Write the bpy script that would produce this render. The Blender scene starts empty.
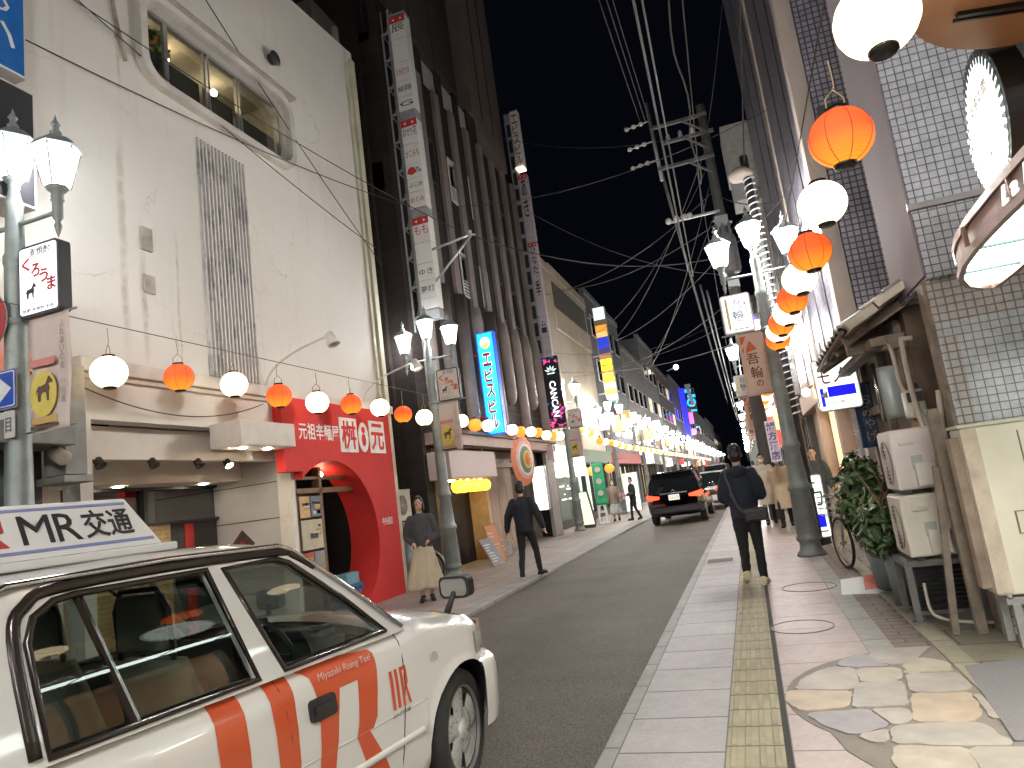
import bpy, bmesh, math, random
from mathutils import Vector, Matrix
R = math.radians
rnd = random.Random(7)
scene = bpy.context.scene
COL = scene.collection

# ---------------------------------------------------------------- camera, sky, exposure
cam_d = bpy.data.cameras.new("camera")
cam = bpy.data.objects.new("camera", cam_d); COL.objects.link(cam)
cr, cu, cf = Vector((0.93813798, 0.32078999, -0.13034918)), Vector((0.17368381, -0.11028651, 0.97860657)), Vector((-0.29955144, 0.94070753, 0.15917999))
mw = Matrix((( cr.x, cu.x, -cf.x, 0), (cr.y, cu.y, -cf.y, 0), (cr.z, cu.z, -cf.z, 1.5), (0, 0, 0, 1)))
cam.matrix_world = mw
cam_d.sensor_fit = 'HORIZONTAL'; cam_d.sensor_width = 36.0; cam_d.lens = 36.0 * 693.81 / 1024
cam_d.clip_start = 0.05; cam_d.clip_end = 2000
scene.camera = cam
world = bpy.data.worlds.new("World"); scene.world = world; world.use_nodes = True
nt = world.node_tree; bg = nt.nodes["Background"]
wsky = nt.nodes.new("ShaderNodeTexSky"); wsky.sky_type = 'NISHITA'; wsky.sun_disc = False
wsky.sun_elevation = R(-6); wsky.sun_rotation = R(200)
wmix = nt.nodes.new("ShaderNodeMix"); wmix.data_type = 'RGBA'; wmix.inputs[0].default_value = 0.97
nt.links.new(wsky.outputs[0], wmix.inputs[6]); wmix.inputs[7].default_value = (0.010, 0.0125, 0.024, 1)
nt.links.new(wmix.outputs[2], bg.inputs[0]); bg.inputs[1].default_value = 0.12
vs = scene.view_settings
vs.view_transform = 'Standard'; vs.look = 'None'; vs.gamma = 1.0; vs.use_curve_mapping = False
vs.exposure = 0.36
cy = scene.cycles
cy.use_denoising = True; cy.max_bounces = 7; cy.diffuse_bounces = 4; cy.glossy_bounces = 3
cy.transmission_bounces = 5; cy.transparent_max_bounces = 10; cy.sample_clamp_indirect = 4.0; cy.sample_clamp_direct = 0
cy.caustics_reflective = False; cy.caustics_refractive = False

LAMP = 80.0
# ---------------------------------------------------------------- materials
class N:
    """tiny node-graph helper"""
    def __init__(s, name):
        s.m = bpy.data.materials.new(name); s.m.use_nodes = True
        s.t = s.m.node_tree; s.b = s.t.nodes["Principled BSDF"]; s.out = s.t.nodes["Material Output"]
    def n(s, typ, **k):
        x = s.t.nodes.new(typ)
        for a, v in k.items(): setattr(x, a, v)
        return x
    def l(s, a, b): s.t.links.new(a, b)
    def pos(s): return s.n("ShaderNodeNewGeometry").outputs["Position"]
    def obj(s): return s.n("ShaderNodeTexCoord").outputs["Object"]
    def sep(s, v):
        x = s.n("ShaderNodeSeparateXYZ"); s.l(v, x.inputs[0]); return x.outputs
    def comb(s, *c):
        x = s.n("ShaderNodeCombineXYZ")
        for i, v in enumerate(c):
            if isinstance(v, (int, float)): x.inputs[i].default_value = v
            else: s.l(v, x.inputs[i])
        return x.outputs[0]
    def math(s, op, a, b=0.0, c=None):
        x = s.n("ShaderNodeMath", operation=op)
        for i, v in enumerate((a, b) if c is None else (a, b, c)):
            if isinstance(v, (int, float)): x.inputs[i].default_value = v
            else: s.l(v, x.inputs[i])
        return x.outputs[0]
    def vmul(s, v, k):
        x = s.n("ShaderNodeVectorMath", operation='MULTIPLY'); s.l(v, x.inputs[0]); x.inputs[1].default_value = k; return x.outputs[0]
    def noise(s, v, scale, detail=4, rough=.55):
        x = s.n("ShaderNodeTexNoise"); s.l(v, x.inputs["Vector"])
        x.inputs["Scale"].default_value = scale; x.inputs["Detail"].default_value = detail; x.inputs["Roughness"].default_value = rough
        return x.outputs["Fac"]
    def ramp(s, f, a, b, lo=0.0, hi=1.0):
        x = s.n("ShaderNodeMapRange"); s.l(f, x.inputs[0])
        x.inputs[1].default_value = a; x.inputs[2].default_value = b; x.inputs[3].default_value = lo; x.inputs[4].default_value = hi
        return x.outputs[0]
    def mix(s, f, a, b, mode='MIX'):
        x = s.n("ShaderNodeMix", data_type='RGBA', blend_type=mode)
        if isinstance(f, (int, float)): x.inputs[0].default_value = f
        else: s.l(f, x.inputs[0])
        for i, v in ((6, a), (7, b)):
            if isinstance(v, (tuple, list)): x.inputs[i].default_value = (*v[:3], 1)
            else: s.l(v, x.inputs[i])
        return x.outputs[2]
    def bump(s, h, dist=.01, st=.5):
        x = s.n("ShaderNodeBump"); s.l(h, x.inputs["Height"]); x.inputs["Strength"].default_value = st; x.inputs["Distance"].default_value = dist
        s.l(x.outputs[0], s.b.inputs["Normal"])
    def set(s, **k):
        for a, v in k.items():
            i = s.b.inputs[a.replace('_', ' ')]
            if isinstance(v, (int, float, tuple)): i.default_value = (*v[:3], 1) if isinstance(v, tuple) else v
            else: s.l(v, i)
        return s

_MC = {}
def M(name, col=(.5, .5, .5), rough=.6, metal=0.0, var=.18, scale=6.0, bump=0.0, coat=0.0, spec=.5, bscale=40):
    """painted / plain surface with uneven tone, gloss and a little grain"""
    if name in _MC: return _MC[name]
    g = N(name); p = g.obj()
    if var == 0:
        g.set(Base_Color=tuple(col), Metallic=metal, Roughness=rough); g.b.inputs['Coat Weight'].default_value = coat; g.b.inputs['Coat Roughness'].default_value = .03; g.b.inputs['Specular IOR Level'].default_value = spec
        _MC[name] = g.m; return g.m
    a = g.noise(p, scale, 5); d = g.noise(p, scale * 7, 3)
    f = g.math('ADD', g.math('MULTIPLY', a, .85), g.math('MULTIPLY', d, .15))
    f = g.ramp(f, .3, .7)
    dk = tuple(c * (1 - var) for c in col); lt = tuple(min(1, c * (1 + var * .5)) for c in col)
    g.set(Base_Color=g.mix(f, dk, lt), Metallic=metal, Roughness=g.ramp(d, .3, .7, max(.03, rough - .05), min(1, rough + .05)))
    g.b.inputs["Specular IOR Level"].default_value = spec
    g.b.inputs["Coat Weight"].default_value = coat; g.b.inputs["Coat Roughness"].default_value = .06
    if bump: g.bump(g.noise(p, bscale, 4), .01, bump)
    _MC[name] = g.m; return g.m
def E(name, col, st, var=0.0, scale=5.0):
    if name in _MC: return _MC[name]
    g = N(name); g.set(Base_Color=tuple(min(.8, c) for c in col), Roughness=.4)
    if var:
        f = g.ramp(g.noise(g.obj(), scale, 3), .35, .65, 1 - var, 1)
        g.set(Emission_Color=g.mix(f, tuple(c * (1 - var) for c in col), col))
    else: g.set(Emission_Color=col)
    g.set(Emission_Strength=st); _MC[name] = g.m; return g.m
def glass(name, tint=(.8, .85, .85), refl=.12, rough=.02):
    if name in _MC: return _MC[name]
    g = N(name); t = g.n("ShaderNodeBsdfTransparent"); t.inputs[0].default_value = (*tint, 1)
    gl = g.n("ShaderNodeBsdfGlossy"); gl.inputs["Roughness"].default_value = rough; gl.inputs[0].default_value = (1, 1, 1, 1)
    fr = g.n("ShaderNodeFresnel"); bk = g.n("ShaderNodeNewGeometry").outputs['Backfacing']; g.l(g.math('ADD', 1.5, g.math('MULTIPLY', bk, 1 / 1.5 - 1.5)), fr.inputs[0])
    fac = g.math('MINIMUM', g.math('ADD', g.math('MULTIPLY', fr.outputs[0], 1.0), refl), 1.0)
    mx = g.n("ShaderNodeMixShader"); g.l(fac, mx.inputs[0]); g.l(t.outputs[0], mx.inputs[1]); g.l(gl.outputs[0], mx.inputs[2])
    g.l(mx.outputs[0], g.out.inputs[0]); _MC[name] = g.m; return g.m
def tiles(name, plane, w, h, c1, c2, mortar, ms=.006, offset=.0, rough=.35, bump=.4, dirt=.25, spec=.5, ox=0.0, oy=0.0):
    """grid of tiles / slabs / bricks in world space; plane is 'xz', 'yz' or 'xy'"""
    if name in _MC: return _MC[name]
    g = N(name); P = g.pos(); s = g.sep(P); ix = {'x': 0, 'y': 1, 'z': 2}
    v = g.comb(g.math('ADD', s[ix[plane[0]]], 40 * w - ox), g.math('ADD', s[ix[plane[1]]], 40 * h - oy), 0.0)
    b = g.n("ShaderNodeTexBrick"); g.l(v, b.inputs["Vector"]); b.offset = offset; b.squash = 1
    for k, x in (("Scale", 1.0), ("Mortar Size", ms), ("Mortar Smooth", .15), ("Brick Width", w), ("Row Height", h), ("Bias", 0.0)): b.inputs[k].default_value = x
    b.inputs["Color1"].default_value = (*c1, 1); b.inputs["Color2"].default_value = (*c2, 1); b.inputs["Mortar"].default_value = (*mortar, 1)
    f = g.ramp(g.noise(P, 1.3, 6, .65), .3, .72, 1 - dirt, 1.0); f2 = g.ramp(g.noise(P, 28, 4), .3, .7, .88, 1.04)
    k = g.math('MULTIPLY', f, f2)
    g.set(Base_Color=g.mix(1.0, b.outputs["Color"], g.comb(k, k, k), 'MULTIPLY'), Roughness=g.ramp(g.noise(P, 9, 4), .3, .7, rough - .08, rough + .12))
    g.b.inputs["Specular IOR Level"].default_value = spec
    h_ = g.math('SUBTRACT', 1.0, b.outputs["Fac"]); h_ = g.math('ADD', h_, g.math('MULTIPLY', g.noise(P, 60, 3), .15)); g.bump(h_, .004, bump)
    _MC[name] = g.m; return g.m

# ---------------------------------------------------------------- mesh building
class Frame:
    """a flat drawing board in space: a along right, b along up, c out of the surface"""
    def __init__(s, o, r=(1, 0, 0), u=(0, 0, 1)):
        s.o = Vector(o); s.r = Vector(r).normalized(); s.u = Vector(u).normalized(); s.n = s.r.cross(s.u)
    def __call__(s, a, b, c=0.0): return s.o + s.r * a + s.u * b + s.n * c
def FX(x, y=0, z=0): return Frame((x, y, z), (0, 1, 0))         # faces +X (the far side of the street)
def FNX(x, y=0, z=0): return Frame((x, y, z), (0, -1, 0))       # faces -X (our side of the street)
def FNY(y, x=0, z=0): return Frame((x, y, z), (1, 0, 0))        # faces -Y (towards us along the street)
ID = Frame((0, 0, 0), (1, 0, 0), (0, 1, 0))                     # the ground plan: a = x, b = y, c = z

def curve_mesh(c):
    o = bpy.data.objects.new("t", c); m = bpy.data.meshes.new_from_object(o)
    v = [tuple(x.co) for x in m.vertices]; f = [tuple(p.vertices) for p in m.polygons]
    bpy.data.objects.remove(o); bpy.data.meshes.remove(m); bpy.data.curves.remove(c)
    return v, f
class MB:
    def __init__(s): s.v = []; s.f = []; s.m = []; s.s = []
    def add(s, vs, fs, m=0, smooth=False):
        k = len(s.v); s.v += [tuple(x) for x in vs]; s.f += [tuple(i + k for i in f) for f in fs]
        s.m += [m] * len(fs); s.s += [smooth] * len(fs); return s
    def box(s, x0, x1, y0, y1, z0, z1, m=0):
        v = [(x, y, z) for z in (z0, z1) for y in (y0, y1) for x in (x0, x1)]
        return s.add(v, [(0, 2, 3, 1), (4, 5, 7, 6), (0, 1, 5, 4), (2, 6, 7, 3), (0, 4, 6, 2), (1, 3, 7, 5)], m)
    def fbox(s, F, a0, a1, b0, b1, c0, c1, m=0):
        v = [F(a, b, c) for c in (c0, c1) for b in (b0, b1) for a in (a0, a1)]
        return s.add(v, [(0, 2, 3, 1), (4, 5, 7, 6), (0, 1, 5, 4), (2, 6, 7, 3), (0, 4, 6, 2), (1, 3, 7, 5)], m)
    def bar(s, p, q, w, h=None, m=0, up=(0, 0, 1)):
        p, q = Vector(p), Vector(q); h = h or w; d = (q - p).normalized(); u = Vector(up)
        if abs(d.dot(u)) > .95: u = Vector((1, 0, 0)) if abs(d.x) < .9 else Vector((0, 1, 0))
        r = d.cross(u).normalized(); u = r.cross(d)
        v = [b + r * (i * w / 2) + u * (j * h / 2) for b in (p, q) for j in (-1, 1) for i in (-1, 1)]
        return s.add(v, [(0, 2, 3, 1), (4, 5, 7, 6), (0, 1, 5, 4), (2, 6, 7, 3), (0, 4, 6, 2), (1, 3, 7, 5)], m)
    def tube(s, pts, r, n=8, m=0, closed=False, cap=True):
        pts = [Vector(p) for p in pts]; N_ = len(pts); rs = r if isinstance(r, (list, tuple)) else [r] * N_
        vs, fs = [], []; u = None
        for i, p in enumerate(pts):
            a = pts[(i - 1) % N_] if (closed or i > 0) else p; b = pts[(i + 1) % N_] if (closed or i < N_ - 1) else p
            d = (b - a); d = d.normalized() if d.length > 1e-9 else Vector((0, 0, 1))
            if u is None:
                u = Vector((0, 0, 1)) if abs(d.z) < .9 else Vector((1, 0, 0))
            u = (u - d * u.dot(d)); u = u.normalized() if u.length > 1e-6 else d.orthogonal().normalized(); w = d.cross(u)
            vs += [p + (u * math.cos(t) + w * math.sin(t)) * rs[i] for t in (2 * math.pi * k / n for k in range(n))]
        for i in range(N_ if closed else N_ - 1):
            j = (i + 1) % N_
            fs += [(i * n + k, i * n + (k + 1) % n, j * n + (k + 1) % n, j * n + k) for k in range(n)]
        if cap and not closed: fs += [tuple(range(n))[::-1], tuple((N_ - 1) * n + k for k in range(n))]
        return s.add(vs, fs, m, n > 4)
    def lathe(s, prof, n=16, o=(0, 0, 0), F=None, m=0, smooth=True, ph=0.0, sx=1.0, sy=1.0, cap=True):
        """prof [(r, z)]; with a Frame the axis is its normal"""
        vs, fs = [], []
        for r, z in prof:
            for k in range(n):
                t = 2 * math.pi * (k + ph) / n; x, y = r * math.cos(t) * sx, r * math.sin(t) * sy
                vs.append(F(x, y, z) if F else (o[0] + x, o[1] + y, o[2] + z))
        L = len(prof)
        for i in range(L - 1): fs += [(i * n + k, i * n + (k + 1) % n, (i + 1) * n + (k + 1) % n, (i + 1) * n + k) for k in range(n)]
        if cap and prof[0][0] > 1e-4: fs.append(tuple(range(n))[::-1])
        if cap and prof[-1][0] > 1e-4: fs.append(tuple((L - 1) * n + k for k in range(n)))
        return s.add(vs, fs, m, smooth)
    def ball(s, c, rx, ry=None, rz=None, n=12, m=0):
        ry = ry or rx; rz = rz or rx
        prof = [(math.sin(math.pi * i / n), -math.cos(math.pi * i / n)) for i in range(n + 1)]
        vs, fs = [], []; q = n + 4
        for r, z in prof: vs += [(c[0] + rx * r * math.cos(2 * math.pi * k / q), c[1] + ry * r * math.sin(2 * math.pi * k / q), c[2] + rz * z) for k in range(q)]
        for i in range(n): fs += [(i * q + k, i * q + (k + 1) % q, (i + 1) * q + (k + 1) % q, (i + 1) * q + k) for k in range(q)]
        return s.add(vs, fs, m, True)
    def slab(s, F, outer, holes=(), c0=0.0, c1=.02, m=0):
        """flat plate cut from an outline (with holes), from c0 to c1 off the board"""
        c = bpy.data.curves.new("t", 'CURVE'); c.dimensions = '2D'; c.fill_mode = 'BOTH'; c.extrude = abs(c1 - c0) / 2
        for pts in (outer, *holes):
            sp = c.splines.new('POLY'); sp.points.add(len(pts) - 1); sp.use_cyclic_u = True
            for p, q in zip(sp.points, pts): p.co = (q[0], q[1], 0, 1)
        v, f = curve_mesh(c); mid = (c0 + c1) / 2
        return s.add([F(a, b, k + mid) for a, b, k in v], f, m)
    def text(s, F, body, a0, a1, b0, b1, m=0, c=.002, ex=.0015, stretch=True, italic=0.0, bold=0.0, spacing=1.0):
        """lettering fitted into the rectangle a0..a1, b0..b1 of a board"""
        cu_ = bpy.data.curves.new("t", 'FONT'); cu_.body = body; cu_.extrude = ex; cu_.resolution_u = 2; cu_.offset = bold; cu_.shear = italic; cu_.space_character = spacing
        cu_.align_x = 'CENTER'
        v, f = curve_mesh(cu_)
        if not v: return s
        x0 = min(p[0] for p in v); x1 = max(p[0] for p in v); y0 = min(p[1] for p in v); y1 = max(p[1] for p in v)
        kx = (a1 - a0) / max(1e-6, x1 - x0); ky = (b1 - b0) / max(1e-6, y1 - y0)
        if not stretch: kx = ky = min(kx, ky)
        ax, bx = (a0 + a1) / 2 - kx * (x0 + x1) / 2, (b0 + b1) / 2 - ky * (y0 + y1) / 2
        return s.add([F(p[0] * kx + ax, p[1] * ky + bx, c + p[2]) for p in v], f, m)
    def vtext(s, F, body, a0, a1, b0, b1, m=0, gap=.12, **k):
        """vertical lettering, top to bottom"""
        n = len(body); h = (b1 - b0) / n
        for i, ch in enumerate(body):
            t = b1 - i * h; s.text(F, ch, a0, a1, t - h * (1 - gap / 2), t - h * gap / 2, m, **k)
        return s
    def build(s, name, mats, parent=None, bevel=0.0, local=False, subsurf=0, solid=0.0, wseg=2):
        me = bpy.data.meshes.new(name)
        mats = mats if isinstance(mats, (list, tuple)) else [mats]
        used = sorted({i for f in s.f for i in f})
        if len(used) < len(s.v): mp = {o_: n_ for n_, o_ in enumerate(used)}; s.v = [s.v[i] for i in used]; s.f = [tuple(mp[i] for i in f) for f in s.f]
        V = s.v; off = Vector((0, 0, 0))
        if parent is None:
            xs = [p[0] for p in V]; ys = [p[1] for p in V]; off = Vector(((min(xs) + max(xs)) / 2, (min(ys) + max(ys)) / 2, min(p[2] for p in V)))
        elif not local:
            q = parent
            while q is not None: off += q.location; q = q.parent
        me.from_pydata([(p[0] - off.x, p[1] - off.y, p[2] - off.z) for p in V], [], s.f)
        for mt in mats: me.materials.append(mt)
        me.polygons.foreach_set("material_index", s.m); me.polygons.foreach_set("use_smooth", s.s); me.update()
        o = bpy.data.objects.new(name, me); COL.objects.link(o)
        if parent is None: o.location = off
        else: o.parent = parent
        if solid: md = o.modifiers.new("solid", 'SOLIDIFY'); md.thickness = solid
        if bevel: md = o.modifiers.new("bevel", 'BEVEL'); md.width = bevel; md.segments = wseg; md.limit_method = 'ANGLE'; md.angle_limit = R(40)
        if subsurf: md = o.modifiers.new("sub", 'SUBSURF'); md.levels = md.render_levels = subsurf
        return o
def tag(o, label, cat, group=None):
    o['label'] = label; o['category'] = cat
    if group: o['group'] = group
    return o
def thing(name, label, cat, loc=(0, 0, 0), rz=0.0, group=None):
    o = bpy.data.objects.new(name, None); COL.objects.link(o); o.location = loc; o.rotation_euler = (0, 0, rz); o.empty_display_size = .2
    return tag(o, label, cat, group)
def struct(o): o['kind'] = 'structure'; return o
KIDS = {}
def dup(o, loc=None, rz=None, label=None, parent=None):
    """a copy of a thing, its parts and their sub-parts"""
    c = o.copy(); COL.objects.link(c)
    if parent is not None: c.parent = parent
    if loc is not None: c.location = loc
    if rz is not None: c.rotation_euler = (0, 0, rz)
    if label: c['label'] = label
    for ch in list(o.children): dup(ch, parent=c)
    return c
ORD = "first second third fourth fifth sixth seventh eighth ninth tenth eleventh twelfth thirteenth fourteenth fifteenth sixteenth seventeenth eighteenth nineteenth twentieth".split() + ["twenty-" + w for w in "first second third fourth fifth sixth seventh eighth ninth".split()]
def rrect(a0, a1, b0, b1, r, n=5):
    out = []
    for cx, cy_, t0 in ((a1 - r, b1 - r, 0), (a0 + r, b1 - r, 90), (a0 + r, b0 + r, 180), (a1 - r, b0 + r, 270)):
        out += [(cx + r * math.cos(R(t0 + 90 * i / n)), cy_ + r * math.sin(R(t0 + 90 * i / n))) for i in range(n + 1)]
    return out
def circ(a, b, r, n=32, ry=None): return [(a + r * math.cos(2 * math.pi * i / n), b + (ry or r) * math.sin(2 * math.pi * i / n)) for i in range(n)]
def rect(a0, a1, b0, b1): return [(a0, b0), (a1, b0), (a1, b1), (a0, b1)]
def sag(p, q, d, n=14):
    p, q = Vector(p), Vector(q)
    return [p.lerp(q, i / n) - Vector((0, 0, d * 4 * (i / n) * (1 - i / n))) for i in range(n + 1)]
def bez(p0, p1, p2, p3, n=10):
    p0, p1, p2, p3 = map(Vector, (p0, p1, p2, p3))
    return [p0 * (1 - t) ** 3 + p1 * 3 * t * (1 - t) ** 2 + p2 * 3 * t * t * (1 - t) + p3 * t ** 3 for t in (i / n for i in range(n + 1))]
def smooth_pts(ctrl, n=6):
    """Catmull-Rom through control points"""
    P = [Vector(p) for p in ctrl]; out = []
    for i in range(len(P) - 1):
        a, b, c, d = P[max(0, i - 1)], P[i], P[i + 1], P[min(len(P) - 1, i + 2)]
        for k in range(n):
            t = k / n; out.append(.5 * ((2 * b) + (c - a) * t + (2 * a - 5 * b + 4 * c - d) * t * t + (3 * b - a - 3 * c + d) * t ** 3))
    out.append(P[-1]); return out

# ================================================================ ground
def asphalt():
    g = N("asphalt"); p = g.pos()
    a = g.ramp(g.noise(p, .7, 6, .7), .3, .7, .75, 1.15); b = g.noise(p, 75, 3, .75); c = g.noise(p, 330, 1)
    s = g.sep(p); wear = g.ramp(g.math('ABSOLUTE', g.math('SINE', g.math('MULTIPLY', g.math('ADD', s[0], 2.5), 2.0))), 0, 1, .9, 1.06)
    k = g.math('MULTIPLY', g.math('MULTIPLY', a, wear), g.ramp(b, .34, .68, .30, 2.0))
    g.set(Base_Color=g.mix(1.0, (.088, .077, .066), g.comb(k, k, k), 'MULTIPLY'), Roughness=g.ramp(c, .3, .7, .62, .9))
    g.bump(g.math('ADD', b, g.math('MULTIPLY', c, .6)), .008, .8); return g.m
M_ASPH = asphalt()
M_SLAB = tiles("grey_paving_slab", 'xy', .60, .563, (.40, .37, .37), (.365, .34, .34), (.11, .10, .10), .009, rough=.6, dirt=.22, ox=-.98, oy=.74)
M_PINK = tiles("pink_paving_slab", 'xy', .656, .563, (.405, .31, .285), (.38, .29, .27), (.13, .10, .09), .007, rough=.5, dirt=.22, ox=-.045, oy=.74)
M_GREY2 = tiles("pale_paving_slab", 'xy', .44, .8, (.36, .35, .32), (.30, .29, .275), (.09, .085, .08), .008, rough=.65, dirt=.3)
M_BRICKP = tiles("brick_paving", 'xy', .26, .125, (.27, .21, .17), (.22, .175, .14), (.08, .07, .06), .007, .5, rough=.7, dirt=.3)
M_CREAM = tiles("cream_edging", 'xy', .5, .62, (.38, .34, .25), (.33, .30, .22), (.1, .09, .07), .007, rough=.7, dirt=.35)
M_TAN = tiles("tan_flagging", 'xy', .62, .47, (.30, .265, .20), (.25, .225, .17), (.09, .08, .06), .01, .4, rough=.75, dirt=.4)
M_KERB = tiles("kerb_stone", 'xy', 9, .6, (.36, .35, .33), (.31, .30, .29), (.10, .09, .08), .008, rough=.7, dirt=.3, ox=-4.5)
M_LSLAB = tiles("far_paving_slab", 'xy', .6, .563, (.40, .34, .31), (.34, .30, .275), (.12, .1, .09), .008, rough=.6, dirt=.3)
M_TACT = M("tactile_yellow", (.33, .29, .19), .7, var=.3, scale=3, bump=.2)
M_DARK = M("dark_gap", (.03, .028, .025), .8)
YA, YB = -16.0, 270.0
o = struct(MB().box(-400, 400, -300, 700, -.35, -.30).build("ground", M("bare_ground", (.06, .055, .05), .9)))
o = struct(MB().box(-3.97, -1.08, YA, YB, -.3, -.05).build("road", M_ASPH))
o = struct(MB().box(-1.08, -.98, YA, YB, -.3, 0).build("kerb", M_KERB, bevel=.012))
o = struct(MB().box(-4.12, -3.97, YA, YB, -.3, 0).build("kerb", M_KERB, bevel=.012))
g_ = MB()
def strip(x0, x1, m, z=0.0, ya=YA, yb=YB): g_.box(x0, x1, ya, yb, -.3, z, m)
strip(-.98, -.38, 0); strip(-.38, -.08, 1, -.001); strip(-.08, -.045, 2, -.008); strip(-.045, .61, 3); strip(.61, .80, 4)
strip(.80, 1.06, 5); strip(1.06, 1.20, 6, .012); strip(1.20, 9, 7, -.004)
struct(g_.build("sidewalk", [M_SLAB, M_TACT, M_DARK, M_PINK, M_GREY2, M_BRICKP, M_CREAM, M_TAN]))
g_ = MB()
strip(-4.42, -4.12, 1); strip(-9.5, -4.42, 0)
struct(g_.build("sidewalk", [M_LSLAB, M_KERB]))
tp = MB()
for i in range(int(46 / .3)):
    y = .6 + i * .3
    for k in range(4):
        x = -.38 + .0375 + k * .075
        tp.add([(x - .019, y + .012, -.001), (x + .019, y + .012, -.001), (x + .019, y + .286, -.001), (x - .019, y + .286, -.001),
                (x - .011, y + .02, .005), (x + .011, y + .02, .005), (x + .011, y + .278, .005), (x - .011, y + .278, .005)],
               [(4, 5, 6, 7), (0, 1, 5, 4), (1, 2, 6, 5), (2, 3, 7, 6), (3, 0, 4, 7)])
    tp.box(-.38, -.08, y - .004, y + .004, -.002, .0006, 1)
struct(tp.build("tactile_paving", [M_TACT, M("tactile_joint", (.11, .095, .065), .9)]))
# irregular flagstones set in a half circle in front of the cafe
fl = MB()
fl.slab(ID, [(1.06, 3.2), (1.06, 6.12)] + [(1.03 + 1.065 * math.cos(R(t)), 5.0 + 1.075 * math.sin(R(t))) for t in range(90, 222, 6)] + [(.22, 4.1), (.40, 3.72), (.5, 3.2)], c0=.0005, c1=.004, m=0)
STONES = [(1, [(.60, 5.93), (.80, 6.05), (1.03, 6.06), (.86, 5.72), (.72, 5.62), (.62, 5.70)]), (2, [(.40, 5.80), (.57, 5.92), (.60, 5.70), (.68, 5.60), (.46, 5.60), (.35, 5.66)]),
 (3, [(.03, 5.15), (.12, 5.40), (.3, 5.62), (.44, 5.57), (.43, 5.3), (.38, 5.09)]), (4, [(.47, 5.56), (.72, 5.53), (.71, 5.4), (.69, 5.27), (.45, 5.25)]),
 (5, [(-.02, 5.11), (.36, 5.06), (.33, 4.88), (.30, 4.76), (.05, 4.72), (-.03, 4.90)]), (1, [(.42, 5.22), (.68, 5.23), (.66, 5.0), (.63, 4.76), (.33, 4.75), (.36, 4.9), (.39, 5.04)]),
 (4, [(.76, 5.60), (.90, 5.76), (1.03, 5.62), (1.02, 5.40), (.77, 5.42)]), (1, [(.74, 5.37), (1.03, 5.36), (1.03, 5.02), (.86, 4.97), (.70, 5.0)]),
 (5, [(.70, 4.97), (.88, 4.94), (1.0, 4.95), (.96, 4.6), (.88, 4.46), (.61, 4.49), (.65, 4.7)]), (2, [(.07, 4.66), (.40, 4.71), (.44, 4.55), (.47, 4.43), (.28, 4.31), (.16, 4.45)]),
 (3, [(.43, 4.71), (.61, 4.70), (.60, 4.50), (.50, 4.44)]), (1, [(.49, 4.41), (.70, 4.45), (.91, 4.44), (.97, 4.13), (.7, 4.14), (.45, 4.18)]),
 (3, [(.30, 4.29), (.46, 4.37), (.42, 4.19), (.36, 4.2)]), (4, [(.45, 4.14), (.76, 4.10), (.72, 3.80), (.52, 3.72), (.41, 3.9)]), (1, [(.78, 4.10), (1.03, 4.09), (1.0, 3.75), (.75, 3.78)]),
 (3, [(.74, 5.40), (.84, 5.40), (.84, 5.46), (.75, 5.46)]), (3, [(1.0, 4.9), (1.04, 4.9), (1.04, 4.5), (.98, 4.52)]), (2, [(.54, 3.68), (.74, 3.74), (1.0, 3.7), (1.0, 3.3), (.55, 3.25)])]
def inset(poly, d):
    cx = sum(p[0] for p in poly) / len(poly); cy_ = sum(p[1] for p in poly) / len(poly); out = []
    for x, y in poly:
        L = math.hypot(x - cx, y - cy_); k = (L - d) / L; out.append((cx + (x - cx) * k, cy_ + (y - cy_) * k))
    return out
for m, poly in STONES:
    # softened, slightly wavering edge
    q = []; n = len(poly)
    for i in range(n):
        a, b = Vector((*poly[i], 0)), Vector((*poly[(i + 1) % n], 0)); p_ = Vector((*poly[i - 1], 0))
        q.append(tuple(a.lerp(p_, min(.25, .03 / (a - p_).length)))[:2]); q.append(tuple(a.lerp(b, min(.25, .03 / (a - b).length)))[:2])
        L = (b - a).length
        for t in (.3, .55, .78): c = a.lerp(b, t); q.append((c.x + rnd.uniform(-1, 1) * .012 * min(1, L * 3), c.y + rnd.uniform(-1, 1) * .012 * min(1, L * 3)))
    fl.slab(ID, inset(q, -.012), c0=.003, c1=.011 + rnd.uniform(0, .003), m=m)
fm = lambda n, c: M(n, c, .65, var=.22, scale=5, bump=.35, bscale=25)
struct(fl.build("flagstone_paving", [M("mortar_joint", (.22, .195, .17), .9), fm("stone_grey", (.35, .32, .285)), fm("stone_lilac", (.30, .275, .29)), fm("stone_pale", (.38, .335, .30)), fm("stone_tan", (.40, .35, .28)), fm("stone_orange", (.43, .345, .265))]))
for i, (x, y, r, lab) in enumerate([(.20, 7.02, .27, 'round manhole cover set in the pink paving beyond the flagstones'), (.42, 9.1, .30, 'round manhole cover in the paving beside the lamp post foot')]):
    m = MB(); m.tube([(x + r * math.cos(t * R(10)), y + r * math.sin(t * R(10)), .0015) for t in range(36)], .0055, 6, closed=True); m.slab(ID, circ(x, y, r - .01), c0=.0004, c1=.0024, m=1)
    tag(m.build("manhole_cover", [M("manhole_ring", (.15, .12, .105), .7), M_PINK]), lab, "manhole cover")
m = MB(); m.box(-.93, -.52, 12.2, 12.62, -.02, .0015, 1)
for k in range(14): m.box(-.92, -.53, 12.215 + k * .029, 12.232 + k * .029, 0, .007)
tag(m.build("drain_grate", [M("grate_brown", (.16, .10, .075), .6, .5), M_DARK]), "brown drain grate let into the grey slabs by the kerb", "drain")

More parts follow.
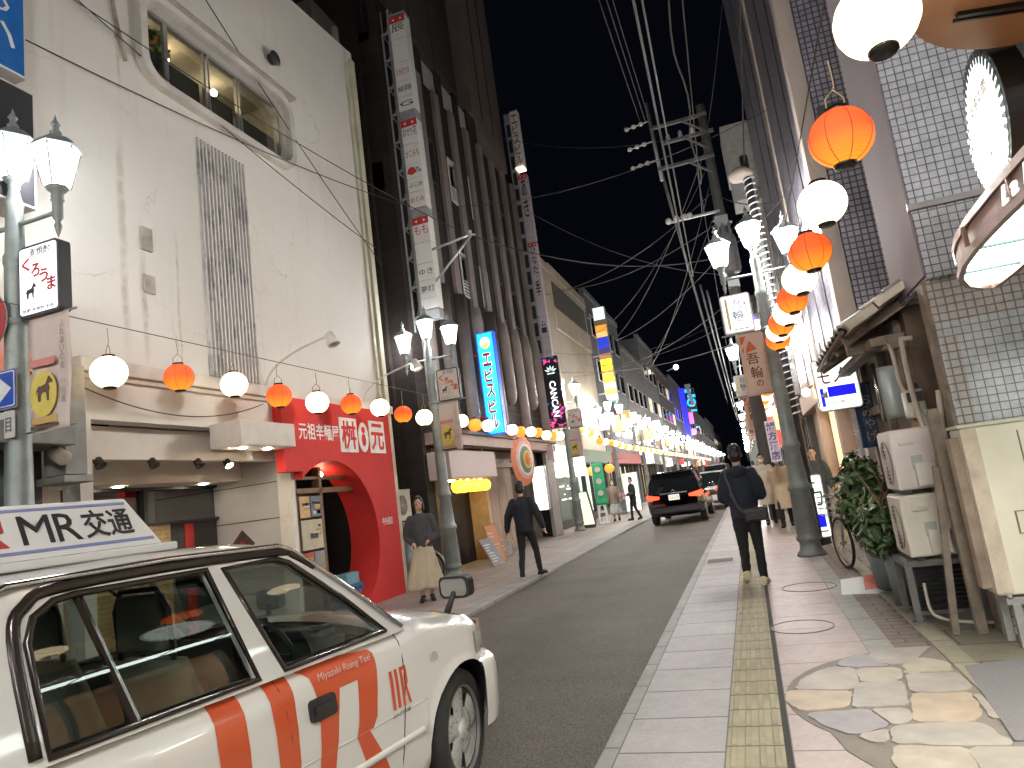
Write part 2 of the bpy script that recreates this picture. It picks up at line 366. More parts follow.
# ================================================================ shared surfaces
def white_stucco():
    g = N("white_stucco"); P = g.pos(); s = g.sep(P)
    big = g.ramp(g.noise(P, .55, 6, .6), .32, .7)
    run = g.noise(g.comb(g.math('MULTIPLY', s[1], 5.0), 0.0, g.math('MULTIPLY', s[2], .35)), 1.0, 5, .6)   # runs of dirt down the wall
    col = g.mix(big, (.70, .67, .61), (.76, .735, .68))
    col = g.mix(g.ramp(run, .55, .85, 0, .3), col, (.42, .38, .31))
    for y0, w, zt, zb, k in ((6.17, .075, 6.6, 3.6, .42), (6.20, .03, 9.4, 7.0, .5), (6.45, .06, 5.2, 3.6, .55), (12.05, .10, 12, 0, .25), (7.0, .03, 5.6, 3.5, .4)):   # rust runs below cracks
        wob = g.math('MULTIPLY', g.math('SUBTRACT', g.noise(P, 1.4, 3), .5), .16)
        d = g.math('ABSOLUTE', g.math('ADD', g.math('SUBTRACT', s[1], y0), wob))
        f = g.ramp(d, w * .25, w, k, 0)
        f = g.math('MULTIPLY', f, g.math('MULTIPLY', g.ramp(s[2], zb, zb + .6), g.ramp(s[2], zt, zt - .5)))
        f = g.math('MULTIPLY', f, g.ramp(g.noise(P, 7, 4), .3, .6, .2, 1)); col = g.mix(f, col, (.30, .20, .10))
    vo = g.n("ShaderNodeTexVoronoi", feature='DISTANCE_TO_EDGE'); vo.inputs["Scale"].default_value = .42
    wv = g.n("ShaderNodeVectorMath", operation='ADD'); g.l(P, wv.inputs[0]); nz_ = g.n("ShaderNodeTexNoise"); g.l(P, nz_.inputs["Vector"]); nz_.inputs["Scale"].default_value = 1.6; nz_.inputs["Detail"].default_value = 6; g.l(nz_.outputs["Color"], wv.inputs[1]); g.l(wv.outputs[0], vo.inputs["Vector"])
    ck = g.math('MULTIPLY', g.ramp(vo.outputs["Distance"], .002, .006, .28, 0), g.ramp(g.noise(P, .9, 2), .45, .6))                              # hairline cracks
    col = g.mix(ck, col, (.30, .26, .21))
    pt = g.ramp(g.noise(P, .8, 3, .4), .60, .63, 0, .18); col = g.mix(pt, col, (.70, .68, .64))                                                   # repainted patches
    g.set(Base_Color=col, Roughness=.75)
    g.bump(g.math('ADD', g.noise(P, 22, 5), g.math('MULTIPLY', g.noise(P, 2.5, 4), 1.5)), .012, .35); return g.m
M_WHITE = white_stucco()
M_CREAMW = M("cream_plaster", (.80, .75, .68), .75, var=.1, scale=2, bump=.1)
M_GREYST = M("grey_cladding", (.52, .505, .49), .6, var=.12, scale=2)
M_CONC = M("old_concrete", (.30, .30, .27), .85, var=.4, scale=1.2, bump=.4, bscale=12)
M_ALU = M("aluminium_frame", (.50, .50, .48), .35, .8, var=.1)
M_WFRAME = M("white_painted_metal", (.70, .69, .66), .45, var=.1, scale=4)
M_BLACK = M("black_paint", (.015, .015, .016), .4, var=.2)
M_CHAR = M("charcoal", (.035, .034, .034), .5, var=.25)
M_WOOD = M("brown_wood", (.20, .11, .055), .6, var=.35, scale=9, bump=.2)
M_OLDWOOD = M("weathered_wood", (.24, .195, .15), .8, var=.45, scale=8, bump=.5, bscale=25)
M_STEEL = M("galvanised_steel", (.42, .43, .43), .45, .7, var=.2)
M_DKMETAL = M("dark_metal", (.07, .07, .07), .45, .6, var=.25)
M_SIGNW = M("sign_white", (.74, .73, .70), .5, var=.06)
M_SIGNR = M("sign_red_letter", (.50, .03, .03), .5)
M_SIGNK = M("sign_black_letter", (.02, .02, .022), .5)
M_GLASSD = glass("window_glass", (.75, .78, .76), .06)
M_GLASSK = glass("dark_window_glass", (.25, .27, .28), .10)
M_CONDUIT = M("conduit_grey", (.33, .34, .33), .6, var=.3)

# ================================================================ white building (far side of the street)
F0 = FX(-6.6)
wb = thing("white_building", "large white rendered building with a rounded upper window strip, stained by rust runs", "building", (-6.6, 8, 0))
m = MB()
m.slab(F0, [(5.50, 0), (5.50, 11.2), (9.6, 11.2), (12.35, 11.45), (12.35, 0), (11.75, 0), (11.75, 2.9), (9.13, 2.9), (9.13, 0), (9.05, 0), (9.05, 2.92), (5.65, 2.92), (5.65, 0)], [rrect(6.60, 9.68, 7.60, 8.78, .28)], -.25, 0)
m.fbox(F0, -3, 5.50, 3.1, 11.2, -.25, 0)
m.fbox(F0, 12.1, 12.35, 0, 11.4, -7, -.25); m.fbox(F0, -3, 12.35, 11.0, 11.15, -7, -.25)
m.build("wall", M_WHITE, wb)
m = MB(); m.fbox(F0, 5.45, 12.33, 3.42, 3.58, 0, .13); m.fbox(F0, 5.45, 12.30, 3.36, 3.42, 0, .06); m.build("ledge", M("stained_ledge", (.68, .64, .57), .8, var=.22, scale=3, bump=.3), wb, bevel=.012)
m = MB(); m.slab(F0, rrect(6.49, 9.79, 7.49, 8.90, .35), [rrect(6.60, 9.68, 7.60, 8.78, .28)], 0, .12)
f = m.build("window_surround", M("surround_white", (.66, .63, .57), .7, var=.3, scale=2), wb, bevel=.02)
m = MB(); m.fbox(F0, 6.46, 9.82, 8.90, 8.95, 0, .18); m.build("hood", M("hood_grey", (.42, .40, .36), .7, var=.3), wb)
# room behind the window strip
m = MB(); m.fbox(F0, 6.2, 10.1, 7.0, 7.05, -3.2, -.26); m.fbox(F0, 6.2, 10.1, 9.15, 9.2, -3.2, -.26); m.fbox(F0, 6.2, 10.1, 7.05, 9.15, -3.25, -3.2, 1)
m.fbox(F0, 6.2, 6.25, 7.05, 9.15, -3.2, -.26, 1); m.fbox(F0, 10.05, 10.1, 7.05, 9.15, -3.2, -.26, 1)
m.fbox(F0, 7.55, 7.85, 7.05, 9.15, -1.1, -.8, 2); m.fbox(F0, 8.35, 10.0, 7.05, 8.62, -1.5, -1.4, 3)
m.build("upstairs_room", [M("room_ceiling", (.55, .50, .40), .8), M("room_wall", (.50, .47, .36), .8), M("room_orange", (.60, .24, .10), .7), M("room_green", (.30, .42, .33), .7)], wb)
for y in (7.25, 7.95, 9.0): MB().ball((-7.5, y, 8.95), .06, n=8).build("ceiling_lamp", E("room_lamp", (1, .84, .58), 26), wb)
for i, (a0, a1) in enumerate(((6.62, 7.14), (7.14, 7.9), (7.95, 8.62), (8.66, 9.66))):
    fr = MB(); t = .035
    for x in (a0, a1 - t): fr.fbox(F0, x, x + t, 7.61, 8.77, -.16, -.11)
    fr.fbox(F0, a0, a1, 7.61, 7.65, -.165, -.108); fr.fbox(F0, a0, a1, 8.73, 8.77, -.165, -.108)
    w = fr.build("window", M_ALU, wb)
    MB().fbox(F0, a0 + t, a1 - t, 7.65, 8.73, -.14, -.135).build("pane", glass("clear_glass", (.92, .93, .9), .02), w)
    if True: MB().fbox(F0, a0 + .04, a1 - .04, 7.64, 8.26 - .03 * i, -.24, -.21).build("lower_screen", M("screen_dark", (.05, .045, .04), .7), w)
# leafy plant standing in the lit window
pl = thing("potted_plant", "leafy green houseplant in the lit upstairs window of the white building", "plant", (-7.0, 6.95, 7.05))
m = MB(); m.lathe([(0, 0), (.12, 0), (.16, .28), (.14, .28), (.13, .24), (0, .24)], 12, (-7.0, 6.95, 7.05)); m.build("pot", M_WOOD, pl)
def leaves(mb, c, rad, n, size, seed=1, mats=2, flat=1.0):
    r_ = random.Random(seed)
    for i in range(n):
        while True:
            d = Vector((r_.uniform(-1, 1), r_.uniform(-1, 1), r_.uniform(-1, 1)))
            if .35 < d.length < 1: break
        q = Vector(c) + Vector((d.x * rad[0], d.y * rad[1], d.z * rad[2])); n_ = (d + Vector((r_.uniform(-.6, .6), r_.uniform(-.6, .6), r_.uniform(-.2, .9)))).normalized()
        t = n_.orthogonal().normalized(); t = (Matrix.Rotation(r_.uniform(0, 6.28), 3, n_) @ t); b = n_.cross(t); s_ = size * r_.uniform(.6, 1.25)
        mb.add([q - t * s_, q - t * s_ * .2 + b * s_ * .42 - n_ * s_ * .05, q + t * s_ + n_ * s_ * -.25, q - t * s_ * .2 - b * s_ * .42 - n_ * s_ * .05, q + n_ * s_ * .08], [(0, 1, 4), (1, 2, 4), (2, 3, 4), (3, 0, 4)], r_.randrange(mats))
    return mb
MLEAF = [M("leaf_green", (.07, .13, .03), .5, var=.4), M("leaf_dark", (.035, .075, .025), .5, var=.4)]
leaves(MB(), (-7.0, 7.02, 8.42), (.22, .46, .42), 170, .12, 3).build("foliage", [M("leaf_lime", (.22, .32, .05), .5), MLEAF[0]], pl)
m = MB()
for k in range(4): m.tube(bez((-7.0, 6.95, 7.28), (-7.0, 6.9 + .05 * k, 7.6), (-7.0 + .03 * k, 6.8 + .1 * k, 7.9), (-6.95, 6.75 + .14 * k, 8.3), 6), .008, 5)
m.build("stem", M_WOOD, pl)
# corrugated patch with flaking paint
def flaking():
    g = N("flaking_corrugated"); P = g.pos(); s = g.sep(P)
    st = g.noise(g.comb(g.math('MULTIPLY', s[1], 14.0), 0.0, g.math('MULTIPLY', s[2], 1.1)), 1.0, 6, .7)
    st2 = g.noise(P, 2.2, 4)
    f = g.ramp(g.math('ADD', st, g.math('MULTIPLY', g.math('SUBTRACT', st2, .5), .7)), .52, .60)
    g.set(Base_Color=g.mix(f, (.60, .58, .55), (.34, .33, .335)), Roughness=.6); g.bump(st, .006, .4); return g.m
vs_, fs_ = [], []
nz = 84
for i in range(nz + 1):
    y = 7.46 + (8.48 - 7.46) * i / nz; c = .018 + .016 * (1 if (i // 3) % 2 else -1)
    vs_ += [F0(y, 3.62, c), F0(y, 7.12, c)]
for i in range(nz): fs_.append((2 * i, 2 * i + 2, 2 * i + 3, 2 * i + 1))
m = MB().add(vs_, fs_)
m.build("corrugated_panel", flaking(), wb)
m = MB(); m.tube([F0(6.22, 12, .03), F0(6.2, 9.2, .03), F0(6.14, 8.3, .03), F0(6.3, 7.6, .03)], .022, 6); m.build("drain_pipe", M("pipe_rusty", (.34, .30, .24), .8, var=.5, scale=4), wb)
for q_ in ((6.42, 6.58, 5.1, 5.4, 0, .04), (6.44, 6.6, 4.55, 4.78, 0, .03)): MB().fbox(F0, *q_).build("cover_plate", M("plate_stained", (.44, .40, .33), .7, var=.4), wb)
m = MB(); m.lathe([(.0, .02), (.10, .02), (.10, .10), (.13, .10), (.13, .12), (.0, .125)], 16, F=Frame(F0(9.4, 9.5), (0, 1, 0))); m.build("vent_hood", M_CHAR, wb)
m = MB(); m.fbox(F0, 12.0, 12.06, .05, 11, 0, .05); m.fbox(F0, 12.18, 12.33, 0, 11.2, 0, .07); m.build("pilaster", M("pilaster_cream", (.62, .60, .46), .7, var=.25, scale=2), wb)
# ground-floor recess of the white building
m = MB()
m.fbox(F0, 5.65, 9.04, 2.52, 2.9, -.42, -.255); m.fbox(F0, 5.65, 9.04, 2.86, 2.915, -1.9, -.43); m.fbox(F0, 5.65, 9.04, 2.30, 2.86, -1.60, -.9)
m.fbox(F0, 5.65, 6.35, 0, 2.3, -1.55, -1.35)
m.build("recess_lining", M_CREAMW, wb)
m = MB(); m.fbox(F0, 9.06, 9.2, 0, 2.9, -1.55, -.04)
for z in (.55, 1.1, 1.65, 2.2): m.fbox(F0, 9.053, 9.06, z, z + .012, -1.55, -.04, 1)
m.build("side_wall", [M_GREYST, M_CHAR], wb)
m = MB(); m.fbox(F0, 6.35, 8.1, 0, 1.76, -1.55, -1.42); m.build("tiled_wall", tiles("amber_brick_tile", 'yz', .22, .065, (.55, .38, .18), (.48, .33, .16), (.36, .26, .14), .006, .5, rough=.2, dirt=.2), wb)
m = MB(); m.fbox(F0, 6.35, 9.05, 1.76, 1.80, -1.55, -1.38); m.fbox(F0, 6.35, 9.05, 2.26, 2.30, -1.55, -1.38); m.fbox(F0, 7.62, 7.68, 1.8, 2.26, -1.55, -1.38); m.fbox(F0, 6.35, 6.4, 1.8, 2.26, -1.55, -1.38); m.fbox(F0, 6.4, 9.05, 1.8, 2.26, -1.56, -1.54)
t_ = m.build("transom_window", M_BLACK, wb); MB().fbox(F0, 6.4, 9.04, 1.8, 2.26, -1.46, -1.45).build("pane", M_GLASSK, t_)
m = MB(); m.fbox(F0, 8.1, 9.05, 0, 1.76, -1.5, -1.44); m.fbox(F0, 8.38, 8.56, .1, 1.74, -1.44, -1.43, 1)
d_ = m.build("door", [M_CHAR, M("door_red", (.45, .025, .02), .5)], wb)
MB().tube([F0(8.2, .9, -1.43), F0(8.2, .9, -1.38), F0(8.2, 1.2, -1.38), F0(8.2, 1.2, -1.43)], .012, 6).build("handle", M_STEEL, d_)
m = MB()
for a, b, r in ((7.55, 1.0, .05), (7.66, 1.07, .045), (7.73, .97, .05), (7.82, 1.05, .04), (7.62, .92, .03), (7.45, .93, .03)): m.slab(F0, circ(a, b, r, 12), c0=-1.418, c1=-1.405)
tag(m.build("wall_ornament", M_BLACK), "small black flower ornament on the amber tiles of the recessed entrance", "ornament")
m = MB(); Fd = Frame((-7.55, 9.052, 1.32), (1, 0, 1), (-1, 0, 1)); m.fbox(Fd, -.15, .15, -.15, .15, 0, .03)
for k in range(-3, 4): m.fbox(Fd, -.15, .15, k * .04 - .008, k * .04 + .008, .03, .04, 1)
m.fbox(Fd, -.04, .04, -.04, .04, .04, .05, 2)
tag(m.build("diamond_plaque", [M_CHAR, M("plaque_brown", (.16, .08, .06), .5), M_SIGNR]), "dark diamond plaque on the pale panelled side wall of the recessed entrance", "plaque")
m = MB(); m.fbox(F0, 7.40, 8.55, 2.62, 2.95, 0, .5); cn = m.build("entrance_canopy", M("canopy_beige", (.68, .62, .55), .6, var=.1), wb, bevel=.012)
for a in (7.7, 8.2): MB().lathe([(0, 2.615), (.05, 2.614), (.05, 2.607), (0, 2.606)], 12, (-6.33, a, 0)).build("downlight", E("downlight", (1, .82, .6), 130), wb)
for a in (7.0, 8.5): MB().lathe([(0, 2.296), (.06, 2.295), (.06, 2.288), (0, 2.287)], 12, (-7.75, a, 0)).build("downlight", E("recess_fill", (1, .84, .64), 60), wb)  # soffit lights added to brighten the recess
for i, (a, on) in enumerate(((5.95, 0), (6.7, 0), (7.45, 0), (8.0, 1))):
    sp = thing("spotlight", ("lit round spotlight aimed down at the recessed entrance" if on else f"unlit round spotlight, {ORD[i]} along the soffit of the recessed entrance"), "spotlight", tuple(F0(a, 2.5, -.3)), group="spotlights over the recessed entrance")
    fr = Frame(F0(a, 2.48, -.25), (0, 1, 0), (.8, 0, .6))
    MB().lathe([(0, -.06), (.05, -.05), (.055, .02), (.065, .05), (.05, .045), (.0, .02)], 14, F=fr).build("housing", M_DKMETAL, sp)
    MB().bar(F0(a, 2.5, -.28), F0(a, 2.52, -.30), .03).build("bracket", M_STEEL, sp)
    if on: MB().lathe([(0, .046), (.052, .044), (.052, .05), (0, .055)], 14, F=fr).build("lens", E("spot_lens", (1, .85, .6), 260), sp)

# ================================================================ red noodle shop front
Fr = FX(-6.47)
rs = thing("red_shopfront", "bright red shop front with a big round doorway and white lettering", "shopfront", (-6.47, 10.4, 0))
M_RED = M("red_panel", (.62, .042, .038), .65, var=.10, scale=2, bump=.05, spec=.2)
arc = [(9.92 + 1.32 * math.cos(R(t)), 1.15 + 1.32 * math.sin(R(t))) for t in range(298, 489, 5)]
m = MB(); m.slab(Fr, [(8.72, 2.30), (8.72, 3.44), (12.02, 3.44), (12.02, 0)] + [(10.62, 0)] + [p for p in arc if p[1] > .02] + [(9.13, 2.30)], c0=-.12, c1=.04)
m.build("panel", M_RED, rs, bevel=.008)
m = MB()
for i in range(len(arc) - 1):
    (a, b), (c, d) = arc[i], arc[i + 1]
    if b > 0 and d > 0:
        n1, n2 = (Vector((a - 9.92, b - 1.15)).normalized(), Vector((c - 9.92, d - 1.15)).normalized())
        m.add([Fr(a, b, -.12), Fr(c, d, -.12), Fr(c, d, -.55), Fr(a, b, -.55), Fr(a + n1.x * .03, b + n1.y * .03, -.12), Fr(c + n2.x * .03, d + n2.y * .03, -.12), Fr(c + n2.x * .03, d + n2.y * .03, -.55), Fr(a + n1.x * .03, b + n1.y * .03, -.55)], [(0, 1, 2, 3), (4, 7, 6, 5), (0, 4, 5, 1), (3, 2, 6, 7)])
m.build("door_surround", M_RED, rs)
M_LETW = M("letter_white", (.78, .77, .75), .5)
m = MB()
m.text(Fr, "元祖辛麺屋", 9.10, 10.22, 2.80, 3.07, 0, c=.045, bold=.012)
for a0, a1, ch in ((10.24, 10.80, "桝"), (11.22, 11.78, "元")):
    m.fbox(Fr, a0, a1, 2.62, 3.22, .042, .05); m.text(Fr, ch, a0 + .05, a1 - .05, 2.67, 3.17, 1, c=.054, bold=.02)
m.slab(Fr, circ(11.01, 2.90, .17, 24, .27), c0=.042, c1=.05); m.slab(Fr, circ(11.01, 2.85, .07, 12, .12), c0=.051, c1=.054, m=1); m.slab(Fr, circ(11.01, 3.03, .06, 12), c0=.051, c1=.054, m=1)
m.text(Fr, "中央通店", 11.40, 11.78, 1.30, 1.44, 0, c=.045, bold=.01)
m.build("lettering", [M_LETW, M_RED], rs)
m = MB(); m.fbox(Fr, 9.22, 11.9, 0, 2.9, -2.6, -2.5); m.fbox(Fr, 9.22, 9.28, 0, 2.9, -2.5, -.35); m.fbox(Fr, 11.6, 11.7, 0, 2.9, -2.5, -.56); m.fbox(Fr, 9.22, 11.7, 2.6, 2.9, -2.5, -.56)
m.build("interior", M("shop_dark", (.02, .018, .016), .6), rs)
m = MB(); m.fbox(Fr, 9.2, 10.9, 1.98, 2.06, -.34, -.2); m.fbox(Fr, 9.2, 11, 2.2, 2.25, -.34, -.22); m.fbox(Fr, 9.88, 9.95, 0, 2.4, -.34, -.2); m.fbox(Fr, 9.2, 9.27, 0, 2.4, -.34, -.2); m.fbox(Fr, 9.27, 9.9, 0, 2.0, -.32, -.30)
m.build("door_frame", M_WOOD, rs)
MB().ball(Fr(10.3, 2.3, -.45), .05, n=8).build("porch_bulb", E("porch_bulb", (1, .75, .45), 60), rs)
pcols = [(.62, .40, .18), (.12, .15, .22), (.55, .50, .35), (.50, .08, .05), (.30, .33, .34), (.60, .46, .12)]
for i, (a0, a1, b0, b1) in enumerate(((9.30, 9.56, 1.60, 1.93), (9.59, 9.86, 1.60, 1.93), (9.30, 9.86, 1.10, 1.56), (9.30, 9.56, .62, 1.06), (9.59, 9.86, .55, 1.06))):
    m = MB(); m.fbox(Fr, a0, a1, b0, b1, -.20, -.19); q = random.Random(i)
    for k in range(5): x = q.uniform(a0 + .04, a1 - .1); y = q.uniform(b0 + .04, b1 - .1); m.fbox(Fr, x, min(a1 - .02, x + q.uniform(.06, .25)), y, y + q.uniform(.03, .08), -.19, -.187, 1 + k % 3)
    tag(m.build("menu_poster", [M("poster%s" % "abcde"[i], pcols[i], .5), M("print_dark", (.05, .04, .04), .5), M("print_gold", (.55, .38, .1), .5), M_LETW]),
        ["orange menu poster high in the doorway of the red shop", "navy menu poster high inside the round doorway beside the orange one", "large pale photo menu in the round doorway of the red shop", "red menu poster low in the round doorway", "grey menu sheet low in the round doorway by the post"][i], "poster")
m = MB()
for z in (.1, .22, .34): m.fbox(Fr, 10.45, 10.95, z, z + .06, -.5, -.2)
for a in (10.45, 10.6, 10.75, 10.91): m.fbox(Fr, a, a + .04, .06, .4, -.503, -.197)
m.fbox(Fr, 10.46, 10.94, .04, .1, -.49, -.21); m.fbox(Fr, 10.5, 10.9, .4, .58, -.46, -.24, 1)
tag(m.build("crate", [M("crate_blue", (.08, .22, .45), .5), M("bag_cyan", (.25, .55, .65), .5)]), "blue plastic crate with a pale blue bundle on it inside the round doorway", "crate")

# gooseneck lamps over the red shop
def gooseneck(y, lit, lab):
    t = thing("gooseneck_lamp", lab, "wall lamp", tuple(F0(y, 3.6, 0)), group="arm lamps over the red shop front")
    MB().tube(bez(F0(y - .0, 3.62, .02), F0(y, 4.0, .15), F0(y + .1, 4.1, .7), F0(y + .2, 4.22, 1.05), 10), .016, 7).build("arm", M_WFRAME, t)
    MB().lathe([(.03, -.12), (.06, -.10), (.075, .0), (.10, .10), (.095, .10), (.07, 0), (.05, -.08), (.0, -.09)], 14, F=Frame(F0(y + .22, 4.16, 1.08), (0, 1, 0), (.93, 0, .35))).build("shade", M_WFRAME, t)
    if lit: MB().ball(F0(y + .22, 4.12, 1.02), .055, n=8).build("bulb", E("gooseneck_bulb", (.95, 1.0, .75), 14), t)
gooseneck(8.6, 0, "unlit white arm lamp on the white wall over the red panel's near corner")
gooseneck(11.4, 1, "lit arm lamp over the far end of the red shop front")

# ================================================================ alley beside the red shop
M_DKCONC = M("dark_concrete", (.13, .13, .115), .9, var=.4, scale=1.1, bump=.3, bscale=10)
al = thing("narrow_building", "narrow dark concrete building squeezed into the alley beside the white building", "building", (-7.6, 13, 0))
m = MB(); m.box(-12, -7.5, 12.4, 13.55, 0, 13.2); m.build("wall", M_DKCONC, al)
m = MB(); m.box(-7.5, -7.42, 12.5, 12.56, 3, 12.5); m.box(-7.5, -7.40, 13.2, 13.3, 3, 13); m.build("duct", M_CONDUIT, al)
def ac_unit(loc, rz, w, h, d, lab, group=None, name="air_conditioner", col=(.58, .54, .46)):
    """outdoor unit: fan grille on the front (-Y of its own frame), service cover and louvres on the side"""
    t = thing(name, lab, "air conditioner", loc, rz, group)
    mt = M("ac_%d" % int(col[0] * 100), col, .55, var=.14, scale=3)
    m = MB(); m.box(-w / 2, w / 2, -d / 2, d / 2, .03, h); m.build("casing", mt, t, bevel=.012, local=True)
    m = MB(); m.box(-w / 2 - .004, w / 2 + .004, -d / 2 - .004, d / 2 + .004, h - .035, h + .004); m.build("lid", mt, t, bevel=.006, local=True)
    F = Frame((0, -d / 2, 0)); m = MB(); rr = min(w * .33, h * .42)
    m.slab(F, circ(-w * .12, h * .52, rr), c0=.0005, c1=.002, m=1)
    for k in range(1, 7): m.tube([F(-w * .12 + rr * k / 6 * math.cos(R(a)), h * .52 + rr * k / 6 * math.sin(R(a)), .01) for a in range(0, 360, 15)], .004, 4, closed=True)
    for k in range(8): m.bar(F(-w * .12, h * .52, .01), F(-w * .12 + rr * math.cos(R(45 * k)), h * .52 + rr * math.sin(R(45 * k)), .01), .006)
    m.build("fan_grille", [mt, M_CHAR], t, local=True)
    m = MB()
    for x in (-w * .35, w * .35): m.box(x - .03, x + .03, -d / 2 - .02, d / 2 + .02, 0, .03)
    m.build("foot", M_DKMETAL, t, local=True); return t
ac_unit((-6.95, 12.95, 1.28), R(90), .62, .66, .36, "pale air conditioner unit raised on top of a cabinet in the alley", "alley units")
cb = thing("service_cabinet", "grey metal service cabinet standing in the alley behind the woman", "cabinet", (-6.85, 13.0, 0))
m = MB(); m.box(-7.15, -6.62, 12.55, 13.55, .0, 1.27); m.build("body", M("cabinet_grey", (.36, .35, .34), .5, var=.2), cb, bevel=.01)
for y in (12.58, 13.07): MB().box(-6.62, -6.605, y, y + .46, .06, 1.2).build("door", M("cabinet_door", (.42, .39, .38), .45, var=.15), cb, bevel=.006)
# bicycle leaning in the alley: only its rear half shows
def wheel_mb(r, w, n=28):
    m = MB(); m.tube([(0, r * math.cos(2 * math.pi * k / n), r * math.sin(2 * math.pi * k / n)) for k in range(n)], w, 8, closed=True, m=0)
    m.tube([(0, (r - .03) * math.cos(2 * math.pi * k / n), (r - .03) * math.sin(2 * math.pi * k / n)) for k in range(n)], w * .55, 6, closed=True, m=1)
    for k in range(14): m.bar((0, 0, 0), (0, (r - .03) * math.cos(2 * math.pi * k / 14), (r - .03) * math.sin(2 * math.pi * k / 14)), .004, m=1)
    m.tube([(-.04, 0, 0), (.04, 0, 0)], .02, 8, m=1); return m
def bicycle(loc, rz, lab, frame_mat, basket=True):
    b = thing("bicycle", lab, "bicycle", loc, rz)
    for y in (-.52, .52):
        o = wheel_mb(.32, .02).build("wheel", [M("tyre_black", (.02, .02, .02), .8), M_STEEL], b, local=True); o.location = (0, y, .34)
    m = MB()
    for p, q in (((0, -.52, .34), (0, -.05, .30)), ((0, -.05, .30), (0, .36, .80)), ((0, -.52, .34), (0, -.2, .75)), ((0, -.05, .30), (0, -.23, .85)), ((0, .52, .34), (0, .34, .92)), ((0, -.2, .72), (0, .38, .76))): m.tube([p, q], .016, 8)
    m.build("frame", frame_mat, b, local=True)
    MB().tube([(-.27, .14, .98), (-.2, .26, 1.0), (0, .34, .95), (.2, .26, 1.0), (.27, .14, .98)], .012, 8).build("handlebar", M_STEEL, b, local=True)
    m = MB(); m.ball((0, -.26, .90), .09, .14, .04, 8); m.build("saddle", M_BLACK, b, local=True)
    m = MB()
    for s_ in (-1, 1): m.tube([(.03 * s_, -.52 + .36 * math.cos(R(a)), .34 + .36 * math.sin(R(a))) for a in range(10, 175, 15)], .008, 6)
    m.slab(Frame((.04, 0, 0), (0, 1, 0)), [(-.52 + .375 * math.cos(R(a)), .34 + .375 * math.sin(R(a))) for a in range(10, 175, 15)] + [(-.52 + .35 * math.cos(R(a)), .34 + .35 * math.sin(R(a))) for a in range(170, 5, -15)], c0=-.07, c1=-.01)
    m.build("mudguard", M_STEEL, b, local=True)
    if basket:
        m = MB()
        for z in (.72, .8, .88, .95): m.tube([(-.15, .42, z), (.15, .42, z), (.17, .72, z), (-.17, .72, z)], .005, 5, closed=True)
        for x in (-.14, -.05, .05, .14): m.tube([(x, .42, .95), (x, .44, .70), (x, .70, .70), (x, .72, .95)], .004, 5)
        m.build("basket", M_STEEL, b, local=True)
    return b
bicycle((-6.75, 12.55, 0), R(100), "bicycle with a pale blue frame parked in the alley by the woman", M("bike_blue", (.25, .5, .6), .4))

# ================================================================ tall brown building with fins
M_BROWN = tiles("brown_wall_tile", 'yz', .9, .62, (.042, .034, .03), (.036, .029, .026), (.02, .017, .015), .008, .5, rough=.75, dirt=.35, spec=.12)
M_BROWNF = M("brown_fin", (.20, .165, .15), .6, var=.3, scale=1.5)
M_PINKC = M("pinkish_concrete", (.14, .11, .095), .8, var=.25, scale=1.0, bump=.2)
bb = thing("brown_building", "tall brown building with rounded vertical fins and rows of small windows", "building", (-7.5, 18.5, 0))
wins = [(15.55, 16.1, 7.2, 8.45), (17.45, 18.15, 7.15, 8.45), (19.0, 19.62, 7.15, 8.45), (20.55, 21.1, 7.1, 8.4), (21.9, 22.5, 7.1, 8.4),
        (15.9, 16.5, 10.0, 11.3), (17.4, 18.1, 9.95, 11.3), (19.0, 19.6, 9.95, 11.35), (20.6, 21.2, 9.95, 11.3), (22.0, 22.6, 9.95, 11.3)]
m = MB(); m.slab(F0, [(13.75, 0), (13.75, 13.0), (23.95, 13.0), (23.95, 0), (23.3, 0), (23.3, 2.85), (14.15, 2.85), (14.15, 0)], [rect(*w) for w in wins], -.22, 0)
m.box(-14, -7.1, 13.6, 20.4, 0, 23); m.box(-14, -6.82, 20.4, 23.95, 3, 13.0); m.box(-7.1, -6.82, 13.75, 14.1, 0, 13); m.box(-7.1, -6.82, 23.5, 23.95, 0, 3)
m.box(-7.1, -6.82, 13.75, 20.4, 12.8, 13.0); m.box(-7.1, -6.82, 13.75, 20.4, 8.9, 9.6)
m.build("wall", M_BROWN, bb)
m = MB(); m.box(-7.12, -7.08, 14, 20.4, 13, 23, 0)
for z in (15.2, 17.6, 20): m.box(-7.085, -7.06, 13.9, 20.4, z, z + .04, 1)
for y in (15.4, 17.0, 18.6): m.box(-7.085, -7.06, y, y + .04, 13, 23, 1)
m.build("upper_cladding", [M("upper_grey", (.06, .053, .048), .8, var=.25, scale=.8), M_CHAR], bb)
m = MB()
m.add([F0(20.4, 14.3, 0), F0(21.0, 13.9, 0), F0(23.6, 13.4, 0), F0(23.6, 23, 0), F0(20.4, 23, 0), F0(20.4, 14.3, -.5), F0(21.0, 13.9, -.5), F0(23.6, 13.4, -.5), F0(23.6, 23, -.5), F0(20.4, 23, -.5)],
      [(0, 1, 2, 3, 4), (9, 8, 7, 6, 5), (0, 5, 6, 1), (1, 6, 7, 2), (2, 7, 8, 3), (4, 9, 5, 0), (3, 8, 9, 4)])
m.box(-14, -7.1, 20.4, 23.95, 13, 23)
for y in (21.3, 22.4): m.fbox(F0, y, y + .06, 14.4, 22.5, 0, .015, 1)
m.build("bay", [M_PINKC, M_BROWN], bb)
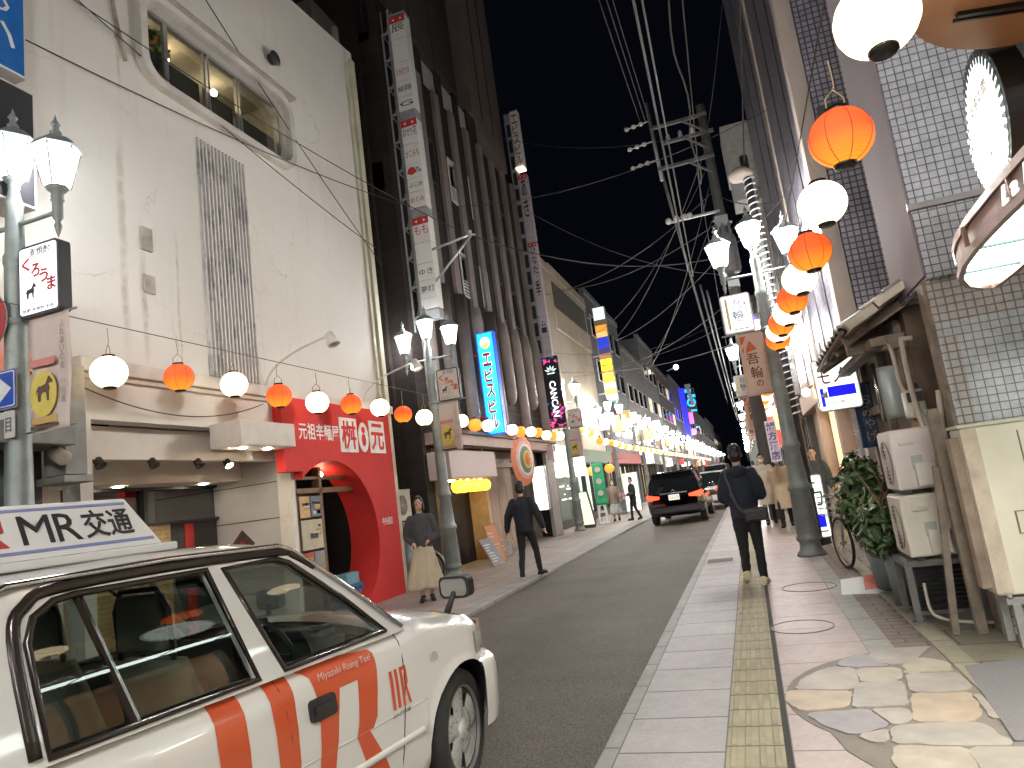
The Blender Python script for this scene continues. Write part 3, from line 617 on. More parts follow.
for i in range(9):
    m = MB(); y = 14.6 + i * 1.15; lo = 3.45 if i % 2 == 0 else 4.3
    prof = [(0, lo - .02), (.10, lo), (.20, lo + .10), (.25, lo + .26), (.25, 7.0 if i in (1, 2, 4) else 6.4), (.2, 6.9), (0, 6.95)]
    m.lathe(prof, 14, (-6.6, y, 0), sx=.9, sy=1.1)
    m.fbox(F0, y - .18, y + .18, 6.7, 13.0, 0, .10); m.build("fin", M_BROWNF, bb)
for a0, a1 in ((13.8, 16.3), (17.25, 17.65), (18.55, 18.9), (19.6, 20.4)): MB().fbox(F0, a0, a1, 13.0, 13.95, -.22, .02).build("parapet", M_BROWN, bb)
for a0, a1 in ((16.33, 17.2), (17.68, 18.5), (18.93, 19.57)): MB().fbox(F0, a0, a1, 13.02, 13.8, -.05, -.03).build("parapet_panel", M("parapet_pale", (.36, .36, .36), .5), bb)
for i, (a0, a1, b0, b1) in enumerate(wins):
    white = i in (1, 2, 6, 7); fr = MB(); t = .05
    for x in (a0, a1 - t): fr.fbox(F0, x, x + t, b0, b1, -.12, .025)
    fr.fbox(F0, a0, a1, b0, b0 + t, -.12, .025); fr.fbox(F0, a0, a1, b1 - t, b1, -.12, .025)
    if white:
        for k in range(5): fr.fbox(F0, a0 + t, a1 - t, b0 + .1 + k * .09, b0 + .125 + k * .09, 0, .02)
    w = fr.build("window", M_WFRAME if white else M_CHAR, bb)
    MB().fbox(F0, a0 + t, a1 - t, b0 + t, b1 - t, -.1, -.09).build("pane", M_GLASSK, w)
    MB().fbox(F0, a0 + t, a1 - t, b0 + t, b0 + (b1 - b0) * (.62 if i % 3 == 0 else .9), -.2, -.19).build("blind", M("curtain_teal", (.10, .16, .15), .8) if i % 3 == 0 else M_CHAR, w)
m = MB(); m.fbox(F0, 13.9, 23.6, 2.86, 3.12, -.2, .35, 0); m.fbox(F0, 13.9, 23.6, 3.12, 3.2, -.2, .42, 1); m.fbox(F0, 17.2, 23.3, 2.4, 2.86, -.6, -.3, 0)
m.build("shop_fascia", [M("fascia_tan", (.33, .245, .195), .6, var=.2), M_CHAR], bb)
m = MB(); m.fbox(F0, 13.85, 16.75, 2.06, 2.68, .02, .56); m.build("box_awning", M("awning_pink", (.50, .40, .38), .6, var=.06, scale=1), bb, bevel=.015)
m = MB(); m.fbox(F0, 14.15, 17.35, 0, 2.85, -1.6, -1.5); m.fbox(F0, 14.15, 17.35, 2.7, 2.85, -1.5, -.22)
for y in (14.3, 15.6, 16.9): m.fbox(F0, y, y + .12, 0, 2.7, -1.5, -1.42, 1)
m.fbox(F0, 17.3, 17.42, 0, 2.85, -1.5, -.0, 1); m.fbox(F0, 14.2, 14.45, 0, 2.1, -.3, .05, 1)
m.build("lit_shop_interior", [M("shop_amber_wall", (.52, .37, .19), .7, var=.2), M("shop_timber", (.50, .33, .15), .6, var=.2)], bb)
m = MB(); m.fbox(F0, 17.42, 20.6, 0, 2.86, -.5, -.4); m.fbox(F0, 20.6, 23.3, 0, 2.86, -.9, -.8, 1)
for y in (17.9, 18.6, 19.3, 20.0): m.fbox(F0, y, y + .02, .1, 2.3, -.4, -.395, 1)
m.build("shop_wall", [M("shop_tan_wall", (.40, .29, .21), .7, var=.15), M("shop_brown_wall", (.17, .12, .09), .7)], bb)
m = MB(); m.fbox(F0, 23.0, 23.95, 0, 2.86, 0, .14); m.build("pillar", M("pillar_grey", (.34, .31, .30), .5, var=.15), bb, bevel=.03)
m = MB(); m.fbox(F0, 14.6, 16.8, 2.02, 2.055, .1, .14); m.build("awning_lamp", E("awning_lamp", (1, .68, .25), 22), bb)
# yellow lanterns under the box awning
for i in range(5):
    t = thing("yellow_lantern", f"small round yellow lantern, {ORD[i]} in the row under the pink box awning", "lantern", (-6.30 - .03 * (i % 2), 14.75 + i * .42, 1.72), group="yellow lanterns under the box awning")
    m = MB(); m.lathe([(.06, .02), (.13, .06), (.165, .15), (.165, .19), (.13, .27), (.06, .31)], 14); m.build("shade", E("lantern_yellow", (1.0, .62, .06), 1.6, .25, 9), t, local=True)
    m = MB(); m.lathe([(0, 0), (.06, 0), (.06, .02), (0, .025)], 10); m.lathe([(0, .31), (.06, .31), (.06, .33), (0, .335)], 10); m.tube([(0, 0, .33), (0, 0, .4)], .004, 5); m.build("cap", M_BLACK, t, local=True)
# goods and boards outside the amber shop
def aboard(loc, rz, w, h, lean, face, lab, name="menu_board", marks=True):
    t = thing(name, lab, "board", loc, rz)
    F = Frame((0, 0, 0), (1, 0, 0), (0, math.sin(R(lean)), math.cos(R(lean))))
    m = MB(); m.fbox(F, -w / 2, w / 2, 0, h, -.02, 0, 0); m.build("frame", M_WOOD, t, local=True, bevel=.004)
    m = MB(); m.fbox(F, -w / 2 + .03, w / 2 - .03, .04, h - .03, 0, .004, 0)
    if marks:
        q = random.Random(int(w * 1000 + h * 77))
        for k in range(7): y = h * (.15 + .1 * k); m.fbox(F, -w * .36, -w * .36 + q.uniform(.2, .7) * w, y, y + h * .035, .004, .006, 1)
    m.build("face", [face, M("board_print", (.5, .44, .36), .6)], t, local=True); return t
aboard((-5.95, 16.0, 0), R(75), .5, .95, 14, M("board_orange", (.5, .2, .09), .6), "orange menu board leaning outside the amber lit shop")
aboard((-5.75, 15.4, 0), R(80), .55, .72, 30, M("board_navy", (.06, .07, .10), .5), "dark slate board tilted back on the pavement by the far lamp post")
aboard((-6.15, 16.9, 0), R(85), .45, .85, 12, M("board_brown", (.25, .14, .08), .6), "brown framed menu board under the yellow lanterns")
# decorative paper umbrella hung on the front
u_ = thing("paper_umbrella", "round orange paper umbrella with rings of green and yellow hung on the brown building", "umbrella", (-6.18, 19.5, 2.52))
Fu = Frame((0, 0, 0), (.14, .99, 0), (0, .02, 1)); m = MB()
for r0, r1, k in ((.56, .76, 0), (.46, .56, 1), (.40, .46, 2), (.26, .40, 3), (.20, .26, 4), (.0, .20, 5)):
    n = 32; v = []
    for a in range(n):
        t = 2 * math.pi * a / n
        for r in (r0, r1): v.append(Fu(r * math.cos(t), r * math.sin(t), .22 * (1 - r / .76)))
    m.add(v, [(2 * a, 2 * a + 1, 2 * ((a + 1) % n) + 1, 2 * ((a + 1) % n)) for a in range(n)], k)
m.build("canopy", [M("wagasa_orange", (.62, .20, .09), .6), M("wagasa_pink", (.62, .38, .40), .6), M("wagasa_white", (.66, .60, .55), .6), M("wagasa_green", (.10, .20, .10), .6), M("wagasa_yellow", (.62, .42, .08), .6), M("wagasa_red", (.55, .15, .03), .6)], u_, local=True)
m = MB(); m.tube([Fu(0, 0, .24), Fu(0, 0, -.45)], .012, 6)
for a in range(16): m.bar(Fu(0, 0, .2), Fu(.75 * math.cos(a * math.pi / 8), .75 * math.sin(a * math.pi / 8), -.004), .008)
m.build("shaft", M_WOOD, u_, local=True)

# ================================================================ signs hung on the brown building
def lightbox(name, lab, cat, F, a0, a1, b0, b1, d, face, group=None, rad=0.0, frame=None):
    """box sign with a face on either side; F is the board of the face that is towards us"""
    t = thing(name, lab, cat, tuple(F((a0 + a1) / 2, b0, -d / 2)), group=group)
    m = MB(); o = rrect(a0, a1, b0, b1, rad) if rad else rect(a0, a1, b0, b1); m.slab(F, o, c0=-d, c1=0)
    m.build("casing", frame or M_STEEL, t)
    k = .025; o = rrect(a0 + k, a1 - k, b0 + k, b1 - k, max(.01, rad - k)) if rad else rect(a0 + k, a1 - k, b0 + k, b1 - k)
    m = MB(); m.slab(F, o, c0=.001, c1=.008); m.slab(F, o, c0=-d - .008, c1=-d - .001); m.build("face", face, t); return t
M_LADDER = M("ladder_steel", (.34, .35, .36), .5, .3, var=.25)
def sign_tower(y, xl, xr, x0, x1, z0, z1, groups, lab, walled=False):
    t = thing("sign_tower", lab, "sign tower", (-6.6, y, z0), group="sign towers on the brown building")
    m = MB(); F = FNY(y)
    if walled: m.fbox(F, xl, xr, z0, z1, -.3, -.02)
    else:
        for x in (xl, xr - .05):
            for c in (-.35, 0): m.fbox(F, x, x + .05, z0 - .3, z1 + .25, c - .05, c)
        z = z0
        while z < z1: m.fbox(F, xl, xr, z, z + .05, -.05, -.005); m.fbox(F, xl, xr, z, z + .05, -.4, -.355); m.fbox(F, xl, xl + .04, z + .001, z + .041, -.38, -.02); m.bar(F(xl, z, -.2), F(xr, z + .7, -.2), .025); z += .72
    m.fbox(F, x0, x1, z1, z1 + .05, -.3, .02)
    m.build("ladder_frame", M_LADDER, t)
    if walled:
        m = MB()
        for k in range(16): m.fbox(F, xl + .06, xr - .06, z1 - .95 - .66 * k, z1 - .45 - .66 * k, -.019, -.008)
        m.build("opening", M_BLACK, t)
    return t, F
def panel(t, F, x0, x1, z0, z1, text=None, red=False, style=0, mat=None, blocks=0):
    m = MB(); m.fbox(F, x0, x1, z0, z1, -.26, .03); w = x1 - x0
    if text and style == 0: m.text(F, text, x0 + w * .08, x1 - w * .08, z0 + (z1 - z0) * .32, z0 + (z1 - z0) * .68, 1, c=.034)
    if text and style == 1: m.vtext(F, text, x0 + w * .2, x1 - w * .2, z0 + .08, z1 - .1, 1, c=.034, bold=.01)
    if red: m.fbox(F, x0, x1, z1 - .17, z1, .031, .036, 2); m.add([F(x0 + w * .15, z1 - .09, .039), F(x0 + w * .32, z1 - .13, .039), F(x0 + w * .32, z1 - .05, .039)], [(0, 1, 2)], 3); m.add([F(x1 - w * .15, z1 - .09, .039), F(x1 - w * .32, z1 - .13, .039), F(x1 - w * .32, z1 - .05, .039)], [(0, 2, 1)], 3)
    if blocks == 1: m.slab(F, circ(x0 + w * .34, (z0 + z1) / 2, w * .24, 20), c0=.031, c1=.036, m=2)
    return m.build("panel", [mat or M_SIGNW, M_SIGNK if blocks != 2 else M_SIGNR, M_SIGNR, M_SIGNW], t)
t1, Ft = sign_tower(14.0, -6.62, -6.36, -6.34, -5.93, 5.75, 13.35, None, "tall ladder frame of small white tenant panels on the brown building by the alley")
z = 13.3
for grp in (((.62, "辰", 1, 0), (.62, None, 0, 0), (.48, "おかげさま", 0, 2), (.42, "紙翔", 0, 0), (.36, "G", 0, 0)), ((.62, "おせち花", 1, 0), (.50, "かこみち", 0, 2), (.36, "品", 0, 1), (.34, "ふじみ", 0, 0), (.40, "めぐみ", 0, 2)), ((.62, "もも", 1, 2), (.5, None, 0, 0), (.4, "ゆき", 0, 0), (.42, "夢灯", 0, 0), (.26, None, 0, 0))):
    for h, tx, rd, bl in grp:
        panel(t1, Ft, -6.34, -5.93, z - h + .015, z, tx, bool(rd), 0, None, bl); z -= h
    MB().fbox(Ft, -6.34, -5.93, z - .22, z - .02, -.26, .02).build("panel_tray", M_LADDER, t1); z -= .24
t2, Ft = sign_tower(24.0, -6.56, -6.30, -6.29, -6.0, 6.25, 16.0, None, "tall sign tower with red lettering on top beside the black club sign", True)
m = panel(t2, Ft, -6.31, -6.0, 13.7, 16.0, None); tt = MB(); tt.vtext(Ft, "エビスビル", -6.27, -6.04, 13.8, 15.9, 0, c=.033, bold=.015); tt.build("lettering", M("tower_red", (.28, .03, .03), .5), t2)
MB().fbox(Ft, -6.31, -6.0, 13.6, 13.66, -.2, .2).build("sign_lamp", E("tower_lamp", (1, .85, .55), 1.5), t2)
z = 13.4
for i, h in enumerate((1.85, .8, .0, 1.35, .85, .7, .7, .55, .25)):
    if h == 0: continue
    panel(t2, Ft, -6.31 + (.02 if i > 2 else 0), -5.98, z - h + .015, z, ("あき", None, None, "ひなた", "季", None, "ムー", None, None)[i], i in (0, 3), 1, M("panel_lilac", (.50, .43, .47), .5), 0); z -= h + (.07 if i == 1 else 0)
# neon board of the building
M_NEONB = E("neon_blue_face", (.015, .42, 1.0), 1.3); M_NEONW = E("neon_white", (.85, .97, 1.0), 1.6); M_NEONR = M("neon_red_letter", (.34, .01, .03), .5)
nb = lightbox("neon_sign", "glowing blue vertical sign with red outlined lettering on the brown building", "neon sign", FNY(17.0), -6.25, -5.77, 3.15, 5.89, .22, M_NEONB, frame=E("neon_rim", (.01, .08, .75), .9))
Fn = FNY(17.0); m = MB()
m.slab(Fn, circ(-6.01, 5.60, .14, 20, .15), c0=.01, c1=.02, m=1); m.slab(Fn, circ(-6.01, 5.52, .09, 16), c0=.021, c1=.026, m=2)
m.slab(Fn, rrect(-6.14, -5.88, 3.24, 5.36, .06), c0=.009, c1=.014, m=3)
m.vtext(Fn, "エビスビル", -6.135, -5.885, 3.26, 5.36, 1, c=.018, bold=.062); m.vtext(Fn, "エビスビル", -6.125, -5.895, 3.27, 5.35, 0, c=.024, bold=.036)
m.box(-6.6, -6.25, 17.05, 17.12, 3.6, 3.66, 0); m.box(-6.6, -6.25, 17.05, 17.12, 5.3, 5.36, 0)
m.build("lettering", [M_NEONR, M_NEONW, E("neon_gold", (1, .6, .1), 1.2), E("neon_cyan", (.03, .62, 1.0), 1.3)], nb)
# black club sign
Fc = FNY(24.0); cc = lightbox("club_sign", "black vertical club sign with pink flowers and a white crown", "sign", Fc, -6.45, -5.79, 3.68, 6.32, .25, M("club_black", (.012, .012, .016), .4), frame=M("club_frame", (.5, .42, .3), .4, .4))
m = MB(); q = random.Random(4)
for k in range(46):
    top = k < 10; b = 6.28 - q.uniform(0, .22) if top else 3.74 + abs(q.gauss(0, .55)); a = q.uniform(-6.42, -5.82)
    if b < 5.6 or top: m.slab(Fc, [(a + q.uniform(-.1, .1), min(6.29, max(3.71, b + q.uniform(-.1, .1)))) for _ in range(3)] + [(min(-5.82, a + .08), min(6.29, b + .05))], c0=.010, c1=.012, m=2 if k % 3 else 3)
m.text(Fc, "CANCAN", 0, 1, 0, 1, 0) if False else None
Fv = Frame(Fc(-6.12, 4.05, .02), (0, 0, -1), (1, 0, 0)); m.text(Fv, "CANCAN", -1.35, -.05, -.12, .12, 0, c=.0, ex=.004, bold=.02)
for k in range(5): a = R(90 + (k - 2) * 34); m.add([Fc(-6.12 + .05 * math.cos(a), 5.72 + .05 * math.sin(a), .015), Fc(-6.12 + .15 * math.cos(a - .22), 5.74 + .15 * math.sin(a - .22), .015), Fc(-6.12 + .25 * math.cos(a), 5.74 + .25 * math.sin(a), .015), Fc(-6.12 + .15 * math.cos(a + .22), 5.74 + .15 * math.sin(a + .22), .015)], [(0, 1, 2, 3)], 1)
m.fbox(Fc, -6.26, -5.98, 5.66, 5.70, .012, .018, 1)
m.build("lettering", [E("club_white", (1, 1, 1), 1.1), E("club_crown", (.75, .9, .95), .9), E("club_pink", (.85, .08, .35), .7), E("club_blue", (.06, .12, .45), .5)], cc)
lightbox("standing_light_sign", "glowing white vertical light box under the brown building's fascia by the grey pillar", "sign", FNY(21.2), -6.52, -6.06, .95, 2.35, .2, E("box_white", (.92, .95, 1.0), 1.6, .12, 6), rad=.05)
lightbox("hanging_sign", "small white hanging sign below the lantern row by the black club sign", "sign", FNY(22.6), -6.3, -6.08, 2.55, 3.05, .1, M("hang_pink", (.6, .42, .5), .5))

# ================================================================ the far side further on
def far_building(nm, lab, y0, y1, h, wall, x=-7.0, side=-1, floors=(), shop=None, cols=3, cat="building", setback=0.0, depth=8, roof=True):
    """side -1: far side of the street, +1: our side"""
    b = thing(nm, lab, cat, (x + side * depth / 2, (y0 + y1) / 2, 0)); xa, xb = sorted((x, x + side * depth)); F = FX(x) if side < 0 else Frame((x, 0, 0), (0, -1, 0)); sg = 1 if side < 0 else -1
    m = MB(); m.box(xa, xb, y0 + .03, y1 - .03, 3.2, h); m.box(xa + (0 if side > 0 else 0), xb, y0 + .03, y0 + .3, 0, 3.2); m.box(xa, xb, y1 - .3, y1 - .03, 0, 3.2)
    m.box(*sorted((x + side * 1.2, x + side * depth)), y0 + .3, y1 - .3, 0, 3.2); m.build("wall", wall, b)
    if roof:
        m = MB(); m.box(*sorted((x - side * .08, x + side * .25)), y0 + .03, y1 - .03, h + .001, h + .35); m.build("parapet", wall, b, bevel=.03)
    for zf in floors:
        for k in range(cols):
            w = (y1 - y0 - .8) / cols; a = y0 + .4 + w * k + w * .18; e = a + w * .64
            mm = MB(); A = sorted((sg * a, sg * e))
            mm.fbox(F, A[0], A[1], zf, zf + 1.25, .002, .05); win = mm.build("window", M_WFRAME if (k + int(zf)) % 2 else M_ALU, b)
            pm = MB(); pm.fbox(F, A[0] + .06, A[1] - .06, zf + .06, zf + 1.19, .051, .056)
            r = rnd.random(); pm.build("pane", E("far_window_lit", (1, .82, .55), .55) if r < .16 else M("far_pane", (.03, .035, .04), .12), win)
    if shop:
        sc_, st, fc = shop; A = sorted((sg * (y0 + .35), sg * (y1 - .35)))
        m = MB(); m.fbox(F, A[0], A[1], 2.55, 3.15, .0, .3); m.build("fascia", fc, b)
        m = MB(); m.fbox(F, A[0], A[1], .3, 2.5, -.9, -.85); m.build("lit_shop_window", E("shopglow_" + nm + str(int(y0)), sc_, st, .45, 1.6), b)
        m = MB(); n = max(2, int((y1 - y0) / 1.6))
        for k in range(n + 1): a = A[0] + (A[1] - A[0] - .1) * k / n; m.fbox(F, a, a + .1, 0, 2.55, -.3, -.1)
        m.fbox(F, A[0], A[1], 0, .3, -.3, -.05); m.build("shop_frame", M_CHAR, b)
    return b
W1 = M("wall_beige", (.36, .31, .24), .8, var=.2, scale=1, bump=.1); W2 = M("wall_greyblue", (.10, .105, .12), .8, var=.2, scale=1); W3 = M("wall_cream2", (.16, .15, .135), .8, var=.2, scale=1)
W4 = M("wall_brown2", (.065, .05, .043), .8, var=.2, scale=1); W5 = M("wall_pale", (.16, .16, .17), .8, var=.15, scale=1)
SHW, SHA, SHG = M("fascia_white", (.6, .6, .58), .6), M("fascia_dark", (.06, .05, .05), .6), M("fascia_red", (.35, .05, .05), .6)
bg_ = far_building("beige_building", "beige rendered building with a recessed upper balcony next to the black club sign", 24.2, 36.9, 11.2, W1, floors=(), shop=((.75, 1.0, .8), .7, M("fascia_green", (.07, .13, .08), .6)))
m = MB(); m.box(-7.1, -6.9, 29.5, 36.8, 8.6, 9.6); m.box(-7.1, -6.95, 29.5, 36.8, 10.9, 11.7); m.build("balcony", W1, bg_, bevel=.03)
MB().box(-6.998, -6.96, 29.8, 36.4, 9.6, 10.9).build("balcony_shade", M("recess_shade", (.06, .055, .05), .8), bg_)  # flat dark sheet standing in for the shade of a recess
m = MB(); m.fbox(FX(-7.0), 25.0, 30.0, 2.0, 3.2, .02, .3); m.build("light_fascia", E("green_shop_fascia", (.9, 1.0, .82), 1.7, .25, 1.4), bg_)
m = MB(); m.fbox(FX(-7.0), 25.0, 30.0, .25, 1.98, -.15, -.1); q = random.Random(12)
for k in range(22): a = q.uniform(25.3, 29.2); b = q.choice((1.5, 1.62, 1.3, 1.1)); m.fbox(FX(-7.0), a, a + q.uniform(.1, .6), b, b + .05, -.098, -.09, 1)
m.build("shop_window", [M("green_window", (.05, .10, .07), .3), E("window_script", (.95, 1, .95), 1.3)], bg_)
Fm = FNY(37.0); mg = lightbox("tenant_sign", "tall lit sign of stacked orange, yellow, green and blue panels on the beige building", "sign", Fm, -6.62, -5.95, 5.9, 11.1, .3, M("tenant_base", (.1, .1, .1), .5))
z = 11.08
for h, c, st in ((.72, (.75, 1.0, .92), 1.0), (.28, (.15, .1, .06), .5), (.36, (1, .35, .05), .9), (.34, (1, .55, .2), .8), (.62, (.02, .05, .65), .6), (.28, (.05, .05, .2), .4), (.3, (.45, .2, .1), .5), (.34, (.9, .85, .05), .9), (.32, (.8, .8, .02), .9), (.34, (1, .4, .1), .8), (.32, (.85, .8, .05), .9), (.34, (.9, 1, .9), .9), (.32, (.4, .7, .08), .8), (.36, (.85, 1, .85), .9), (.0, 0, 0)):
    if h: MB().fbox(Fm, -6.59, -5.98, z - h + .03, z, .009, .03).build("panel", E("tenant%d" % int(z * 100), c, st * .72), mg); z -= h
for zb in (6.3, 8.4, 10.6): MB().box(-7.0, -6.62, 37.1, 37.16, zb, zb + .06).build("bracket", M_STEEL, mg)
MB().fbox(Fm, -6.59, -5.98, 5.92, z, .009, .03).build("panel", E("tenant_green", (.03, .75, .25), .8), mg)
far_building("grey_building", "grey building with white framed windows beyond the stacked colour sign", 37.1, 47.5, 12.1, W2, floors=(4.2, 7.2, 9.8), cols=4, shop=((1, .8, .5), .8, SHG))
far_building("cream_building", "cream building beyond the grey one on the far side of the street", 47.6, 58, 10.6, W3, floors=(4.0, 7.0), cols=4, shop=((1, .7, .4), .9, SHA))
far_building("pale_building", "pale tall building in mid distance on the far side of the street", 58.1, 68, 13.3, W5, floors=(4.0, 7, 10), cols=3, shop=((1, .9, .8), .9, SHW))
far_building("brown_block", "brown block with a pale sign near the blue light strip", 68.1, 82, 12.0, W4, floors=(4.0, 7, 9.6), cols=4, shop=((.9, .95, 1), .9, SHA))
for i, (a, b, h, w) in enumerate(((82.1, 96, 12.8, W2), (96.1, 112, 11, W3), (112.1, 130, 13, W4), (130.1, 155, 11.5, W2), (155.1, 190, 12.5, W5), (190.1, 235, 11, W4))):
    far_building("distant_building", f"distant building on the far side of the street, {ORD[i]} block beyond the blue light strip", a, b, h, w, floors=(4.5, 8), cols=4, shop=((1, .85, .7), .8, (SHA, SHG, SHW)[i % 3]))

# ================================================================ our side: tiled cafe building
M_MOS = tiles("mosaic_tile_pale", 'xz', .066, .064, (.54, .56, .61), (.47, .49, .54), (.15, .15, .17), .005, rough=.25, dirt=.22, bump=.6)
M_MOSL = tiles("mosaic_tile_lit", 'xz', .066, .064, (.70, .75, .77), (.63, .68, .71), (.27, .27, .29), .0045, rough=.25, dirt=.18, bump=.6)  # lower tiles made paler, putting the awning's light into their colour
M_MOSB = tiles("mosaic_tile_beige", 'xz', .066, .064, (.66, .63, .61), (.60, .575, .56), (.24, .23, .22), .006, rough=.3, dirt=.25, bump=.6)
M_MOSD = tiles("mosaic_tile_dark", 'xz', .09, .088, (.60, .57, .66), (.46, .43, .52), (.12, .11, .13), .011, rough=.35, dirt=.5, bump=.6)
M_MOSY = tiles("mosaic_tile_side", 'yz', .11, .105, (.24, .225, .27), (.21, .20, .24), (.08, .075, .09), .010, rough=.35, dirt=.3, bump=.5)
M_MAUVE = M("mauve_panel", (.22, .19, .21), .85, 0, var=.08, scale=1.5, spec=.12)
M_DGREEN = M("dark_green_wall", (.025, .032, .027), .6, var=.3)
cf_ = thing("cafe_building", "cafe building of small pale mosaic tiles with a smooth mauve corner", "building", (2.6, 4, 0))
m = MB(); m.box(1.602, 4.2, 6.2, 7.3, 2.78, 13); m.build("upper_wall", M_MOS, cf_)
m = MB(); m.box(1.58, 1.60, 6.21, 7.35, 2.80, 13); m.build("corner_panel", M_MAUVE, cf_, bevel=.006)
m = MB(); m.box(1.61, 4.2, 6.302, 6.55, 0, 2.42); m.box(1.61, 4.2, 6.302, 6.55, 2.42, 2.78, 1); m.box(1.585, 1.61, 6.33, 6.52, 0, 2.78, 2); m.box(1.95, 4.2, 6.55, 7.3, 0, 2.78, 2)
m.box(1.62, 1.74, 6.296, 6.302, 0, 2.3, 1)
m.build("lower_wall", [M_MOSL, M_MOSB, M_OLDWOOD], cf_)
m = MB(); m.box(1.57, 4.2, 6.16, 6.19, 3.35, 3.40); m.build("string_course", M("course_grey", (.30, .28, .29), .5), cf_)
m = MB(); Fw_ = FNX(2.55); m.slab(Fw_, [(-6.29, 0), (9, 0), (9, 13), (-6.29, 13)], [rect(-5.0, -.2, .25, 2.30)], -.2, 0); m.box(2.75, 8, 6.15, 6.29, 0, 13); m.build("recessed_wall", M_DGREEN, cf_)
# unseen cafe room; its ceiling lights are added to brighten the cabinet and pavement
m = MB(); m.box(2.76, 6.5, -.6, 6.1, 2.75, 2.8); m.box(2.76, 6.5, -.6, 6.1, .0, .05, 1); m.box(6.45, 6.5, -.6, 6.1, .05, 2.75, 2); m.box(2.76, 6.45, -.6, -.55, .05, 2.75, 2); m.box(2.76, 6.45, 6.05, 6.1, .05, 2.75, 2)
m.build("cafe_room", [M("cafe_ceiling", (.7, .66, .6), .8), M("cafe_floor", (.3, .2, .12), .6), M("cafe_wall", (.55, .42, .30), .8)], cf_)
for y in (.4, 2.0, 3.6, 5.0): MB().box(3.0, 4.4, y, y + .5, 2.72, 2.745).build("fill_light", E("cafe_fill_light", (1, .92, .80), 60), cf_)
m = MB()
for y in (.2, 1.8, 3.4, 4.96): m.box(2.5, 2.6, y, y + .05, .25, 2.30)
m.box(2.5, 2.6, .2, 5.0, .25, .30); m.box(2.5, 2.6, .2, 5.0, 2.26, 2.31); fw_ = m.build("front_window", M_CHAR, cf_); MB().box(2.56, 2.566, .2, 5.0, .3, 2.27).build("pane", glass("cafe_glass", (.95, .95, .93), .0), fw_)
m = MB(); m.box(2.40, 2.54, 5.9, 6.295, 0, 2.6, 0); m.box(2.36, 2.40, 5.95, 6.25, 0, 2.55, 1); m.build("door_frame", [M("cream_jamb", (.42, .38, .30), .6), M_CHAR], cf_, bevel=.008)
# shallow stadium-shaped awning with a glowing underside
def stadium(x0, x1, ya, yb, n=12):
    r = (x1 - x0) / 2; cx = (x0 + x1) / 2
    return [(cx + r * math.cos(R(180 * i / n)), yb - 1.55 * r + 1.55 * r * math.sin(R(180 * i / n))) for i in range(n + 1)] + [(cx + r * math.cos(R(180 + 180 * i / n)), ya + r + r * math.sin(R(180 + 180 * i / n))) for i in range(n + 1)]
def inset_(P_, d):
    out = []
    for i in range(len(P_)):
        a, b, c = Vector((*P_[i - 1], 0)), Vector((*P_[i], 0)), Vector((*P_[(i + 1) % len(P_)], 0)); t = (c - a).normalized(); out.append((b.x - t.y * d, b.y + t.x * d))
    return out
aw = thing("oval_awning", "oval brown awning with white script on its rim and a glowing white underside", "awning", (1.42, 3.2, 2.4))
m = MB(); so = [(1.22, 1.0), (1.22, 3.5), (1.235, 3.9), (1.27, 4.25), (1.34, 4.6), (1.45, 4.88), (1.56, 5.03), (1.64, 5.08), (1.69, 5.04), (1.68, 4.7), (1.65, 4.2), (1.64, 3.6), (1.64, 1.0)][::-1]; si = inset_(so, .03); sm = inset_(so, .014)
m.slab(ID, so, [si], 2.40, 2.44); m.slab(ID, sm, [si], 2.44, 2.54, 0); m.slab(ID, so, c0=2.54, c1=2.58)
for y in (3.95, 3.3, 2.5): m.box(1.218, 1.24, y, y + .02, 2.44, 2.54)
m.build("rim", M("awning_brown", (.20, .105, .075), .35, .3, var=.2), aw)
m = MB(); m.slab(ID, si, c0=2.425, c1=2.43); m.build("light_panel", E("awning_light", (.82, 1.0, .95), 9.0, .15, 3), aw)
for y, xa_ in ((4.5, 1.345), (3.95, 1.262), (3.2, 1.25)): MB().box(xa_, 1.63, y, y + .022, 2.412, 2.424).build("crossbar", M("awning_bar", (.05, .10, .11), .4), aw)
Fa = FNX(1.232); m = MB(); m.text(Fa, "La Don", -3.42, -2.8, 2.452, 2.53, 0, c=.004, ex=.004, italic=.25, bold=.01); m.text(Frame((1.303, 4.43, 0), (-.196, -.98, 0)), "喫", -.035, .035, 2.455, 2.53, 0, c=.004); m.build("lettering", E("awning_script", (1, 1, 1), .9), aw)
m = MB(); m.box(1.61, 2.56, 1.2, 1.25, 2.46, 2.52); m.box(1.61, 2.56, 4.2, 4.25, 2.46, 2.52); m.build("bracket", M_DKMETAL, aw)
# round lit sign with a toothed rim
Fs = Frame((1.6, 4.4, 3.22), (-.087, -.996, 0)); rsn = thing("round_sign", "round glowing white sign with a black toothed rim above the oval awning", "sign", (1.6, 4.4, 2.84))
m = MB(); m.slab(Fs, circ(0, 0, .41, 40), c0=-.12, c1=.0); m.build("drum", M_BLACK, rsn, bevel=.008)
m = MB(); m.slab(Fs, circ(0, 0, .365, 40), c0=.001, c1=.006)
m.build("face", E("round_sign_face", (.80, 1.0, .90), 1.3, .18, 4), rsn)
m = MB()
for k in range(40):
    a = 2 * math.pi * k / 40; m.slab(Fs, [(r * math.cos(a + d), r * math.sin(a + d)) for r, d in ((.40, -.045), (.40, .045), (.33, .03), (.33, -.03))], c0=.007, c1=.011)
m.build("rim_tooth", M_BLACK, rsn)
m = MB(); m.text(Fs, "お茶の間", -.20, .18, .12, .2, 1, c=.008)
for x in (-.06, .0, .06, .12): m.fbox(Fs, x, x + .006, -.2, .08, .007, .009, 1)
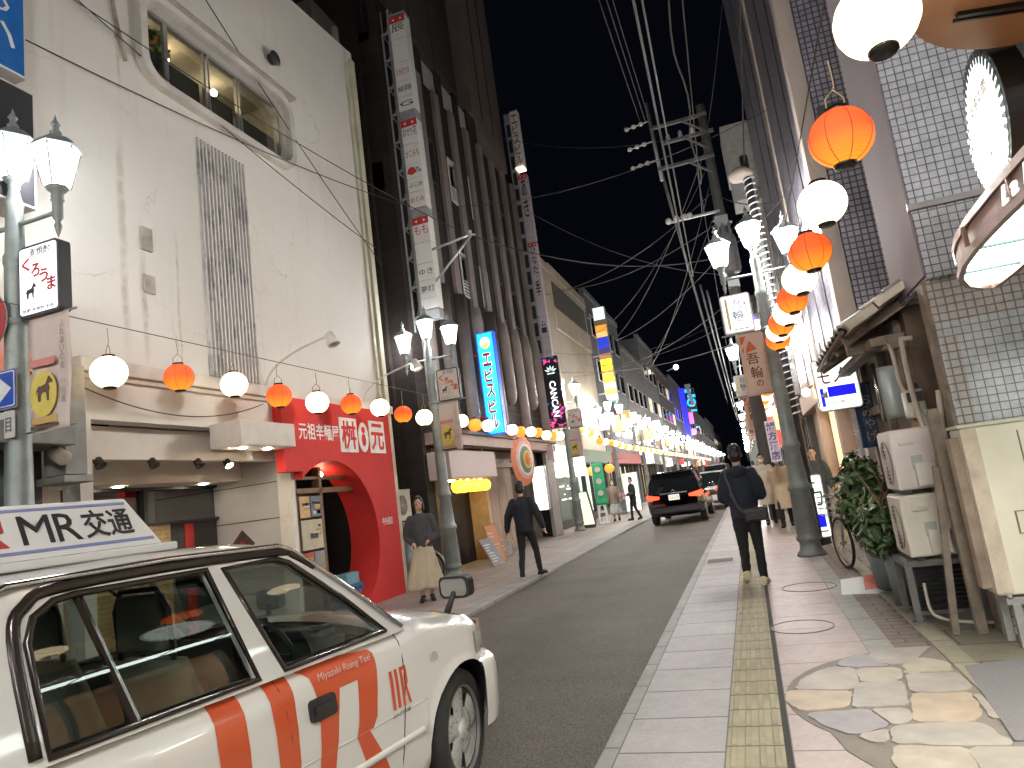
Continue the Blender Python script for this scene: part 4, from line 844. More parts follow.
m.slab(Fs, circ(-.02, -.17, .014, 10), c0=.007, c1=.011, m=0); m.slab(Fs, circ(.12, -.26, .014, 10), c0=.007, c1=.011, m=0); m.build("marking", [M("mark_blue", (.02, .05, .3), .4), M("mark_faint", (.62, .50, .48), .6)], rsn)
MB().bar(Fs(.3, .0, -.06), Fs(.3, 0, -.9) , .05).build("bracket", M_DKMETAL, rsn)
rc = thing("round_canopy", "round wooden canopy disc over the cafe entrance, lit orange from below", "canopy", (1.78, 3.15, 3.4))
m = MB(); m.slab(ID, circ(1.78, 3.15, .78, 56), c0=3.40, c1=3.52); m.build("disc", M("canopy_wood", (.50, .28, .15), .5, var=.15, scale=2), rc, bevel=.012)
m = MB(); m.bar((1.25, 3.45, 3.39), (1.9, 3.62, 3.39), .022); m.bar((1.25, 3.50, 3.393), (1.9, 3.68, 3.393), .012); m.box(1.9, 2.56, 3.05, 3.15, 3.44, 3.5); m.build("bracket", M_BLACK, rc)

# white cabinet on a steel stand, wooden props, outdoor units
wc = thing("white_cabinet", "large cream metal cabinet on a grey steel stand in front of the mosaic wall", "cabinet", (1.95, 6.02, 0))
m = MB(); m.box(1.50, 2.45, 5.90, 6.19, .36, 1.56); m.build("casing", M("cabinet_cream", (.66, .64, .53), .45, var=.12, scale=2), wc, bevel=.015)
m = MB(); m.box(1.485, 2.46, 5.885, 6.2, 1.56, 1.585); m.build("lid", M("cabinet_cream2", (.60, .57, .45), .45), wc, bevel=.006)
m = MB(); m.box(1.495, 1.60, 5.885, 5.90, .38, 1.55, 1); m.box(1.72, 2.0, 5.892, 5.90, .93, .936, 0); m.box(1.72, 1.73, 5.892, 5.90, .78, .936, 0); m.box(1.85, 1.858, 5.892, 5.90, .38, 1.5, 0); m.box(1.72, 2.4, 5.892, 5.9, .775, .781, 0)
m.build("door", [M("cabinet_seam", (.16, .14, .10), .6), M("cabinet_rust", (.52, .45, .36), .6, var=.3)], wc)
m = MB(); m.bar((1.55, 5.93, .32), (2.4, 5.93, .32), .05); m.bar((1.55, 6.15, .32), (2.4, 6.15, .32), .05); m.bar((1.57, 5.9, .32), (1.57, 6.17, .32), .05); m.bar((1.57, 5.90, .35), (1.57, 6.2, .35), .03)
m.build("stand", M_STEEL, wc)
for x, y in ((1.6, 5.92), (1.58, 6.15), (2.35, 5.92)): MB().bar((x, y, 0), (x, y, .3), .05).build("leg", M_STEEL, wc)
bt_ = MB().lathe([(0, 0), (.03, 0), (.032, .06), (.02, .075), (.02, .09), (.012, .1), (0, .1)], 12, (2.02, 6.0, 1.586)).build("jar", M_WOOD)
tag(bt_, "small amber jar standing on top of the cream cabinet", "jar")
for (x, y, x2, y2, z2, w, lab) in ((1.29, 6.42, 1.40, 6.36, 1.30, .05, "thin weathered timber prop leaning beside the outdoor units"), (1.47, 6.41, 1.44, 6.28, 1.75, .075, "thick weathered timber post standing by the cream cabinet")):
    m = MB(); m.bar((x, y, 0), (x2, y2, z2), w, w); tag(m.build("timber_prop", M_OLDWOOD, bevel=.006), lab, "post")
m = MB(); m.box(1.44, 1.52, 5.98, 6.1, .40, 1.50); tag(m.build("timber_plank", M("plank_pinkish", (.34, .265, .20), .8, var=.4, bump=.3), bevel=.006), "reddish plank standing against the side of the cream cabinet", "plank")
st = thing("unit_stand", "dark steel stand with a louvred panel carrying the stacked outdoor units", "stand", (1.3, 7.0, 0))
m = MB()
for y in (6.80, 7.3): m.bar((1.12, y, .5), (1.66, y, .5), .05)
for x in (1.12, 1.62): m.bar((x, 6.8, .5), (x, 7.3, .5), .05)
m.build("frame", M("stand_metal", (.17, .165, .15), .6, .4, var=.4), st)
for x, y in ((1.12, 6.8), (1.12, 7.3), (1.62, 6.8), (1.62, 7.3)):
    m = MB(); m.bar((x, y, .0), (x, y, .48), .05); m.box(x - .05, x + .05, y - .05, y + .05, 0, .03); m.build("leg", M("stand_metal", (0, 0, 0)), st)
m = MB()
for k in range(9): m.add([(1.17, 6.83, .12 + k * .036), (1.58, 6.83, .12 + k * .036), (1.58, 6.79, .145 + k * .036), (1.17, 6.79, .145 + k * .036)], [(0, 1, 2, 3)])
m.box(1.16, 1.59, 6.86, 6.9, .1, .48, 1); m.box(1.15, 1.6, 6.79, 6.83, .08, .11, 0); m.build("louvre", [M("louvre_metal", (.13, .13, .12), .5, .4, var=.3), M_BLACK], st)
def side_unit(loc, w, d, h, lab, col, grp):
    """outdoor unit turned so that its service side faces us and its fan faces the pavement"""
    t = thing("outdoor_unit", lab, "air conditioner", loc, 0, grp); mt = M("unit_%d" % int(col[2] * 100), col, .5, var=.16, scale=3)
    MB().box(-w / 2, w / 2, -d / 2, d / 2, .03, h).build("casing", mt, t, bevel=.018, local=True)
    MB().box(-w / 2 + .012, w / 2 - .012, -d / 2 + .012, d / 2 - .012, h, h + .008).build("lid", mt, t, bevel=.004, local=True)
    F = Frame((0, -d / 2, 0)); m = MB(); m.fbox(F, -.02, .14, .05, .25, .001, .05); m.build("service_cover", M("unit_cover", (.62, .58, .50), .5), t, local=True, bevel=.008); MB().fbox(F, -.1, .02, h * .76, h * .82, .001, .018).build("grip", M("unit_cover", (0, 0, 0)), t, local=True, bevel=.006)
    m = MB(); m.fbox(F, -.03, .06, h * .36, h * .58, .001, .003); m.build("label_plate", M("unit_plate", (.40, .40, .38), .5), t, local=True)
    F = Frame((-w / 2, 0, 0), (0, -1, 0)); m = MB(); r_ = min(d, h) * .36; m.slab(F, circ(0, h * .5, r_), c0=.001, c1=.003, m=1)
    for k in range(1, 7): m.tube([F(r_ * k / 6 * math.cos(R(a)), h * .5 + r_ * k / 6 * math.sin(R(a)), .01) for a in range(0, 360, 20)], .004, 4, closed=True)
    m.build("fan_grille", [mt, M_CHAR], t, local=True)
    m = MB()
    for x in (-w * .3, w * .3): m.box(x - .025, x + .025, -d / 2, d / 2, 0, .03)
    m.build("foot", M_DKMETAL, t, local=True); return t
side_unit((1.33, 7.02, .525), .36, .56, .54, "cream outdoor unit at the bottom of the stack beside the potted shrub", (.68, .63, .54), "stacked outdoor units")
side_unit((1.34, 7.03, 1.085), .33, .56, .54, "pale outdoor unit on top of the stack beside the potted shrub", (.67, .60, .56), "stacked outdoor units")
m = MB(); m.box(1.52, 1.585, 6.75, 7.25, .55, 1.25); tag(m.build("backing_board", M("board_blueish", (.45, .45, .45), .6, var=.15), bevel=.008), "pale grey board standing behind the stacked outdoor units", "board")
mt_ = thing("gas_meter", "white boxed meter fixed to the wooden wall above the outdoor units", "meter", (1.5, 7.1, 1.65))
m = MB(); m.box(1.42, 1.58, 7.0, 7.16, 1.72, 1.98); m.build("body", M("meter_white", (.62, .60, .50), .5), mt_, bevel=.03)
m = MB(); m.box(1.435, 1.565, 6.985, 7.0, 1.86, 1.95); m.build("window", M_CHAR, mt_)
m = MB(); m.lathe([(.05, 1.6), (.055, 1.66), (.03, 1.72)], 12, (1.5, 7.07, 0)); m.lathe([(.06, 1.98), (.05, 2.03), (.0, 2.04)], 12, (1.5, 7.07, 0)); m.build("connector", M("brass_brown", (.24, .16, .08), .5, .5), mt_)
wh = thing("water_heater", "pale upright cylinder with chrome edge mounted under the old tiled eaves", "tank", (1.5, 7.9, 1.75))
m = MB(); m.lathe([(0, 1.78), (.13, 1.78), (.14, 1.82), (.14, 2.25), (.12, 2.30), (0, 2.31)], 20, (1.5, 7.9, 0)); m.build("tank", M("heater_pale", (.50, .55, .53), .3, .1, var=0), wh)
m = MB(); m.tube([(1.36, 7.8, 1.75), (1.36, 7.8, 2.35)], .02, 8); m.build("pipe", M("chrome", (.7, .7, .7), .12, 1.0), wh)
for pts, r, lab in (([(1.56, 6.9, 2.42), (1.50, 6.9, 2.42), (1.47, 6.9, 2.38), (1.47, 6.9, 1.9), (1.50, 6.88, 1.5), (1.55, 6.9, 1.1), (1.55, 6.8, .85), (1.45, 6.74, .72), (1.38, 6.73, .72)], .024, "pale pipe bending down from the eaves to the lower outdoor unit"),
                    ([(1.40, 7.15, 2.45), (1.42, 7.1, 2.35), (1.43, 7.05, 2.0), (1.53, 6.95, 1.7), (1.55, 6.9, 1.4), (1.50, 6.85, 1.2)], .02, "thin pipe running behind the meter to the upper outdoor unit"),
                    ([(1.2, 6.72, .35), (1.2, 6.7, .15), (1.25, 6.66, .08), (1.4, 6.55, .06), (1.6, 6.5, .05)], .013, "loose pale hose looping on the ground under the unit stand"),
                    ([(1.57, 6.5, 1.9), (1.53, 6.45, 1.55), (1.54, 6.4, 1.3), (1.52, 6.4, .9)], .022, "beige conduit running down the timber beside the cream cabinet")):
    tag(MB().tube(smooth_pts(pts, 5), r, 8).build("pipe", M("pipe_beige", (.47, .41, .33), .55, var=.2)), lab, "pipe")

# ================================================================ old wooden house with a tiled roof
oh = thing("old_house", "old low wooden house with a sagging tiled roof between the cafe and dark tiled building", "house", (2.3, 8.6, 0))
m = MB(); m.box(1.62, 4.5, 7.32, 10.3, 0, 3.0); m.build("wall", M("old_wall", (.16, .12, .085), .85, var=.5, scale=4, bump=.4), oh)
m = MB()
for y in (7.5, 8.6, 9.8): m.box(1.55, 1.62, y, y + .12, 0, 2.7)
m.box(1.55, 1.62, 7.4, 10.2, 1.9, 2.0); m.box(1.1, 1.7, 7.42, 7.52, 2.42, 2.56); m.box(1.25, 1.38, 7.05, 10.1, 2.42, 2.50)
for y in (7.2, 7.9, 8.6, 9.3, 9.95): m.bar((1.05, y, 2.52), (1.9, y, 2.95), .07, .09)
m.build("timber_frame", M_OLDWOOD, oh, bevel=.006)
rf = MB(); th_ = math.atan2(.42, .72)
def roofpt(s_, y, h=0): return (1.06 + s_ * math.cos(th_) - h * math.sin(th_), y, 2.60 + s_ * math.sin(th_) + h * math.cos(th_) - .012 * (y - 6.9))
for i in range(12):                                  # courses of curved tiles
    y0 = 6.9 + i * .27
    for k in range(6):
        s0 = k * .24 - .02; n = 5
        v = []
        for s_ in (s0, s0 + .27):
            for j in range(n + 1):
                a = j / n; v.append(roofpt(s_, y0 + a * .27, .03 + .045 * math.sin(math.pi * a) ** 1 + (.022 if s_ == s0 else 0)))
        for s_ in (s0, s0 + .27):
            for j in range(n + 1):
                a = j / n; v.append(roofpt(s_, y0 + a * .27, .0 + .045 * math.sin(math.pi * a) + (.022 if s_ == s0 else 0)))
        N1 = n + 1; f = [(j, j + 1, N1 + j + 1, N1 + j) for j in range(n)] + [(2 * N1 + j, j, j + 1, 2 * N1 + j + 1)[::-1] for j in range(n)] + [(0, N1, 3 * N1, 2 * N1), (n, 2 * N1 + n, 3 * N1 + n, N1 + n)]
        rf.add(v, f, k % 2, False)
M_RT = M("roof_tile", (.20, .185, .165), .55, var=.4, scale=5, bump=.2); M_RT2 = M("roof_tile_pale", (.27, .25, .22), .55, var=.4, scale=5, bump=.2)
rf.build("roof", [M_RT, M_RT2], oh)
m = MB()
for k in range(4):
    m = MB(); s0 = k * .315 + .0; m.add([roofpt(s0, 6.84, -.03 + .006 * k), roofpt(s0 + .30, 6.84, -.045 + .006 * k), roofpt(s0 + .30, 6.84, .035), roofpt(s0, 6.84, .055), roofpt(s0, 6.93, -.03), roofpt(s0 + .30, 6.93, -.045), roofpt(s0 + .30, 6.93, .035), roofpt(s0, 6.93, .055)], [(0, 1, 2, 3), (4, 7, 6, 5), (0, 4, 5, 1), (3, 2, 6, 7), (1, 5, 6, 2), (0, 3, 7, 4)]); m.build("verge_tile", M("verge_pale", (.46, .42, .34), .6, var=.3, bump=.2), oh, bevel=.008)
m = MB(); m.add([roofpt(-.02, 6.9, -.02), roofpt(1.4, 6.9, -.02), roofpt(1.4, 10.1, -.02), roofpt(-.02, 10.1, -.02)], [(0, 1, 2, 3)]); m.build("sheathing", M_OLDWOOD, oh, solid=.02)
m = MB(); m.tube([(1.03, 6.95, 2.585), (1.03, 10.1, 2.55)], .024, 8); m.build("gutter", M("gutter_brown", (.13, .085, .055), .5), oh)
# ridge scraps at the top of the roof
m = MB(); m.add([(1.62, 6.5, 2.85), (1.60, 7.2, 3.12), (1.60, 7.35, 3.45), (1.60, 7.0, 3.3), (1.60, 6.7, 3.02)], [(0, 1, 2, 3, 4)]); 
tag(m.build("flashing_sheet", M("flashing_tan", (.36, .24, .17), .7, var=.4), solid=.02), "tan scrap of flashing against the mauve corner above the old tiled roof", "flashing")

# ================================================================ dark tiled building further on, our side
R2 = thing("tiled_building", "tall building of dark mosaic tiles with a pale corner column beyond the old house", "building", (4, 14.5, 0))
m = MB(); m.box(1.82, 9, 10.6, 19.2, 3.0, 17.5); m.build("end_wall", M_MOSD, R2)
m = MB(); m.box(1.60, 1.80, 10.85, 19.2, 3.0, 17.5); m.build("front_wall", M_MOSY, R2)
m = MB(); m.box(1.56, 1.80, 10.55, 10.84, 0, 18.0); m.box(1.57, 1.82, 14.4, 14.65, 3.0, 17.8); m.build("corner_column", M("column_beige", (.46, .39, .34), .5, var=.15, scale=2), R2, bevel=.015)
m = MB()
for z in (3.1, 5.7, 8.5, 11.3): m.box(1.82, 9, 10.50, 10.6, z, z + .09); m.box(1.82, 9, 10.42, 10.5, z + .09, z + .12)
m.box(1.85, 9, 10.52, 10.6, 5.79, 6.5, 1); m.build("ledge", [M_DKMETAL, M("ledge_dark", (.10, .095, .11), .6, var=.3)], R2)
m = MB()
for y in (11.6, 12.9, 15.4, 17.0): m.box(1.585, 1.6, y, y + .05, 3.1, 17)
m.build("joint", M_DKMETAL, R2)
# its street-level shop bays
m = MB(); m.box(1.75, 6, 10.86, 19.2, 0, 3.0); m.build("shop_wall", M("bay_tan", (.46, .33, .22), .7, var=.2), R2)
m = MB(); m.box(1.50, 1.75, 10.9, 13.1, 2.45, 2.98); m.box(1.5, 1.75, 13.2, 19.0, 2.55, 2.98); m.box(1.55, 1.75, 12.95, 13.2, 0, 2.6); m.box(1.55, 1.75, 15.8, 16.0, 0, 2.6); m.build("fascia", M("bay_peach", (.55, .40, .31), .6, var=.1), R2, bevel=.01)
m = MB()
for k in range(44): m.add([(1.66, 11.2, .1 + k * .05), (1.66, 12.3, .1 + k * .05), (1.70, 12.3, .148 + k * .05), (1.70, 11.2, .148 + k * .05)], [(0, 1, 2, 3)])
m.box(1.71, 1.74, 11.2, 12.3, .05, 2.3); m.build("shutter", M("shutter_lilac", (.44, .44, .50), .4, .4, var=.1), R2)
m = MB(); m.box(1.745, 1.748, 13.3, 15.7, .2, 2.45); m.build("lit_shop_window", E("bay_glow", (1, .72, .42), .9, .3, 2), R2)
for i, (y0, y1, h, w) in enumerate(((19.4, 27, 8.6, W3), (27.1, 36, 8.0, W2), (36.1, 47, 9.5, W4), (47.1, 60, 9, W5), (60.1, 80, 10, W2), (80.1, 110, 11, W4), (110.1, 150, 11, W3), (150.1, 235, 11, W2))):
    far_building("row_building", f"{ORD[i]} low building beyond the dark tiled one on the lantern side of the street", y0, y1, h, w, x=1.6, side=1, floors=(4.2, 6.4), cols=3, shop=((1, .75, .45), 1.0, (SHA, SHG, SHW)[i % 3]))
far_building("near_building", "shop building behind the camera across from the cafe", -16, -3.1, 10, W3, floors=(4.4, 7.2), cols=4, shop=((1, .9, .75), 1.6, SHW))
pb = thing("roof_box", "pale boxed balcony jutting out high beyond the dark tiled building", "balcony", (1.2, 20.5, 9.4))
m = MB(); m.box(.9, 1.75, 20.0, 21.2, 9.7, 11.2); m.build("panel", M("roofbox_grey", (.30, .29, .27), .7, var=.3), pb, bevel=.02); m = MB(); m.box(.95, 1.75, 20.05, 21.15, 8.9, 9.7); m.build("bracket", M("roofbox_pale", (.36, .35, .34), .7), pb)

# ================================================================ things on our pavement
ms = thing("shop_sign", "white lit box sign with a blue bar hung under the old tiled eaves", "sign", (1.2, 9.45, 2.05))
Fm2 = FNY(9.45); m = MB(); m.slab(Fm2, rrect(.96, 1.46, 2.03, 2.68, .04), c0=-.16, c1=0); m.build("casing", M_WFRAME, ms)
m = MB(); m.slab(Fm2, rrect(.975, 1.445, 2.045, 2.665, .03), c0=.001, c1=.006); m.build("face", E("mono_face", (1, .98, .95), 1.15), ms)
m = MB(); m.text(Fm2, "モノ", 1.0, 1.30, 2.37, 2.56, 0, c=.009, bold=.01); m.fbox(Fm2, 1.09, 1.41, 2.20, 2.33, .007, .010, 1); m.fbox(Fm2, 1.0, 1.04, 2.09, 2.32, .007, .010, 1)
m.add([Fm2(1.0, 2.23, .012), Fm2(1.08, 2.18, .012), Fm2(1.08, 2.29, .012)], [(0, 1, 2)], 2); m.text(Fm2, "営業中", 1.1, 1.38, 2.11, 2.15, 0, c=.009)
m.build("lettering", [M("mono_brown", (.30, .13, .06), .5), E("mono_blue", (.01, .01, .75), .8), M_LETW], ms)
m = MB(); m.tube([(1.1, 9.4, 2.68), (1.1, 9.4, 2.9)], .012, 6); m.tube([(1.35, 9.4, 2.68), (1.35, 9.4, 2.95)], .012, 6); m.build("hanger", M_STEEL, ms)
nr = thing("banner", "dark blue cloth banner with pale characters hanging beside the white lit box sign", "banner", (1.55, 9.6, 1.5))
Fb = Frame((1.48, 9.62, 0), (.85, .3, 0)); m = MB(); n = 10
v = []; 
for j in range(12):
    for i in range(n + 1): v.append(Fb(-.12 + .24 * i / n, 1.52 + .80 * j / 11, .012 * math.sin(i * 1.3 + j * .3)))
m.add(v, [(j * (n + 1) + i, j * (n + 1) + i + 1, (j + 1) * (n + 1) + i + 1, (j + 1) * (n + 1) + i) for j in range(11) for i in range(n)], 0, True); m.build("cloth", M("noren_blue", (.05, .10, .19), .85), nr, solid=.004)
m = MB(); m.vtext(Fb, "おみやげ", -.04, .09, 1.58, 2.2, 0, c=.018); m.build("lettering", M("noren_peach", (.6, .42, .3), .7), nr)
MB().tube([Fb(-.15, 2.33, 0), Fb(.15, 2.33, 0)], .01, 6).build("rod", M_WOOD, nr)
ks = thing("standing_sign", "white glowing floor sign with a black character and a blue block behind the lamp post", "sign", (.85, 13.2, 0))
Fk = FNY(13.15); m = MB(); m.slab(Fk, rrect(.62, 1.14, .12, 1.2, .04), c0=-.18, c1=0); m.build("casing", M("ks_frame", (.35, .36, .34), .5), ks); m = MB(); m.box(.66, 1.1, 13.17, 13.31, 0, .12); m.build("base", M_CHAR, ks)
m = MB(); m.slab(Fk, rrect(.64, 1.12, .14, 1.18, .03), c0=.001, c1=.006); m.build("face", E("ks_face", (.92, 1, .9), .85), ks)
m = MB(); m.text(Fk, "カ", .86, 1.10, .66, .98, 0, c=.008); m.fbox(Fk, .80, 1.08, .30, .52, .007, .010, 1); m.fbox(Fk, .84, 1.02, 1.04, 1.08, .007, .01, 2); m.fbox(Fk, .78, 1.09, .22, .24, .007, .01, 0); m.build("lettering", [M_SIGNK, E("ks_blue", (.01, .01, .7), .8), M("ks_green", (.2, .55, .4), .5)], ks)
# potted shrub
ps = thing("potted_shrub", "bushy green shrub in grey pots beside the stacked outdoor units", "shrub", (1.15, 8.2, 0))
for x, y, r, h in ((1.16, 7.62, .10, .48), (1.2, 8.5, .17, .42)): MB().lathe([(0, 0), (r * .75, 0), (r, h), (r * .92, h), (r * .88, h - .05), (0, h - .05)], 18, (x, y, 0)).build("pot", M("pot_bluegrey", (.12, .14, .145), .6, var=.2), ps)
m = MB(); q = random.Random(2)
for k in range(16):
    x, y = (1.16, 7.62) if k % 2 else (1.2, 8.5); m.tube(bez((x, y, .4), (x, y, .7), (x + q.uniform(-.2, .2), y + q.uniform(-.3, .3), .9), (x + q.uniform(-.35, .3), y + q.uniform(-.5, .4), q.uniform(.9, 1.4)), 6), [.013, .012, .01, .009, .007, .006, .004], 5)
m.build("stem", M_WOOD, ps)
lf = MB()
for c, r_, n_, sd in (((1.12, 8.5, .98), (.30, .5, .44), 620, 1), ((1.08, 7.72, .72), (.22, .34, .30), 300, 2), ((1.16, 8.9, .8), (.28, .5, .4), 260, 3), ((1.1, 8.3, 1.3), (.18, .3, .2), 120, 4)): leaves(lf, c, r_, n_, .075, sd, 3)
lf.build("foliage", [M("shrub_green", (.055, .105, .03), .45, var=.4), M("shrub_dark", (.03, .06, .02), .45, var=.4), M("shrub_light", (.10, .15, .045), .45, var=.4)], ps)
rb = thing("fallen_board", "white board with a red half lying tilted on the paving by the shrub pot", "board", (.98, 8.6, 0), R(-8))
Ft_ = Frame((0, 0, .06), (1, .1, .06), (0, 1, .28)); m = MB(); m.fbox(Ft_, -.26, .26, -.3, .22, -.03, 0); m.build("board", M("board_white", (.55, .56, .55), .5, var=.1), rb, local=True, bevel=.006)
m = MB(); m.fbox(Ft_, -.02, .259, -.12, .219, .001, .004); m.build("red_half", M("board_red", (.55, .09, .035), .5), rb, local=True)
MB().tube(smooth_pts([Ft_(.06, .02, .006), Ft_(.12, .06, .006), Ft_(.16, -.02, .006), Ft_(.22, .04, .006)], 4), .006, 5).build("lettering", M("board_gold", (.6, .35, .1), .5), rb, local=True)
MB().fbox(Ft_, -.2, .2, .1, .16, -.12, -.03).build("support", M_DKMETAL, rb, local=True)
mt_ = MB(); mt_.slab(ID, [(1.11, 5.50), (1.52, 5.62), (1.9, 5.55), (1.72, 4.1), (.99, 4.18)], c0=.002, c1=.014)
def matm():
    g = N("ribbed_mat"); P = g.pos(); f = g.noise(P, 160, 2); k = g.ramp(f, .3, .7, .7, 1.15); g.set(Base_Color=g.mix(1.0, (.20, .19, .20), g.comb(k, k, k), 'MULTIPLY'), Roughness=.95); g.bump(f, .004, .7); return g.m
tag(mt_.build("door_mat", matm(), bevel=.004), "dark grey door mat on the tan paving in front of the cafe", "mat")
bicycle((1.12, 9.75, 0), R(14), "bicycle parked behind the green shrub under the white box sign", M("bike_silver", (.4, .4, .4), .35, .6))

# ================================================================ street lamps
M_POST = M("post_green", (.24, .275, .265), .45, .2, var=.3, scale=5, bump=.08)
M_LGLASS = E("lamp_glass", (.96, .97, 1.0), LAMP)
M_LGS = E('lamp_glass_boosted', (1.0, .965, .92), 300.0); M_LGD = E('lamp_glass_dimmed', (.97, .98, 1.0), 48.0)  # output raised for posts behind the camera, lowered for two in view
def lantern_head(mbf, mbg, x, z):
    """six-sided street lantern: frame and roof in mbf, panes in mbg"""
    o = (x, 0, z)
    mbf.lathe([(.03, -.34), (.055, -.30), (.05, -.26), (.075, -.24), (.10, -.205)], 12, o)
    mbf.lathe([(.205, .165), (.225, .175), (.20, .21), (.13, .27), (.07, .30), (.05, .33), (.05, .36), (.025, .37), (.03, .41), (.045, .43), (.015, .48), (0, .54)], 6, o, smooth=False)
    mbf.lathe([(.0, .16), (.205, .165)], 6, o, smooth=False)
    for k in range(6):
        a = math.pi / 3 * k; mbf.bar((x + .105 * math.cos(a), .105 * math.sin(a), z - .205), (x + .192 * math.cos(a), .192 * math.sin(a), z + .168), .016)
    mbg.lathe([(.098, -.20), (.184, .16)], 6, o, smooth=False)
def make_post(loc, label):
    p = thing("street_lamp", label, "street lamp", loc, group="three-headed street lamps along the street")
    m = MB(); m.lathe([(.22, 0), (.215, .04), (.175, .09), (.155, .16), (.152, .21), (.187, .24), (.187, .28), (.165, .32), (.175, .36), (.152, 1.0), (.178, 1.03), (.178, 1.08), (.15, 1.12), (.143, 1.18), (.117, 1.66), (.14, 1.69), (.14, 1.75), (.117, 1.80), (.112, 2.1), (.088, 4.2), (.10, 4.24), (.10, 4.30), (.082, 4.34), (.074, 4.80), (.085, 4.83), (.06, 4.90), (.045, 5.0)], 18); m.build("pole", M_POST, p, local=True)
    m = MB(); m.tube([(-.55, 0, 4.62), (.55, 0, 4.62)], .022, 8)
    for s in (-1, 1):
        m.lathe([(0, -.30), (.02, -.24), (.035, -.18), (.02, -.14), (.045, -.10), (.045, .05), (.06, .07), (.03, .10)], 12, (s * .55, 0, 4.66))
    m.build("arm", M_POST, p, local=True)
    for x, z in ((-.55, 5.06), (.55, 5.06), (0, 5.30)):
        f, g = MB(), MB(); lantern_head(f, g, x, z); fo = f.build("lantern_head", M_POST, p, local=True); g.build("glass", M_LGLASS, fo, local=True)
    m = MB(); m.tube([(0, 0, 3.66), (.74, 0, 3.66)], .012, 6); m.lathe([(.12, 3.63), (.12, 3.69)], 14); m.build("banner_rail", M_POST, p, local=True); MB().tube([(0, 0, 2.62), (.7, 0, 2.62)], .008, 6).build("banner_rail", M_POST, p, local=True)
    return p
LPOS = [-15.5, -5.0, 4.5, 13.4, 24.7, 34, 44, 54.5, 65, 76, 88, 101, 115, 130, 147, 166, 188]
RPOS = [-12.5, -2.4, 12.0, 23.0, 33, 43.5, 54, 65, 77, 90, 104, 119, 136, 155, 178]
post0 = None; LL = ["rust"]; 
far_names = {4.5: "street lamp by the white building, carrying a horse sign and a one-way arrow plate", 13.4: "street lamp between the red shop and the pink box awning", 24.7: "street lamp in front of the green lit shop", 34: "street lamp just past the stacked colour sign", 12.0: "street lamp beside the walking man, its foot by the glowing floor sign", 23.0: "street lamp above the row of pink banners beyond the tiled building"}
def place_post(x, y, side, i):
    global post0
    lab = far_names.get(y) or f"small three-headed street lamp on the {'shop-lantern' if side < 0 else 'walking-man'} side, {ORD[i]} post along from the camera"
    if post0 is None: post0 = make_post((x, y, 0), lab); q = post0
    else: q = dup(post0, (x, y, 0), label=lab)
    q.rotation_euler = (0, 0, 0 if side < 0 else math.pi)
    if y == 4.5:                                                  # no room for the inner head beside the white wall
        for ch in list(q.children):
            if ch.name.startswith('lantern_head') and min(v.co.x for v in ch.data.vertices) < -.4:
                for g in list(ch.children): bpy.data.objects.remove(g)
                bpy.data.objects.remove(ch)
    gm = M_LGS if y < 0 else (M_LGD if y in (4.5, 13.4) else None)                 # heads behind the camera boosted to light the walls; two far-side posts dimmed
    if gm:
        for ch in q.children:
            if ch.name.startswith('lantern_head'):
                for g in ch.children: g.data = g.data.copy(); g.data.materials[0] = gm
    return q
for i, y in enumerate(LPOS): place_post(-6.05 if y != 4.5 else -6.12, y, -1, i)
for i, y in enumerate(RPOS): place_post(.69, y, 1, i)
# sign boxes and cloth banners on the near lamp posts
HORSE = [(-.32, -.5), (-.20, -.5), (-.16, -.18), (-.02, -.10), (.16, -.14), (.20, -.5), (.30, -.5), (.30, -.12), (.36, .06), (.30, .24), (.40, .30), (.50, .24), (.54, .34), (.40, .54), (.30, .60), (.27, .52), (.12, .26), (-.16, .18), (-.30, .20), (-.42, .02), (-.46, -.2), (-.38, -.02), (-.34, -.12), (-.36, -.3)]
def horse(mb, F, a, b, s, m, c): return mb.slab(F, [(a + p[0] * s, b + p[1] * s) for p in HORSE], c0=c, c1=c + .003, m=m)
M_YEL, M_GOLD = M("banner_yellow", (.62, .50, .12), .8), M("banner_gold", (.50, .34, .12), .8)
def cloth_panel(F, a0, a1, b0, b1, seed, mats, nx=8, ny=18):
    q = random.Random(seed); ph = q.uniform(0, 6); v = []
    def dz(a, b): return .02 * math.sin((a - a0) * 9 + ph + (b1 - b) * 3) * (b1 - b) + .012 * math.sin((b1 - b) * 7 + ph)
    for j in range(ny + 1):
        for i in range(nx + 1): a = a0 + (a1 - a0) * i / nx; b = b0 + (b1 - b0) * j / ny; v.append(F(a, b, dz(a, b)))
    m = MB(); m.add(v, [(j * (nx + 1) + i, j * (nx + 1) + i + 1, (j + 1) * (nx + 1) + i + 1, (j + 1) * (nx + 1) + i) for j in range(ny) for i in range(nx)], 0, True); return m, dz
